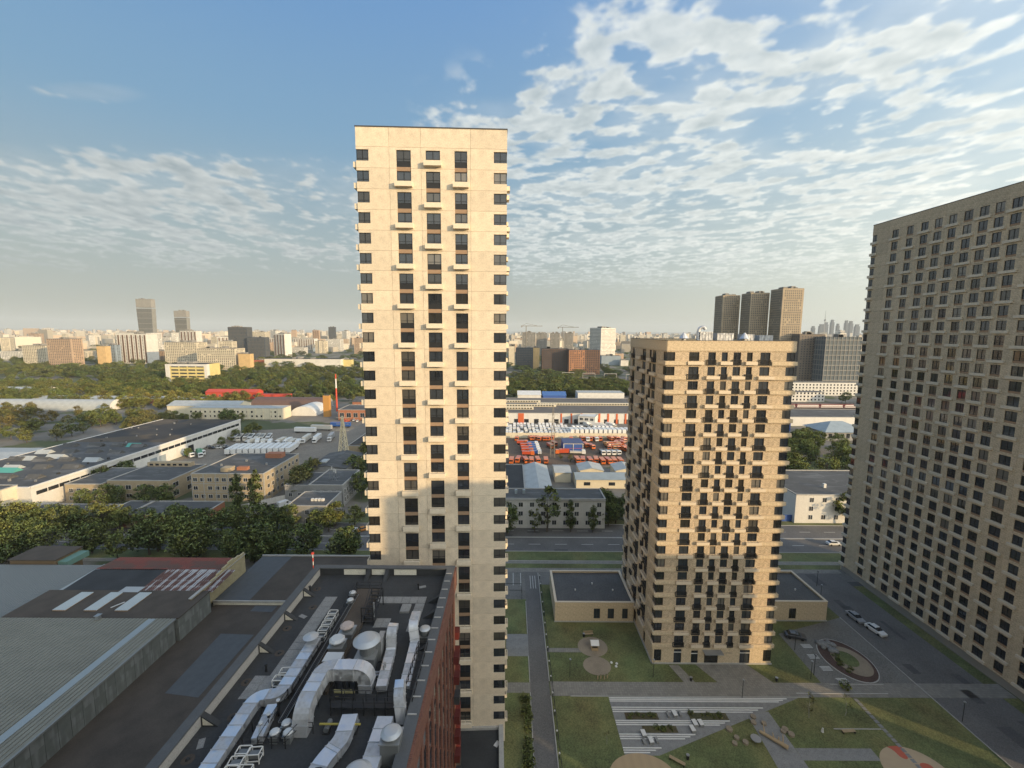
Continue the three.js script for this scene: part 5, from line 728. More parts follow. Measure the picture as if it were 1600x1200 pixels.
function gable(name, label, cat, x0, x1, z0, z1, h, rise, wall, roof, along = 'x', opt = {}) {
  const W = x1 - x0, D = z1 - z0, o = thing(name, label, cat, [(x0 + x1) / 2, 0, (z0 + z1) / 2], opt.turn || 0); o.size = [W, D]; const w = W / 2, d = D / 2, m = new MB().box(-w, 0, -d, w, h, d), r = new MB(), e = 0.4;
  if (along === 'x') { m.tri(V(w, h, d), V(w, h, -d), V(w, h + rise, 0)).tri(V(-w, h, -d), V(-w, h, d), V(-w, h + rise, 0)); const k = rise / d; r.hull4([V(-w - e, h - e * k + 0.05, d + e), V(w + e, h - e * k + 0.05, d + e), V(w + e, h - e * k + 0.2, d + e), V(-w - e, h - e * k + 0.2, d + e)], [V(-w - e, h + rise + 0.05, 0), V(w + e, h + rise + 0.05, 0), V(w + e, h + rise + 0.2, 0), V(-w - e, h + rise + 0.2, 0)]); r.hull4([V(-w - e, h + rise + 0.05, -0.02), V(w + e, h + rise + 0.05, -0.02), V(w + e, h + rise + 0.2, -0.02), V(-w - e, h + rise + 0.2, -0.02)], [V(-w - e, h - e * k + 0.05, -d - e), V(w + e, h - e * k + 0.05, -d - e), V(w + e, h - e * k + 0.2, -d - e), V(-w - e, h - e * k + 0.2, -d - e)]); }
  else { m.tri(V(-w, h, d), V(w, h, d), V(0, h + rise, d)).tri(V(w, h, -d), V(-w, h, -d), V(0, h + rise, -d)); const k = rise / w; for (const s of [-1, 1]) { const a = [V(s * (w + e), h - e * k + 0.05, d + e), V(s * 0.01, h + rise + 0.05, d + e), V(s * 0.01, h + rise + 0.2, d + e), V(s * (w + e), h - e * k + 0.2, d + e)], b = a.map((p) => V(p.x, p.y, -d - e)); r.hull4(s < 0 ? a : [a[1], a[0], a[3], a[2]], s < 0 ? b : [b[1], b[0], b[3], b[2]]); } }
  m.build('wall', wall, o); r.build('roof', roof, o); return o;
}
function barrel(name, label, cat, x0, x1, z0, z1, h, wall, roof, along = 'x') {
  const W = x1 - x0, D = z1 - z0, o = thing(name, label, cat, [(x0 + x1) / 2, 0, (z0 + z1) / 2]), span = along === 'x' ? D : W, len = along === 'x' ? W : D, N = 14, r = new MB(), g = new MB(); const pt = (i, l) => { const a = Math.PI * i / N, u = -Math.cos(a) * span / 2, y = Math.sin(a) * h; return along === 'x' ? V(l, y, -u) : V(u, y, l); };
  for (let i = 0; i < N; i++) { r.quad(pt(i, -len / 2), pt(i, len / 2), pt(i + 1, len / 2), pt(i + 1, -len / 2)); for (const s of [-1, 1]) { const c = along === 'x' ? V(s * len / 2, 0, 0) : V(0, 0, s * len / 2); g.tri(c, pt(i, s * len / 2), pt(i + 1, s * len / 2)); } }
  r.build('roof', roof, o); g.build('end_wall', wall, o); return o;
}
const roofBox = (o, name, m, x0, x1, z0, z1, y, h) => new MB().box(x0, y, z0, x1, y + h, z1).build(name, m, o);

// left: three storey brick workshop with a pale grid
{
  const o = block('brick_workshop', 'three storey tan workshop with pale concrete grid and dark flat roof, behind the poplars', 'building', -134.3, -104, -208.6, -177.8, 12, wallTan, roofGrey, { par: 0.35 });
  wins(o, 'f', -13.6, 13.6, 10, 3, 1.6, 3.6, 1.7, 1.5); wins(o, 'r', -12, 13, 8, 3, 1.6, 3.6, 1.7, 1.5);
  const g = new MB(); for (let i = 0; i <= 6; i++) { const x = -15.1 + i * 5.03; g.box(x - 0.15, 0, 15.4, x + 0.15, 12, 15.52); } for (const y of [4.2, 7.8]) for (let i = 0; i < 6; i++) g.box(-14.9 + i * 5.03, y - 0.12, 15.4, -10.3 + i * 5.03, y + 0.12, 15.5); for (let i = 0; i < 7; i++) { const z = -15 + i * 5; g.box(15.15, 0, z - 0.15, 15.27, 12, z + 0.15); } g.build('concrete_grid', M.kerb, o);
  roofBox(o, 'roof_house', wallTan, -4.6, -0.5, 9, 12.6, 12.06, 1.6); roofBox(o, 'roof_house', brickOrange, 1, 5.4, 8.5, 10.5, 12.06, 1.4); roofBox(o, 'roof_house', brickOrange, 3, 10.5, -11.8, -8, 12.06, 2.1); for (const [x, z] of [[-10, 4], [-3, -3], [9, 2]]) roofBox(o, 'roof_vent', M.steel, x, x + 0.7, z, z + 0.7, 12.06, 0.9);
  const b = block('yellow_workshop', 'two storey yellow tan workshop wing left of the gridded workshop', 'building', -170, -144, -201, -178, 8.8, wallTan, roofGrey, { par: 0.3 }); wins(b, 'f', -9, 10, 5, 2, 1.4, 3.8, 2.2, 1.7); wins(b, 'r', -8, 8, 3, 2, 1.4, 3.8, 3, 2);
  roofBox(b, 'clerestory', wallTan, -12, 8, -10.6, -8, 8.86, 1.9); for (let i = 0; i < 7; i++) roofBox(b, 'clerestory_window', M.pane[1], -11 + i * 2.7, -9.4 + i * 2.7, -8, -7.95, 9.3, 0.9);
  const c = block('yellow_workshop', 'low tan workshop with a grey flat roof hidden behind trees at the hall', 'building', -186, -171, -198, -176, 7.8, wallTan, roofGrey, { par: 0.3 }); wins(c, 'f', -5, 5, 4, 2, 1.2, 3.3, 1.6, 1.5);
  const d = block('long_garage', 'long low brick garage with a grey felt roof in front of the workshops', 'building', -150, -113, -166, -153, 4.8, brickOrange, roofGrey, { par: 0.25 }); for (let i = 0; i < 9; i++) roofBox(d, 'garage_door', wallTan, -17 + i * 3.9, -14.4 + i * 3.9, 6.5, 6.56, 0, 2.6); roofBox(d, 'roof_ridge', M.kerb, -9, -8.4, -6, 6, 4.86, 0.4);
  const e = block('long_garage', 'long low brick garage left of the other one, at the hall corner', 'building', -181, -150.6, -163, -151.5, 4.6, wallTan, roofGrey, { par: 0.25 }); for (let i = 0; i < 7; i++) roofBox(e, 'garage_door', wallGrey, -13.5 + i * 3.9, -11 + i * 3.9, 5.75, 5.81, 0, 2.5);
}
// left: large hall
{
  const o = thing('factory_hall', 'huge low factory hall with dark patched roof, white side wall and small roof peaks', 'hall', [-216, 0, -232]);
  new MB().box(-27, 0, -68, 27, 9.8, 66).build('wall', wallWhite, o); new MB().box(-26.8, 9.8, -68, 26.8, 10, -5).build('roof', roofTar, o); new MB().box(-26.8, 9.8, -4.95, 26.8, 10.02, 65.8).build('roof', roofGrey, o);
  new MB().box(26.7, 9.6, -68, 27.4, 10.5, 66).box(-27.4, 9.6, -68, -26.7, 10.2, 66).box(-26.7, 9.6, 65.6, 26.7, 10.3, 66.3).build('parapet', wallWhite, o); for (let z = -66; z < 64; z += 4.5) new MB().box(27.02, 6.4, z, 27.1, 7.9, z + 4.1).build('window_band', M.pane[1], o);
  for (const [z, m] of [[-22, M.black], [-12, wallWhite], [-1, mBlueGrey], [5, mBlueGrey], [20, M.black]]) new MB().box(27.02, 0, z, 27.2, 4.6, z + 4.2).build('gate', m, o);
  const peak = (x, z, m, L = 6) => { const p = new MB(), w = 2.2, h = 1.7; p.tri(V(x, 10, z + w), V(x, 10, z - w), V(x, 10 + h, z)).tri(V(x + L, 10, z - w), V(x + L, 10, z + w), V(x + L, 10 + h, z)).quad(V(x, 10, z + w), V(x + L, 10, z + w), V(x + L, 10 + h, z), V(x, 10 + h, z)).quad(V(x + L, 10, z - w), V(x, 10, z - w), V(x, 10 + h, z), V(x + L, 10 + h, z)); p.build('roof_peak', m, o); };
  const green = mat(0.08, 0.30, 0.26, 0.6); for (let i = 0; i < 4; i++) for (let k = 0; k < 5; k++) peak(-23 + i * 12.4 + rr(-1, 1), 54 - k * 12.5 + rr(-1, 1), hash(i, k, 8) < 0.3 ? mPale : roofGrey, 5.5 + rr(0, 2)); peak(-8, 46, green, 8); peak(11, 3, green, 6.5); peak(-20, 28, mPale, 8); peak(-9, 25, mPale, 8);
  for (let i = 0; i < 26; i++) { const x = rr(-25, 24), z = rr(-64, 60); roofBox(o, 'roof_vent', pick([M.steel, M.felt, M.slab]), x, x + rr(0.4, 0.9), z, z + rr(0.4, 0.9), 10.02, rr(0.5, 1.1)); }
  const f = block('hall_front', 'sunlit cream entrance block at the near corner of the factory hall', 'building', -214, -194.5, -166.5, -161, 10.8, wallCream, roofGrey, { par: 0.3 }); roofBox(f, 'canopy', wallCream, -2, 10.5, 2.8, 7, 4.6, 0.5); for (const x of [9.5, 4]) roofBox(f, 'pillar', wallCream, x, x + 0.6, 6, 6.6, 0, 4.6); wins(f, 'f', -8, 8, 5, 1, 6.6, 3, 1.8, 1.2, false);
  const g = gable('metal_shed', 'long shed with a pale metal roof at the left end of the factory hall', 'shed', -292, -246, -236, -206, 6.5, 2, wallWhite, mPale, 'x');
}
// left: grey sheds by the avenue, pale fence, cars
{
  const a = block('grey_house', 'nearest grey two storey house with a flat roof beside the avenue trees', 'building', -82.6, -68, -169, -154.5, 7.8, wallGrey, roofGrey, { par: 0.3 }); wins(a, 'f', -4.5, 4.8, 3, 2, 1.5, 3.2, 1.4, 1.6); for (let i = 0; i < 4; i++) roofBox(a, 'cooling_unit', M.whitePaint, -0.5 + i * 1.3, 0.4 + i * 1.3, 1.5, 2.4, 7.86, 0.9);
  const b = block('grey_house', 'middle grey house with antenna masts on its flat roof', 'building', -83, -69, -193, -173, 9, wallGrey, roofGrey, { par: 0.4 }); wins(b, 'r', -8, 8, 7, 2, 1.6, 3.6, 1.2, 1.8); wins(b, 'f', -5, 5, 4, 2, 1.6, 3.6, 1.2, 1.6);
  const c = block('grey_house', 'grey shed with a dark roof attached behind the middle grey house', 'building', -96, -83.4, -196, -179, 6.8, wallGrey, roofGrey, { par: 0.2 }); wins(c, 'f', -4, 4, 3, 1, 2, 3, 1.4, 1.5);
  const d = gable('grey_house', 'far grey house with a dormer on its dark roof, before the lattice pylon', 'building', -96, -78, -226, -200, 7.5, 1.4, wallGrey, roofGrey, 'z'); wins(d, 'r', -9, 9, 6, 1, 3, 3, 1.3, 1.8); roofBox(d, 'dormer', mPale, -5.5, -2.5, 3, 8, 8, 1.2);
  { const o = thing('antenna_mast', 'group of thin antenna masts on the middle grey house roof', 'antenna', [-76, 9.1, -180]); const m = new MB(); for (const [x, z, h] of [[0, 0, 6], [0.9, 0.3, 5], [1.6, -0.4, 4.2], [-1, 0.5, 3.5]]) m.cyl(V(x, 0, z), V(x, h, z), 0.07, 0.05, 6); m.bar(V(-1.4, 0.8, 0.5), V(2.2, 0.8, -0.4), 0.05).bar(V(0, 2, 0), V(2.4, 0, 1.2), 0.04); m.build('masts', M.steel, o); const p = new MB(); for (const [x, y] of [[0, 4.4], [0.9, 3.4], [1.6, 3]]) p.box(x - 0.16, y, 0.2, x + 0.16, y + 1.5, 0.42); p.build('panels', M.whitePaint, o); }
  { const o = thing('concrete_fence', 'pale concrete slab fence running diagonally beside the parking lane', 'fence', [-107, 0, -170]); for (let i = 0; i < 12; i++) new MB().box(-0.1, 0, -i * 2.1, 0.1, 2.4, -i * 2.1 + 2.04).build('panel', wallWhite, o); o.rotation.y = R(-48); }
  van('white', -93.5, -173.5, 2.6, 'white van parked by the grey houses near the pale fence'); car('white', -101, -163.5, 2.5, 'white car parked at the pale concrete fence'); car('white', -57.4, -150.5, 2.2, 'white car at the avenue edge left of the cream tower'); car('amber', -53.6, -151.5, 2.2, 'orange taxi next to the cream tower at the avenue edge');
  flat('yard', [[-112, -160], [-84, -160], [-84, -232], [-104, -232]], 0.012, M.asphaltOld);
}
// left: truck and bus lot
flat('truck_lot', [[-188, -310], [-60, -345], [-96, -212], [-188, -212]], 0.014, mapMat(speck(0.20, 0.175, 0.14, 0.3, 30, 512, 121, 90), 0.95));
for (let i = 0; i < 11; i++) trailer('white', 13.5, -164.5 + i * 3.3, -252 - i * 0.4, 0.12, 'long white trailer in the front row of the truck lot', 'white trailers in the front row');
for (let i = 0; i < 7; i++) bus(i % 3 ? 'cream' : 'white', 'dark', -183 + i * 3.7, -284 + (i % 2), 0.35, 'pale coach with a dark roof unit in the middle of the truck lot', 'coaches in the truck lot');
for (const [x, z, t, l, a, b] of [[-134, -280, 0.1, 'left of three trucks facing the viewer in the truck lot', 'white', 'cream'], [-127.5, -281, 0.15, 'middle truck with a pale box facing the viewer in the truck lot', 'white', 'white'], [-120, -285, 0.2, 'right of three trucks with a dark grey box in the truck lot', 'white', 'grey']]) truck(a, b, 12, x, z, t, l, null, 3);
for (let i = 0; i < 8; i++) truck('white', i % 2 ? 'white' : 'cream', 8, -165 + i * 4.3 + rr(-0.6, 0.6), -272 + rr(-3, 3), rr(-0.3, 0.5), 'small white box truck among the vehicles of the truck lot', 'small trucks in the truck lot', 2.4);
trailer('white', 15, -146, -304, 1.5, 'white trailer standing crosswise, nearest of three at the back of the truck lot'); trailer('cream', 15, -138, -312, 1.5, 'cream trailer standing crosswise, middle of three at the back of the truck lot'); trailer('blue', 15, -128, -322, 1.5, 'blue sided trailer standing crosswise at the back of the truck lot');
truck('grey', 'dark', 12, -100, -318, 1.45, 'dark tank truck at the far right of the truck lot', null, 3, true); bus('white', 'dark', -98, -330, 1.5, 'white bus standing crosswise near the brick workshop'); bus('white', 'dark', -96, -338, 1.5, 'second white bus standing crosswise behind the first');
for (let i = 0; i < 9; i++) car(pick(['white', 'white', 'grey', 'dark']), -186 + i * 3.2, -262 + rr(-2, 2), rr(-0.4, 0.4) + 1.3, 'small car parked along the hall side of the truck lot', 'cars along the factory hall'); for (let i = 0; i < 3; i++) truck('white', 'green', 7, -184 + i * 2.9, -246 + rr(-3, 3), rr(0, 1), 'small truck parked beside the hall gates', 'small trucks by the hall gates', 2);
for (let i = 0; i < 14; i++) car(pick(['white', 'grey', 'dark', 'red']), -135 + i * 4, -345 + rr(-6, 4), rr(0, 3), 'small car parked in the yard before the long cream house', 'cars before the long cream house');
{ const o = thing('lattice_pylon', 'tall pale lattice pylon standing left of the cream tower', 'pylon', [-94, 0, -239]); const m = new MB(), H2 = 25, w = (y) => 2.3 * (1 - y / H2) + 0.2; for (const [a, b] of [[-1, -1], [1, -1], [1, 1], [-1, 1]]) m.bar(V(a * w(0), 0, b * w(0)), V(a * w(H2), H2, b * w(H2)), 0.19); for (let k = 0; k < 8; k++) { const y0 = k * 3.1, y1 = y0 + 3.1; for (const [a, b, c, d] of [[-1, -1, 1, -1], [1, -1, 1, 1], [1, 1, -1, 1], [-1, 1, -1, -1]]) m.bar(V(a * w(y0), y0, b * w(y0)), V(c * w(y1), y1, d * w(y1)), 0.1).bar(V(c * w(y0), y0, d * w(y0)), V(a * w(y1), y1, b * w(y1)), 0.1); } m.build('lattice', mat(0.62, 0.54, 0.37, 0.7), o); const c = new MB(); for (const y of [17, 20.5, 24]) c.bar(V(-3.5, y, 0), V(3.5, y, 0), 0.09); c.build('arms', mat(0.62, 0.54, 0.37, 0.7), o); }
// left: long roof by the pylon, brick houses, chimney, hangar, long cream house, brown roof
{
  const o = block('long_shed', 'long narrow shed with a dark roof right of the truck lot', 'shed', -96, -84, -335, -250, 5, wallTan, roofTar, { par: 0.3 });
  const b = block('brick_factory', 'orange brick workshop with tall windows beside the red and white chimney', 'building', -140, -112, -372, -348, 8.5, brickOrange, roofGrey, { par: 0.3 }); wins(b, 'f', -11, 11, 5, 1, 2.5, 3, 3.4, 3.5); const b2 = gable('brick_factory', 'brick workshop with a pale band of windows behind the orange one', 'building', -140, -112, -402, -380, 10, 3, brickOrange, roofGrey, 'x'); wins(b2, 'f', -11, 11, 8, 1, 5.5, 3, 2, 2);
  const ch = thing('factory_chimney', 'tall thin chimney banded red and white', 'chimney', [-157, 0, -388]); for (let k = 0; k < 8; k++) new MB().cyl(V(0, k * 4.2, 0), V(0, (k + 1) * 4.2, 0), 0.85 - k * 0.04, 0.81 - k * 0.04, 14).build('band', k === 5 || k === 6 ? M.whitePaint : mat(0.5, 0.07, 0.035, 0.7), ch);
  barrel('round_hangar', 'white round topped hangar left of the chimney', 'hangar', -188, -166, -392, -366, 8, wallWhite, mWhite, 'z');
  const w = block('long_cream_house', 'long cream two storey house with small square windows behind the truck lot', 'building', -262, -186, -364, -350, 9, wallCream, mPale, { par: 0.3 }); wins(w, 'f', -36, 36, 20, 2, 1.8, 3.6, 1.4, 1.5, false); for (let i = 0; i < 12; i++) roofBox(w, 'buttress', wallCream, -34 + i * 6.2, -33.3 + i * 6.2, 7, 7.4, 0, 8.9);
  const w2 = gable('metal_shed', 'long shed with a pale ribbed roof joined to the long cream house', 'shed', -292, -232, -385, -366, 8, 3, wallCream, mPale, 'x');
  barrel('brown_hall', 'long hall with a rounded brown roof behind the long cream house', 'hall', -238, -172, -418, -392, 10, wallGrey, mBrown, 'x'); block('kiosk_tower', 'narrow orange mast cabin standing over the white hangar', 'tower', -158, -153, -366, -362, 18, mat(0.45, 0.23, 0.06, 0.7), roofGrey, { par: 0 });
  const rd = gable('red_shed', 'long bright red shed among the trees', 'shed', -322, -268, -468, -456, 7, 2.5, mRed, mRed, 'x'); wins(rd, 'f', -24, 24, 9, 1, 2.5, 3, 1.8, 1.8);
  const r2 = block('red_shed', 'low long red annex right of the bright red shed', 'shed', -268, -236, -466, -458, 4.5, mRed, mRed, { par: 0 });
  barrel('round_hangar', 'long pale hangar with a rounded roof at the left edge of the photo', 'hangar', -530, -358, -400, -384, 9, wallWhite, mPale, 'x'); gable('metal_shed', 'low pale roofed shed among trees at the left edge', 'shed', -470, -360, -440, -425, 4, 2, wallCream, mPale, 'x'); gable('metal_shed', 'low shed with an orange wall and pale roof between the tree groups at left', 'shed', -390, -302, -440, -424, 4.5, 1.5, brickOrange, mPale, 'x');
  gable('metal_shed', 'thin pale roofed shed far left before the woods', 'shed', -640, -520, -500, -480, 5, 2, wallWhite, mPale, 'x');
}
// middle: white house and roofs between the towers
{
  const o = block('white_house', 'white three storey house on the avenue between the two towers', 'building', -8, 34.5, -165, -154.4, 11, wallWhite, roofGrey, { par: 0.4 }); wins(o, 'f', -18, 19, 10, 3, 1.4, 3.4, 1.5, 1.6);
  roofBox(o, 'cornice', M.kerb, -21.4, 21.4, 5.38, 5.7, 10.6, 0.36); for (const x of [-17, -12, -9]) roofBox(o, 'roof_vent', mBlueGrey, x, x + 1, -1, 0, 11.06, 1.5);
  const d = block('dark_roof_hall', 'hall with a black flat roof left of the pale metal roofs behind the white house', 'hall', -20, 5.6, -209, -172, 7, wallGrey, M.felt, { par: 0.4 });
  const s1 = gable('pale_roof_hall', 'long pale metal roofed hall seen end on behind the white house', 'hall', 5.8, 17, -210, -172.5, 6.4, 1.6, wallWhite, mPale, 'z');
  const s2 = gable('pale_roof_hall', 'small square shed with a pale metal roof behind the yard of the white house', 'shed', 21, 28.5, -216, -204, 4.8, 1.2, wallCream, mPale, 'x');
  const s3 = gable('pale_roof_hall', 'low long cream shed with a ribbed blue grey roof next to the brick tower', 'shed', 30, 66, -206.5, -196, 4.2, 1.6, wallCream, mBlueGrey, 'x'); wins(s3, 'f', -13, 10, 3, 1, 1.4, 3, 3, 1.6, false);
  const s4 = gable('pale_roof_hall', 'small pale roofed wing behind the low long cream shed', 'shed', 33.5, 45, -219, -208, 4.6, 1.2, wallCream, mPale, 'z'); const s5 = gable('pale_roof_hall', 'right pale roofed wing behind the low long cream shed', 'shed', 51, 62, -219, -208, 4.6, 1.2, wallCream, mPale, 'z');
  flat('back_yard', rect(6, 80, -226, -166), 0.014, M.asphaltOld);
}
// middle: yard of orange machines, wall, vans, warehouse
flat('machine_yard', rect(-60, 110, -292, -232), 0.016, mapMat(speck(0.115, 0.085, 0.06, 0.45, 24, 512, 122, 90), 0.95)); flat('van_lot', rect(-60, 130, -341, -294), 0.014, mapMat(speck(0.16, 0.15, 0.13, 0.3, 24, 256, 123, 90), 0.95));
{ const o = thing('yard_wall', 'long pale concrete wall between the orange machines and the white vans', 'wall', [25, 0, -293]); for (let x = -85; x < 85; x += 4) new MB().box(x, 0, -0.2, x + 3.92, 3.4, 0.2).build('wall_panel', wallCream, o); }
for (const x of [0, 3.8, 7.6, 11, 14.4, 19, 36.5, 39.7, 43.4, 47, 50, 53.4, 56.7, 60]) truck('orange', x % 2 > 1 ? 'red' : 'orange', 6, x, -237 + rr(-1, 1), rr(-0.2, 0.2), 'orange truck in the near row of the machine yard', 'orange trucks in the near row', 1.7);
for (const [x, z] of [[6.3, -275], [8.3, -268], [8.6, -262], [8.9, -256], [9.1, -250]]) truck('orange', 'red', 6, x, z, 1.57, 'orange truck standing crosswise at the left of the machine yard', 'orange trucks standing crosswise', 1.7);
for (const [x, z] of [[12.6, -272], [12.9, -267], [13, -262], [13.2, -257], [13.5, -252]]) truck('white', 'blue', 6, x, z, 1.57, 'white and blue truck beside the crosswise orange trucks', 'white and blue trucks in the yard', 1.6);
for (const x of [3.4, 12.6, 14.8, 17, 19, 22, 24.5, 27.5, 39.6, 47, 52.7, 59, 66, 70, 75]) truck('orange', 'orange', 5, x, -287 + rr(-1.5, 1.5), rr(-0.3, 0.3), 'orange machine in the far row along the pale wall', 'orange machines along the wall', 1.5);
for (const x of [50, 56]) truck('white', 'orange', 5, x, -286, 0.1, 'white cabbed machine in the far row along the pale wall', 'white cabs along the wall', 1.5);
for (const x of [24, 27, 46.5, 49.5, 68, 71]) truck('orange', 'red', 6, x, -270 + rr(-6, 3), rr(-0.4, 0.4), 'orange truck parked loose in the middle of the machine yard', 'loose orange trucks', 1.6);
for (const x of [53.6, 56.6, 59.7, 62.8]) truck('white', 'dark', 6, x, -254, 0.1, 'white and black truck at the right of the machine yard', 'white and black trucks', 1.4);
for (let i = 0; i < 12; i++) truck(i % 3 ? 'orange' : 'amber', i % 2 ? 'orange' : 'amber', 4, 60 + (i % 4) * 2.7 + rr(-0.4, 0.4), -274 + Math.floor(i / 4) * 5, rr(-0.4, 0.4), 'small orange machine in the dense cluster at the right of the yard', 'clustered small orange machines', 1.2);
truck('orange', 'red', 7, 30.5, -253.5, -1.5, 'orange truck left in front of the blue canopy', null, 2.2); truck('white', 'cream', 8, 38.5, -253, 1.5, 'truck with a long beige bed in front of the blue canopy', null, 1.0);
for (let i = 0; i < 8; i++) truck('orange', 'red', 5, 66 + rr(0, 9), -246 - i * 5 + rr(-1, 1), rr(-0.5, 0.5), 'orange truck at the right end of the machine yard by the brick tower', 'orange trucks at the right end', 1.7);
{ const o = thing('blue_canopy', 'blue fronted canopy shed with white frame in the middle of the machine yard', 'canopy', [37.2, 0, -264]); new MB().box(-6.2, 5.2, -6, 6.2, 5.5, 6.2).build('roof', mat(0.05, 0.07, 0.16, 0.5), o); for (const [a, b] of [[-5.6, -0.25], [0.25, 5.6]]) new MB().box(a, 0.3, 5.7, b, 4.9, 5.8).build('curtain', mBlue, o); const f = new MB(); for (const x of [-5.95, -0.2, 5.6]) f.box(x, 0, 5.82, x + 0.36, 5.2, 6.1); f.box(-5.6, 4.85, 5.82, -0.2, 5.2, 6.1).box(0.16, 4.85, 5.82, 5.6, 5.2, 6.1); f.build('frame', M.whitePaint, o); const s = new MB(); for (const [a, b] of [[-5.5, -0.4], [0.4, 5.5]]) s.box(a, 2.1, 5.805, b, 2.3, 5.815); s.build('stripe', mRed, o); new MB().box(-6, 0, -5.8, -5.9, 5.1, 5.6).box(5.9, 0, -5.8, 6, 5.1, 5.6).box(-5.9, 0, -5.8, 5.9, 5.1, -5.7).build('side_wall', mBlue, o); }
{ const o = thing('lattice_pylon', 'thin lattice pylon standing in the machine yard before the blue canopy', 'pylon', [23.6, 0, -246]); const m = new MB(); for (const [a, b] of [[-1, -1], [1, -1], [1, 1], [-1, 1]]) m.bar(V(a * 1.3, 0, b * 1.3), V(a * 0.25, 30, b * 0.25), 0.09); for (let k = 0; k < 10; k++) { const y = k * 3, w = 1.3 - 1.05 * y / 30, u = 1.3 - 1.05 * (y + 3) / 30; m.bar(V(-w, y, w), V(u, y + 3, u), 0.05).bar(V(w, y, w), V(-u, y + 3, u), 0.05).bar(V(-w, y, -w), V(u, y + 3, -u), 0.05); } for (const y of [21, 25, 29]) m.bar(V(-3, y, 0), V(3, y, 0), 0.07); m.build('lattice', mat(0.22, 0.20, 0.17, 0.7), o); }
{ let n = 0; for (const z of [-329, -322, -315.5, -309, -302.5]) for (let x = -3.5; x < 41; x += 2.75) { if (hash(Math.round(x * 4), Math.round(z), 3) < 0.2) continue; van('white', x + rr(-0.35, 0.35), z + rr(-0.9, 0.9), (z < -320 ? 0 : Math.PI) + rr(-0.05, 0.05), 'white delivery van in the dense rows before the warehouse', 'white vans in dense rows'); n++; } }
for (let i = 0; i < 13; i++) trailer('white', 8, 42.5 + i * 3.3, -306, 0.1, 'white box trailer in the front row behind the pale wall', 'white box trailers behind the wall'); for (let i = 0; i < 8; i++) van('white', (i < 3 ? 46 : 62) + (i < 3 ? i : i - 3) * 3, -321, 0.1, 'white van in the short back row before the loading doors', 'white vans in the short row');
truck('white', 'white', 12, 64.5, -328, 1.2, 'white lorry with a long trailer beside the loading doors', null, 2.6); truck('white', 'white', 9, 56.5, -331, 0.5, 'white lorry standing at the slanted warehouse corner', null, 2.6); truck('cream', 'white', 9, 75, -327, 0.6, 'white lorry right of the long trailer near the loading doors', null, 2.6);
{
  const o = block('warehouse', 'long low warehouse with a white front, orange pillars and a grey roof with strip skylights', 'warehouse', -70, 130, -420, -341, 8, wallWhite, mapMat(speck(0.115, 0.105, 0.092, 0.35, 30, 512, 124, 60), 0.9), { par: 0.3 });
  const or = mat(0.52, 0.115, 0.035, 0.6); for (const [x, w] of [[-30, 4], [-13, 4.5], [-8, 0], [20.5, 1.2], [28.5, 1.2], [36.5, 1.2]].filter((q) => q[1])) roofBox(o, 'orange_pillar', or, x - 12, x - 12 + w, 39.52, 39.8, 0, 8); for (let i = 0; i < 6; i++) roofBox(o, 'orange_pillar', or, 38.5 + i * 6.9, 39.9 + i * 6.9, 39.52, 39.8, 0, 8);
  for (let i = 0; i < 14; i++) roofBox(o, 'dock_door', M.pane[1], -36 + i * 7.9, -32.4 + i * 7.9, 39.52, 39.62, 0, 3.4);
  for (const [z, a, b] of [[20, -100, -12], [6, -100, 8], [-16, -100, -4], [-2, -8, 100]]) { const k = new MB(), g = new MB(); k.box(a, 8.06, z - 0.2, b, 9.9, z + 3); for (let x = a + 1; x < b - 2; x += 2.4) g.box(x, 8.5, z + 3.01, x + 1.6, 9.5, z + 3.08); const c = k.build('skylight_strip', wallCream, o); stuff(g.build('panes', M.pane[3], c)); }
  const e = block('slanted_office', 'white two storey office with a curved roof at the warehouse front', 'building', 53, 66, -343, -330, 7.6, wallWhite, mWhite, { par: 0.2, turn: R(-20) }); wins(e, 'f', -4, 4, 3, 2, 1.2, 3.4, 2.4, 1.8);
  gable('white_tent', 'white peaked tent behind the warehouse roof', 'tent', 6, 30, -470, -448, 7, 3, wallWhite, mWhite, 'x'); gable('blue_tent', 'blue roofed shed beside the white tent behind the warehouse', 'shed', 32, 56, -468, -448, 6.5, 3, mBlue, mat(0.06, 0.14, 0.34, 0.5), 'x'); const bb = block('white_shed', 'long white metal box behind the warehouse roof', 'shed', 68, 116, -466, -448, 9.5, mWhite, mPale, { par: 0.2 });
}
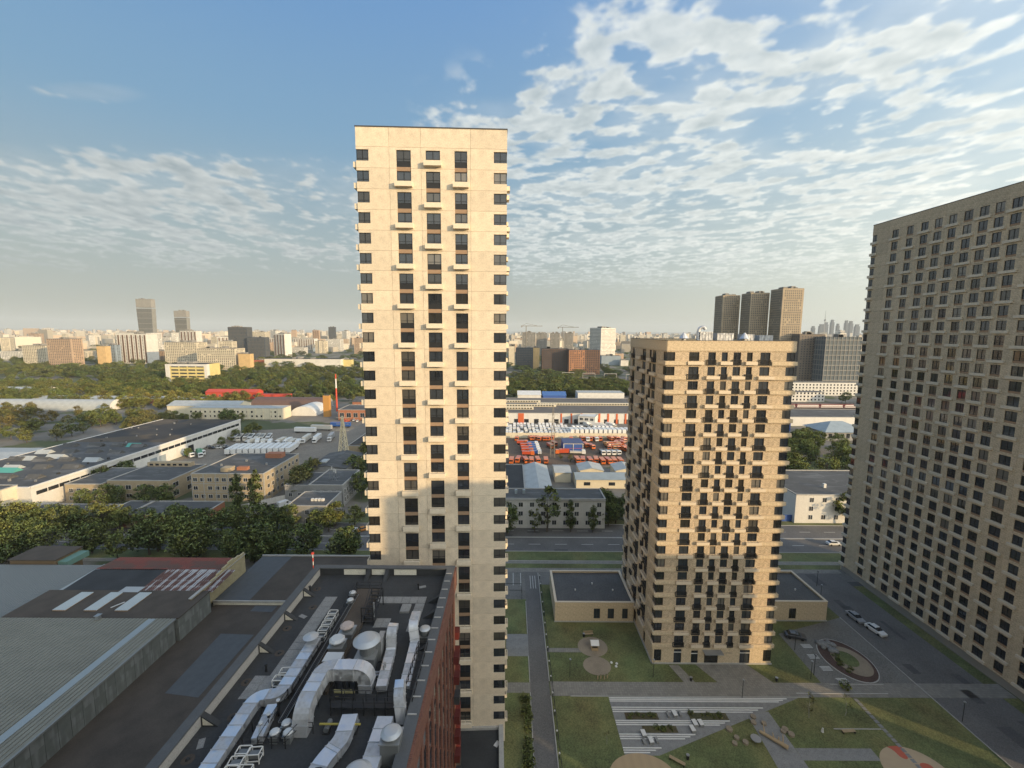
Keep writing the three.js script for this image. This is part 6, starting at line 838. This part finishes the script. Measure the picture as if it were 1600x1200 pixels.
// right: white house, hedge wood, pavilion, rail yard
{
  const o = block('white_house', 'white house with a grey roof between the brick tower and the grey brown slab', 'building', 108, 160, -190, -160, 11, wallWhite, roofGrey, { par: 0.4 }); wins(o, 'f', -20, 24, 10, 3, 1.5, 3.4, 1.5, 1.7); roofBox(o, 'roof_vent', M.whitePaint, -10, -9, 6, 7, 11.06, 1.6);
  const f = thing('blue_fence', 'blue site fence in front of the white house at the avenue', 'fence', [103, 0, -161.5]); for (let i = 0; i < 6; i++) new MB().box(-5 + i * 2, 0, -0.06, -3.06 + i * 2, 2.6, 0.06).build('panel', mBlue, f);
  const p = thing('hip_roof_pavilion', 'pavilion with a pale blue grey hipped roof beyond the trees', 'building', [226, 0, -300]); new MB().box(-14, 0, -10, 14, 6, 10).build('wall', wallGrey, p); { const r = new MB(), a = [V(-16, 6, 12), V(16, 6, 12), V(16, 6, -12), V(-16, 6, -12)], b = [V(-4, 11.5, 0), V(4, 11.5, 0)]; r.quad(a[0], a[1], b[1], b[0]).quad(a[2], a[3], b[0], b[1]).tri(a[1], a[2], b[1]).tri(a[3], a[0], b[0]); r.build('roof', mBlueGrey, p); } for (let i = 0; i < 6; i++) roofBox(p, 'window', M.pane[1], -12 + i * 4, -9.6 + i * 4, 10, 10.05, 1.5, 3.2);
  for (let i = 0; i < 9; i++) car(pick(['white', 'grey', 'blue', 'white']), 205 + (i % 5) * 3.4, -272 + Math.floor(i / 5) * 6, 0.4, 'small car parked before the hip roofed pavilion', 'cars before the pavilion');
  const h1 = block('long_shed', 'long shed with a white wall and grey roof behind the pavilion', 'shed', 175, 300, -372, -336, 7, wallWhite, roofGrey, { par: 0.3 }); const h2 = block('blue_shed', 'small blue container hall before the long white walled shed', 'shed', 186, 206, -330, -318, 6, mBlue, roofGrey, { par: 0.1 });
  for (let i = 0; i < 6; i++) { const t = thing('rail_coach', 'dark red and white rail coach standing on the tracks', 'train', [262 + i * 23, 0, -418], 0, 'coaches of the standing train'); new MB().box(-11, 0.9, -1.5, 11, 4.2, 1.5).build('body', paint(0.16, 0.025, 0.03), t); new MB().box(-10.6, 1.2, 1.5, 10.6, 2.0, 1.54).box(-10.2, 2.6, 1.5, 10.2, 3.5, 1.53).build('window_band', M.whitePaint, t); new MB().box(-8, 0.3, -1.2, 8, 0.9, 1.2).build('bogie', tyre, t); }
  for (const [x0, x1, z0, z1, h, l] of [[272, 330, -470, -458, 10, 'white three storey house with rows of dark windows behind the train'], [320, 420, -520, -505, 15, 'larger white house with rows of dark windows behind the smaller one']]) { const w = block('white_house', l, 'building', x0, x1, z0, z1, h, wallWhite, roofGrey, { par: 0.3 }); wins(w, 'f', -(x1 - x0) / 2 + 2, (x1 - x0) / 2 - 2, Math.round((x1 - x0) / 4), Math.round(h / 3.6), 1.4, 3.4, 1.7, 1.8, false); }
  const g2 = gable('grey_gable_house', 'grey house with a pale sloping roof left of the white houses', 'building', 258, 300, -505, -480, 12, 4, wallGrey, mBlueGrey, 'x'); const rr2 = gable('red_roof_house', 'small house with a red roof beside the grey gabled house', 'building', 300, 318, -560, -545, 14, 3, wallWhite, mat(0.42, 0.12, 0.08, 0.8), 'x');
}
flat('rail_bed', rect(60, 620, -455, -400), 0.02, mapMat(speck(0.13, 0.10, 0.075, 0.3, 20, 256, 125), 0.95)); flat('rail_bed', [[60, -700], [500, -620], [500, -560], [60, -640]], 0.024, mapMat(speck(0.12, 0.10, 0.085, 0.3, 20, 256, 126), 0.95));
for (let k = 0; k < 5; k++) { const x = 84 + k * 30, z = -655 + k * 8, o = thing('rail_gantry', 'pale portal gantry over the railway behind the woods', 'gantry', [x, 0, z], 0, 'railway gantries'); const m = new MB(); for (const q of [-9, 9]) m.box(q - 0.25, 0, -0.25, q + 0.25, 11, 0.25); m.box(-9.4, 11, -0.3, 9.4, 11.7, 0.3); m.build('portal', M.kerb, o); }
// ---------- far city ----------
const FW = { white: [0.58, 0.56, 0.50], cream: [0.54, 0.48, 0.36], tanPink: [0.40, 0.29, 0.20], ochre: [0.52, 0.36, 0.17], slate: [0.055, 0.065, 0.075], towerGrey: [0.21, 0.21, 0.19], blueGrey: [0.24, 0.29, 0.33], yellow: [0.58, 0.48, 0.20], brick: [0.34, 0.11, 0.06], concrete: [0.25, 0.24, 0.215], darkBrown: [0.085, 0.06, 0.05], umber: [0.17, 0.14, 0.11], orange: [0.37, 0.185, 0.10], threeTower: [0.36, 0.29, 0.20], glass: [0.10, 0.12, 0.13] };
const farWall = {}, fw = (k) => farWall[k] || (farWall[k] = mapMat(speck(...FW[k], 0.22, 22, 128, k.length * 7 + k.charCodeAt(0)), 0.88));
const farPane = mat(0.035, 0.038, 0.042, 0.35), farPane2 = mat(0.13, 0.115, 0.09, 0.6), farBrown = mat(0.11, 0.06, 0.035, 0.8);
function farWindows(o, w, d, h, style, wall) {
  const m = new MB(); let pm = farPane, name = 'windows'; const fl = Math.max(2, Math.round(h / 3.1)), e = 0.12;
  const grid = (fw_, fh, step, dy, y0 = 1.4) => { const faceN = (L, put) => { const n = Math.max(1, Math.floor((L - 1.5) / step)), off = (L - (n - 1) * step) / 2; for (let k = 0; k < h / dy - 0.9; k++) for (let i = 0; i < n; i++) if (hash(i, k, Math.round(L)) > 0.06) put(-L / 2 + off + i * step, y0 + k * dy); }; faceN(w, (x, y) => m.quad(V(x - fw_ / 2, y, d / 2 + e), V(x + fw_ / 2, y, d / 2 + e), V(x + fw_ / 2, y + fh, d / 2 + e), V(x - fw_ / 2, y + fh, d / 2 + e))); for (const s of [-1, 1]) faceN(d, (x, y) => { const a = V(s * (w / 2 + e), y, x - fw_ / 2), b = V(s * (w / 2 + e), y, x + fw_ / 2); s < 0 ? m.quad(a, b, V(b.x, y + fh, b.z), V(a.x, y + fh, a.z)) : m.quad(b, a, V(a.x, y + fh, a.z), V(b.x, y + fh, b.z)); }); };
  if (style === 'grid') grid(1.8, 1.7, 3.6, 3.1); else if (style === 'fineL') { grid(1.5, 2.1, 2.6, 3.1); pm = farPane2; } else if (style === 'fine') { grid(2.4, 1.0, 3.3, 3.3); pm = wall === 'slate' ? farPane2 : farPane; }
  else if (style === 'stripe') { const n = Math.max(2, Math.round(w / 9)); for (let i = 0; i < n; i++) { const x = -w / 2 + (i + 0.62) * w / n; m.box(x - 1.5, 2, d / 2 + 0.02, x + 1.5, h - 2, d / 2 + 0.5); } stuff(m.build('balcony_stack', farBrown, o)); const k = new MB(); for (let y = 1.5; y < h - 2; y += 3.1) for (let i = 0; i < n * 2; i++) { const x = -w / 2 + (i + 0.25) * w / (n * 2); if (i % 2 === 0) k.box(x - 1, y, d / 2 + 0.02, x + 1, y + 1.5, d / 2 + 0.1); } stuff(k.build('windows', farPane, o)); return; }
  else if (style === 'band') { for (let y = 2; y < h - 2; y += 4.6) for (let i = 0; i < 4; i++) { const x = -w / 2 + 8 + i * (w - 10) / 4; m.box(x, y, d / 2 + 0.02, x + w / 4 - 4.5, y + 1.9, d / 2 + 0.1); } roofBox(o, 'white_end', wallWhite, -w / 2 - 0.2, -w / 2 + 6, d / 2 - 6, d / 2 + 0.25, 0, h); roofBox(o, 'white_end', wallWhite, w / 2 - 3, w / 2 + 0.2, d / 2 - 6, d / 2 + 0.25, 0, h); roofBox(o, 'top_band', wallWhite, -w / 2 + 6, w / 2 - 3, d / 2 + 0.01, d / 2 + 0.2, h - 3, 3); }
  else if (style === 'frame') { for (let x = -w / 2; x <= w / 2 + 0.1; x += w / 9) m.box(x - 0.35, 6, d / 2, x + 0.35, h, d / 2 + 0.5); for (let y = 8; y <= h; y += 6.2) m.box(-w / 2, y - 0.5, d / 2, w / 2, y + 0.5, d / 2 + 0.55); for (let z = -d / 2; z < d / 2; z += 4.5) m.box(-w / 2 - 0.4, 6, z, -w / 2, h, z + 0.6); for (let y = 8; y <= h; y += 6.2) m.box(-w / 2 - 0.42, y - 0.5, -d / 2, -w / 2 - 0.01, y + 0.5, d / 2); pm = fw('concrete'); name = 'window_frame'; }
  else if (style === 'deck') { for (let y = 1.2; y < h - 1; y += 3.2) m.box(-w / 2 + 1, y, d / 2 + 0.01, w / 2 - 1, y + 1.5, d / 2 + 0.12).box(-w / 2 - 0.12, y, -d / 2 + 1, -w / 2 - 0.01, y + 1.5, d / 2 - 1); name = 'open_decks'; roofBox(o, 'stair_tower', wallWhite, -w / 2 + 8, -w / 2 + 14, d / 2 - 4, d / 2 + 0.6, 0, h + 5); }
  else return;
  if (m.p.length) stuff(m.build(name, pm, o));
}
function farBlock(label, cat, x, z, w, d, h, wall, style, turn, group) {
  const o = thing(cat.replace(/ /g, '_'), label, cat, [x, 0, z], turn || 0, group);
  if (wall === 'towerGrey') { new MB().hull4([V(-w * 0.42, 0, d / 2), V(w * 0.42, 0, d / 2), V(w * 0.42, 0, -d / 2), V(-w * 0.42, 0, -d / 2)].reverse(), [V(-w / 2, h * 0.82, d / 2), V(w / 2, h * 0.82, d / 2), V(w / 2, h * 0.82, -d / 2), V(-w / 2, h * 0.82, -d / 2)].reverse()).build('wall', fw(wall), o); new MB().box(-w / 2, h * 0.835, -d / 2, w / 2, h, d / 2).build('crown_storeys', fw('concrete'), o); const m = new MB(); for (let y = 12; y < h * 0.8; y += 3.6) { const k = 0.42 + 0.08 * y / (h * 0.82); m.box(-w * k, y, d / 2 + 0.02, w * k, y + (y % 18 < 3.6 ? 0.5 : 1.6), d / 2 + 0.14); } stuff(m.build('windows', farPane, o)); }
  else { new MB().box(-w / 2, 0, -d / 2, w / 2, h, d / 2).build('wall', fw(wall), o); farWindows(o, w, d, h, style, wall); }
  roofBox(o, 'roof', M.felt, -w / 2 + 0.4, w / 2 - 0.4, -d / 2 + 0.4, d / 2 - 0.4, h, 0.3); const r = new MB(); for (let i = 0; i < 3; i++) { const a = rr(-0.4, 0.25) * w; r.box(a, h + 0.3, -d * 0.2, a + Math.min(6, w * 0.2), h + rr(2, 4), d * 0.2); } r.build('roof_house', fw('concrete'), o); return o;
}
for (const a of [
['taller of the two leaning grey towers on the left skyline', 'tower', -1250.2, -1515.0, 52, 18.0, 174.3, 'towerGrey', 'fine'],
['lower of the two grey towers on the left skyline', 'tower', -1241.2, -1664.3, 46, 18, 141.9, 'towerGrey', 'fine'],
['dark slab office block on the left skyline', 'office block', -654.3, -1061.2, 44.9, 22.4, 78.9, 'slate', 'fine'],
['low dark wing right of the dark slab office block', 'office block', -605.9, -1050.4, 41.6, 20.8, 55.1, 'slate', 'fine'],
['white apartment block with brown vertical stripes at left, highest of its group', 'apartment block', -804.6, -944.5, 64.8, 30.0, 62.2, 'white', 'stripe'],
['pale rear block behind the brown striped apartment block', 'apartment block', -859.5, -1015.0, 81.3, 30.0, 64.4, 'white', 'grid'],
['narrow ochre ended block left of the brown striped one', 'apartment block', -805.4, -866.0, 16.9, 12.0, 38.9, 'ochre', 'plain'],
['blue grey block between the ochre end and the brown striped block', 'apartment block', -817.0, -898.6, 22.1, 12.0, 40.4, 'blueGrey', 'grid'],
['orange tan apartment block at left', 'apartment block', -855.7, -841.5, 45.9, 22.9, 53.5, 'tanPink', 'grid'],
['long white block at the left edge, rear row', 'apartment block', -980.0, -912.1, 48.5, 24.3, 37.9, 'cream', 'grid'],
['long white block at the left edge, front row', 'apartment block', -1142.2, -1020.1, 61.6, 30.0, 20.5, 'white', 'grid'],
['white block between the left edge row and the orange tan block', 'apartment block', -1112.3, -1044.7, 55.7, 27.8, 17.3, 'white', 'grid'],
['short cream block right of the orange tan one', 'apartment block', -1024.7, -1048.7, 40.9, 20.5, 21.2, 'cream', 'grid'],
['windowless tan warehouse block with paler right end', 'warehouse', -531.9, -819.1, 58.7, 29.3, 29.4, 'tanPink', 'fine'],
['pale orange right end of the tan warehouse block', 'warehouse', -485.6, -799.9, 20.9, 12.0, 29.1, 'ochre', 'plain'],
['yellow and white office house above the woods at left', 'office building', -449.8, -616.7, 56.5, 28.2, 24.9, 'yellow', 'band'],
['pink brown row of flats behind the yellow and white office', 'apartment block', -784.5, -1006.3, 82.4, 30.0, 23.2, 'tanPink', 'grid'],
['cream block above the pink brown row of flats', 'apartment block', -649.0, -875.0, 63.8, 30.0, 47.3, 'cream', 'grid'],
['striped white and dark tower right of the lower grey tower', 'apartment block', -809.4, -1110.4, 41.5, 20.7, 69.1, 'white', 'stripe'],
['white low block beside the foot of the lower grey tower', 'apartment block', -956.7, -1212.6, 50.6, 25.3, 51.1, 'white', 'grid'],
['cream block in front of the dark slab office', 'apartment block', -586.7, -907.2, 28.8, 14.4, 48.6, 'cream', 'grid'],
['cream row of flats before the dark slab office', 'apartment block', -540.0, -815.0, 70.0, 30.0, 38.3, 'cream', 'grid'],
['tan block right of the low dark wing', 'apartment block', -846.0, -1511.3, 45.8, 22.9, 30.5, 'tanPink', 'grid'],
['white slab right of the low dark wing', 'apartment block', -868.3, -1608.9, 32.6, 16.3, 42.9, 'white', 'stripe'],
['cream block rising behind the low dark wing', 'apartment block', -919.9, -1612.8, 51.1, 25.5, 65.7, 'cream', 'grid'],
['long striped white block left of the cream tower', 'apartment block', -764.4, -1629.6, 77.4, 30.0, 42.1, 'white', 'stripe'],
['cream block right of the long striped one', 'apartment block', -609.5, -1401.1, 30.4, 15.2, 38.5, 'cream', 'grid'],
['white windowed slab nearest the cream tower at left', 'apartment block', -622.3, -1540.9, 53.3, 26.6, 42.1, 'white', 'grid'],
['short white cube block below the long striped one', 'apartment block', -639.0, -1322.1, 38.2, 19.1, 21.0, 'white', 'grid'],
['grey brown tower far behind the long striped block', 'tower', -891.3, -2007.2, 29.0, 14.5, 72.8, 'tanPink', 'stripe'],
['dark rounded tower far left of the cream tower', 'tower', -818.2, -2007.2, 29.0, 14.5, 87.6, 'slate', 'fine'],
['brown pointed block on the far skyline left of the cream tower', 'tower', -1140.0, -2306.0, 23.3, 12.0, 72.3, 'tanPink', 'plain'],
['long white and yellow warehouse beyond the woods', 'warehouse', -417.3, -886.7, 151.6, 30.0, 15.3, 'white', 'plain'],
['yellow right end of the long warehouse beyond the woods', 'warehouse', -336.6, -891.5, 23.3, 12.0, 13.6, 'yellow', 'plain'],
['red brick workshop left of the long white warehouse', 'workshop', -531.8, -920.0, 24.0, 12.0, 10.0, 'brick', 'plain'],
['pink block half hidden by the cream tower', 'apartment block', -478.6, -1374.3, 25.8, 12.9, 49.6, 'tanPink', 'grid'],
['leftmost unfinished tower right of the cream tower', 'tower', 43.4, -1158.8, 35.0, 17.5, 69.8, 'concrete', 'grid'],
['second unfinished tower right of the cream tower', 'tower', 79.2, -1187.1, 28.2, 14.1, 68.2, 'concrete', 'grid'],
['third unfinished tower right of the cream tower', 'tower', 118.1, -1216.4, 25.4, 12.7, 68.3, 'concrete', 'grid'],
['rightmost unfinished tower of the row of four', 'tower', 158.8, -1246.5, 26.1, 13.0, 68.4, 'concrete', 'grid'],
['tall white tower block left of the brick tower, one side in the sun', 'tower', 222, -1085, 46, 42, 81.7, 'white', 'fine', 0.52],
['dark patterned block beside the cream tower', 'office block', 23.5, -849.1, 33.1, 16.5, 41.1, 'slate', 'fine'],
['beige end of the dark patterned block', 'office block', 46.2, -848.3, 12.3, 12.0, 41.2, 'ochre', 'plain'],
['dark brown apartment block before the unfinished towers', 'apartment block', 75.5, -777.2, 46.8, 23.4, 42.5, 'darkBrown', 'grid'],
['orange apartment block joined to the dark brown one', 'apartment block', 123.1, -758.4, 52.6, 26.3, 41.4, 'orange', 'grid'],
['cream block right behind the cream tower', 'apartment block', -1.1, -941.2, 12.2, 12.0, 40.9, 'cream', 'plain'],
['small white house with a gable left of the brick tower', 'house', 240.1, -941.0, 16.4, 12.0, 12.3, 'white', 'plain'],
['blue grey halls left of the brick tower', 'warehouse', 214.7, -961.3, 41.6, 20.8, 20.8, 'blueGrey', 'plain'],
['left one of three tall brown towers behind the brick tower', 'tower', 314.8, -652.4, 24.8, 24.8, 125.3, 'threeTower', 'fineL'],
['middle one of three tall brown towers behind the brick tower', 'tower', 339.1, -622.7, 25.4, 25.4, 126.4, 'threeTower', 'fineL'],
['right and tallest of three brown towers behind the brick tower', 'tower', 365.2, -593.7, 27.4, 27.4, 129.7, 'threeTower', 'fineL'],
['dark brown block right behind the brick tower', 'office block', 381.3, -568.1, 32.5, 16.2, 70.5, 'umber', 'grid'],
['grey glass office with a white window grid beside the slab', 'office block', 406.3, -551.0, 43.9, 21.9, 67.3, 'glass', 'frame'],
['white parking garage with open decks below the dark brown block', 'parking garage', 482.2, -714.8, 50.3, 25.2, 17.6, 'white', 'deck'],
]) farBlock(...a);
// the city that reads as one belt of pale blocks toward the horizon
{
  const protos = []; for (const [w, d, h, wall, style] of [[60, 16, 27, 'white', 'grid'], [26, 18, 46, 'cream', 'grid'], [90, 15, 28, 'cream', 'grid'], [34, 20, 52, 'white', 'stripe'], [48, 16, 17, 'tanPink', 'grid'], [22, 20, 60, 'white', 'grid'], [70, 22, 14, 'blueGrey', 'plain'], [40, 16, 38, 'tanPink', 'grid'], [80, 40, 10, 'concrete', 'plain']])
    protos.push(farBlock('distant pale city block in the belt below the horizon', 'city block', 0, 0, w, d, h, wall, style, 0, 'distant city blocks'));
  const g = rngOf(31); let used_ = new Set(); let n = 0;
  for (let i = 0; i < 286; i++) {
    const z = -(1120 + 5200 * Math.pow(g(), 1.35)), x = (g() * 2 - 1) * -z * 1.24, k = Math.floor(g() * protos.length); if (x > 0 && z > -1700 && g() < 0.7) continue; if (x < 0 && x > z * 0.45 && z > -1400 && g() < 0.6) continue;
    let o = protos[k]; if (used_.has(k)) o = copy(protos[k], [x, 0, z], 0); used_.add(k); o.position.set(x, 0, z); o.rotation.y = (g() - 0.5) * 0.9; const s = 0.8 + 0.5 * g(), far = -z > 3500 ? 1.5 : 1; o.scale.set(s * far, Math.min(s * (0.85 + 0.35 * g()) * (far > 1 ? 1.25 : 1), 74 / 60 * (k === 5 ? 0.95 : 1.6)), s * far);
  }
}
for (const [i, [px, top, w]] of [[1268, 511, 5], [1281, 508, 9], [1288, 505, 5], [1297, 501, 5], [1306, 507, 4], [1319, 502, 5], [1326, 503, 6], [1336, 508, 8]].entries()) { const z = -6500, s = 6500 / 688, h = 72 + (522 - top) * s; const o = thing('skyscraper', ['hazy low slab', 'hazy broad tower group', 'hazy pointed tower', 'hazy tallest tower', 'hazy narrow tower', 'hazy left twin tower', 'hazy right twin tower', 'hazy rightmost broad tower'][i] + ' on the far right horizon beside the grey brown slab', 'skyscraper', [(px - 800) * s, 0, z]); const wd = w * s * 0.85; new MB().box(-wd / 2, 0, -20, wd / 2, h * 0.86, 20).build('wall', fw('slate'), o); new MB().box(-wd / 3, h * 0.86, -16, wd / 3, h, 16).build('crown', fw('slate'), o); }
{ const s = 6500 / 688, o = thing('broadcast_tower', 'hazy thin broadcasting tower on the far right horizon', 'tower', [(1278 - 800) * s, 0, -6400]); new MB().cyl(V(0, 0, 0), V(0, 260, 0), 14, 5, 10).build('shaft', fw('concrete'), o); new MB().cyl(V(0, 250, 0), V(0, 272, 0), 12, 10, 12).build('deck', fw('slate'), o); new MB().cyl(V(0, 272, 0), V(0, 400, 0), 4, 1.5, 8).build('mast', fw('concrete'), o); }
for (const [x, z, h, t, l] of [[36, -1150, 86, 0.3, 'left tower crane above the leftmost unfinished tower'], [140, -1230, 84, 0, 'right tower crane with a long level jib above the unfinished towers']]) { const o = thing('tower_crane', l, 'crane', [x, 0, z], t); new MB().box(-0.7, 0, -0.7, 0.7, h, 0.7).build('mast', farPane2, o); new MB().box(-14, h, -0.6, 45, h + 1.4, 0.6).build('jib', farPane2, o); new MB().bar(V(-10, h + 1.4, 0), V(0, h + 7, 0), 0.3).bar(V(0, h + 7, 0), V(30, h + 1.4, 0), 0.3).build('ties', farPane2, o); new MB().box(-13.5, h - 3, -0.9, -10.5, h - 0.01, 0.9).build('counterweight', fw('concrete'), o); }

{ // the far city as one mass
  const r = rngOf(77), g = new MB(); g.box(-0.5, 0, -0.5, 0.5, 1, 0.5); const n = 2600, im = new THREE.InstancedMesh(g.geo(), mat(0.52, 0.49, 0.42, 0.9), n), m4 = new THREE.Matrix4(), q = new THREE.Quaternion(), c = new THREE.Color();
  for (let i = 0; i < n; i++) { const z = -(1500 + 6500 * Math.pow(r(), 1.15)), x = (r() * 2 - 1) * -z * 1.25, w = 20 + 70 * r() * r(), h = Math.min(78, (9 + 34 * r() + (r() < 0.12 ? 26 * r() : 0)) * (0.8 + -z / 9000)); q.setFromAxisAngle(V(0, 1, 0), (r() - 0.5) * 1.4); m4.compose(V(x, 0, z), q, V(w, h, 14 + 14 * r())); im.setMatrixAt(i, m4); const k = 0.55 + 0.6 * r(), p = r(); c.setRGB(k, k * (p < 0.25 ? 0.82 : 0.97), k * (p < 0.25 ? 0.68 : 0.92)); im.setColorAt(i, c); }
  im.name = numbered('distant_city'); scene.add(im); tag(im, 'dense belt of tiny pale houses along the horizon', 'city', null, 'stuff');
}
// ---------- tree groups ----------
trees(['dark', 'dark', 'broad'], 54, -192, -50, -137, -126, 8.5, 13, 'dark leafy tree in the dense row between the sheds and the avenue', 'dense tree row along the avenue');
trees(['broad', 'dark'], 28, -188, -64, -153, -146, 7, 10, 'leafy tree on the far side of the avenue before the low garages', 'trees before the low garages');
trees(['bright'], 9, -200, -140, -151, -147, 9, 12.5, 'sunlit yellow green tree at the left beside the factory hall', 'sunlit trees beside the hall');
trees(['dark'], 8, -215, -160, -142, -135, 9, 12, 'dark tree at the left edge behind the blue grey shed', 'dark trees at the left edge');
tree('poplar', -109, -167.5, 16, 'left one of two tall dark poplars before the gridded workshop'); tree('poplar', -101.5, -167, 17.5, 'right one of two tall dark poplars before the gridded workshop');
trees(['broad', 'olive'], 7, -101, -92, -208, -182, 9, 12.5, 'broad tree in the clump between the gridded workshop and the grey houses', 'clump beside the workshop');
trees(['broad', 'bright'], 3, -66, -58, -157, -152, 8, 10.5, 'round leafy tree before the nearest grey house at the avenue', 'round trees before the grey house');
tree('dark', -203, -309, 16, 'single dark tree standing at the far corner of the factory hall');
trees(['dark', 'olive'], 11, -199, -186, -214, -176, 7, 10.5, 'dark tree along the side wall of the factory hall', 'trees along the hall wall'); trees(['dark'], 6, -172, -140, -176.5, -168, 8, 12, 'dark tree in front of the yellow tan workshop', 'trees before the yellow workshop');
trees(['broad', 'bright', 'dark'], 16, -82, -62, -330, -200, 8, 13, 'leafy tree in the strip behind the lattice pylon', 'trees behind the pylon'); trees(['dark', 'broad'], 8, -68, -56, -240, -165, 9, 13, 'dark tree close behind the left edge of the cream tower', 'trees behind the cream tower');
trees(['olive', 'bright', 'broad'], 30, -350, -292, -352, -262, 7, 11, 'leafy tree in the left grove behind the factory hall', 'left grove', 0, 1.2); trees(['olive', 'bright'], 34, -296, -250, -348, -302, 7, 11, 'olive green tree in the grove right behind the factory hall', 'grove behind the hall', 0, 1.2);
trees(['dark', 'bright'], 14, -235, -150, -448, -424, 8, 12, 'leafy tree behind the brown roofed hall', 'trees behind the brown hall', 0, 1.2); trees(['broad', 'dark'], 9, -112, -84, -405, -345, 9, 14, 'leafy tree right of the brick workshop by the cream tower', 'trees by the brick workshop');
tree('loose', 13, -151.5, 16, 'tall loose tree before the white house, its top over the roof'); tree('loose', 8.5, -150.8, 9, 'small yellowing tree left of the tall loose tree before the white house'); tree('poplar', 21.5, -151.5, 11.5, 'dense narrow tree in front of the middle of the white house'); tree('poplar', 29.5, -151.2, 10.5, 'dense narrow tree in front of the right end of the white house'); tree('dark', -1.5, -149, 11.5, 'dark tree right beside the cream tower before the white house');
trees(['dark'], 7, 35.5, 56, -172, -156, 8, 11, 'dark tree between the white house and the brick tower', 'dark trees beside the brick tower'); trees(['olive'], 2, 27, 33, -241, -236, 3.5, 5, 'low olive tree at the near edge of the machine yard', 'low trees at the machine yard');
trees(['dark', 'broad', 'dark'], 40, 132, 205, -284, -205, 9, 13.5, 'dark tree in the clump between the brick tower and the slab', 'clump right of the brick tower'); tree('broad', 127, -157.5, 13, 'tall tree before the white house right of the brick tower'); trees(['bright', 'broad'], 18, 330, 440, -455, -425, 8, 14, 'pale green tree in front of the white houses near the slab', 'trees before the white houses'); trees(['dark', 'broad'], 10, 300, 480, -640, -600, 8, 12, 'tree below the white parking garage', 'trees below the garage');
trees(['broad', 'bright'], 10, -190, -176, -312, -226, 5, 8, 'small leafy tree between factory hall and truck lot', 'small trees at the hall gates'); trees(['bright', 'broad'], 8, -262, -190, -349, -338, 6, 9, 'leafy tree in front of the long cream house', 'trees before the long cream house');
// woods that read as one mass
function woods(label, kind, n, seed, spot, h0, h1, wide = 1.15) {
  const r = rngOf(seed), [cg, , lm] = KINDS[kind][0], full = 11.3, im = new THREE.InstancedMesh(cg, lm, n), m4 = new THREE.Matrix4(), q = new THREE.Quaternion(), up = V(0, 1, 0), c = new THREE.Color();
  for (let i = 0; i < n; i++) { const [x, z] = spot(r), s = (h0 + (h1 - h0) * r()) / full; q.setFromAxisAngle(up, r() * 6.28); m4.compose(V(x, -1.2 * s, z), q, V(s * wide, s, s * wide)); im.setMatrixAt(i, m4); const k = 0.75 + 0.6 * r(); c.setRGB(k * (0.9 + 0.35 * r()), k, k * 0.9); im.setColorAt(i, c); }
  im.name = numbered('woods'); im.castShadow = im.receiveShadow = true; scene.add(im); return tag(im, label, 'woods', null, 'stuff');
}
woods('dark green woods between the red shed and the cream tower', 'dark', 330, 5, (r) => { const z = -470 - 300 * Math.pow(r(), 1.4); return [z * (0.35 + 0.62 * r()) - 20 + 60 * r(), z]; }, 9, 14);
woods('long belt of woods in front of the yellow and white office', 'broad', 230, 6, (r) => { const z = -472 - 110 * r(); return [-330 - 330 * r(), z]; }, 8, 12);
woods('dense green woods between warehouse and railway, left of the brick tower', 'dark', 330, 7, (r) => { const z = -478 - 130 * r(); return [-40 + 190 * r(), z]; }, 9, 14);
woods('scattered dark greenery at the foot of the far city', 'dark', 1500, 8, (r) => { const z = -640 - 3200 * Math.pow(r(), 1.6); return [(r() * 2 - 1) * -z * 1.2, z]; }, 8, 15, 2.2);
woods('tree belts among the apartment blocks at the left', 'broad', 420, 9, (r) => { const z = -620 - 420 * r(); return [z * (0.45 + 0.75 * r()), z]; }, 8, 13, 1.4);
woods('fresh green grove left of the red shed', 'bright', 95, 10, (r) => [-420 + 158 * r(), -455 + 63 * r()], 8, 13);
woods('green grove around the sheds at the left edge', 'broad', 90, 11, (r) => [-560 + 165 * r(), -475 + 72 * r()], 8, 12);
woods('olive grove at the left edge behind the pale shed', 'olive', 70, 12, (r) => [-450 + 100 * r(), -378 + 118 * r()], 7, 11);
renderer.render(scene, camera);
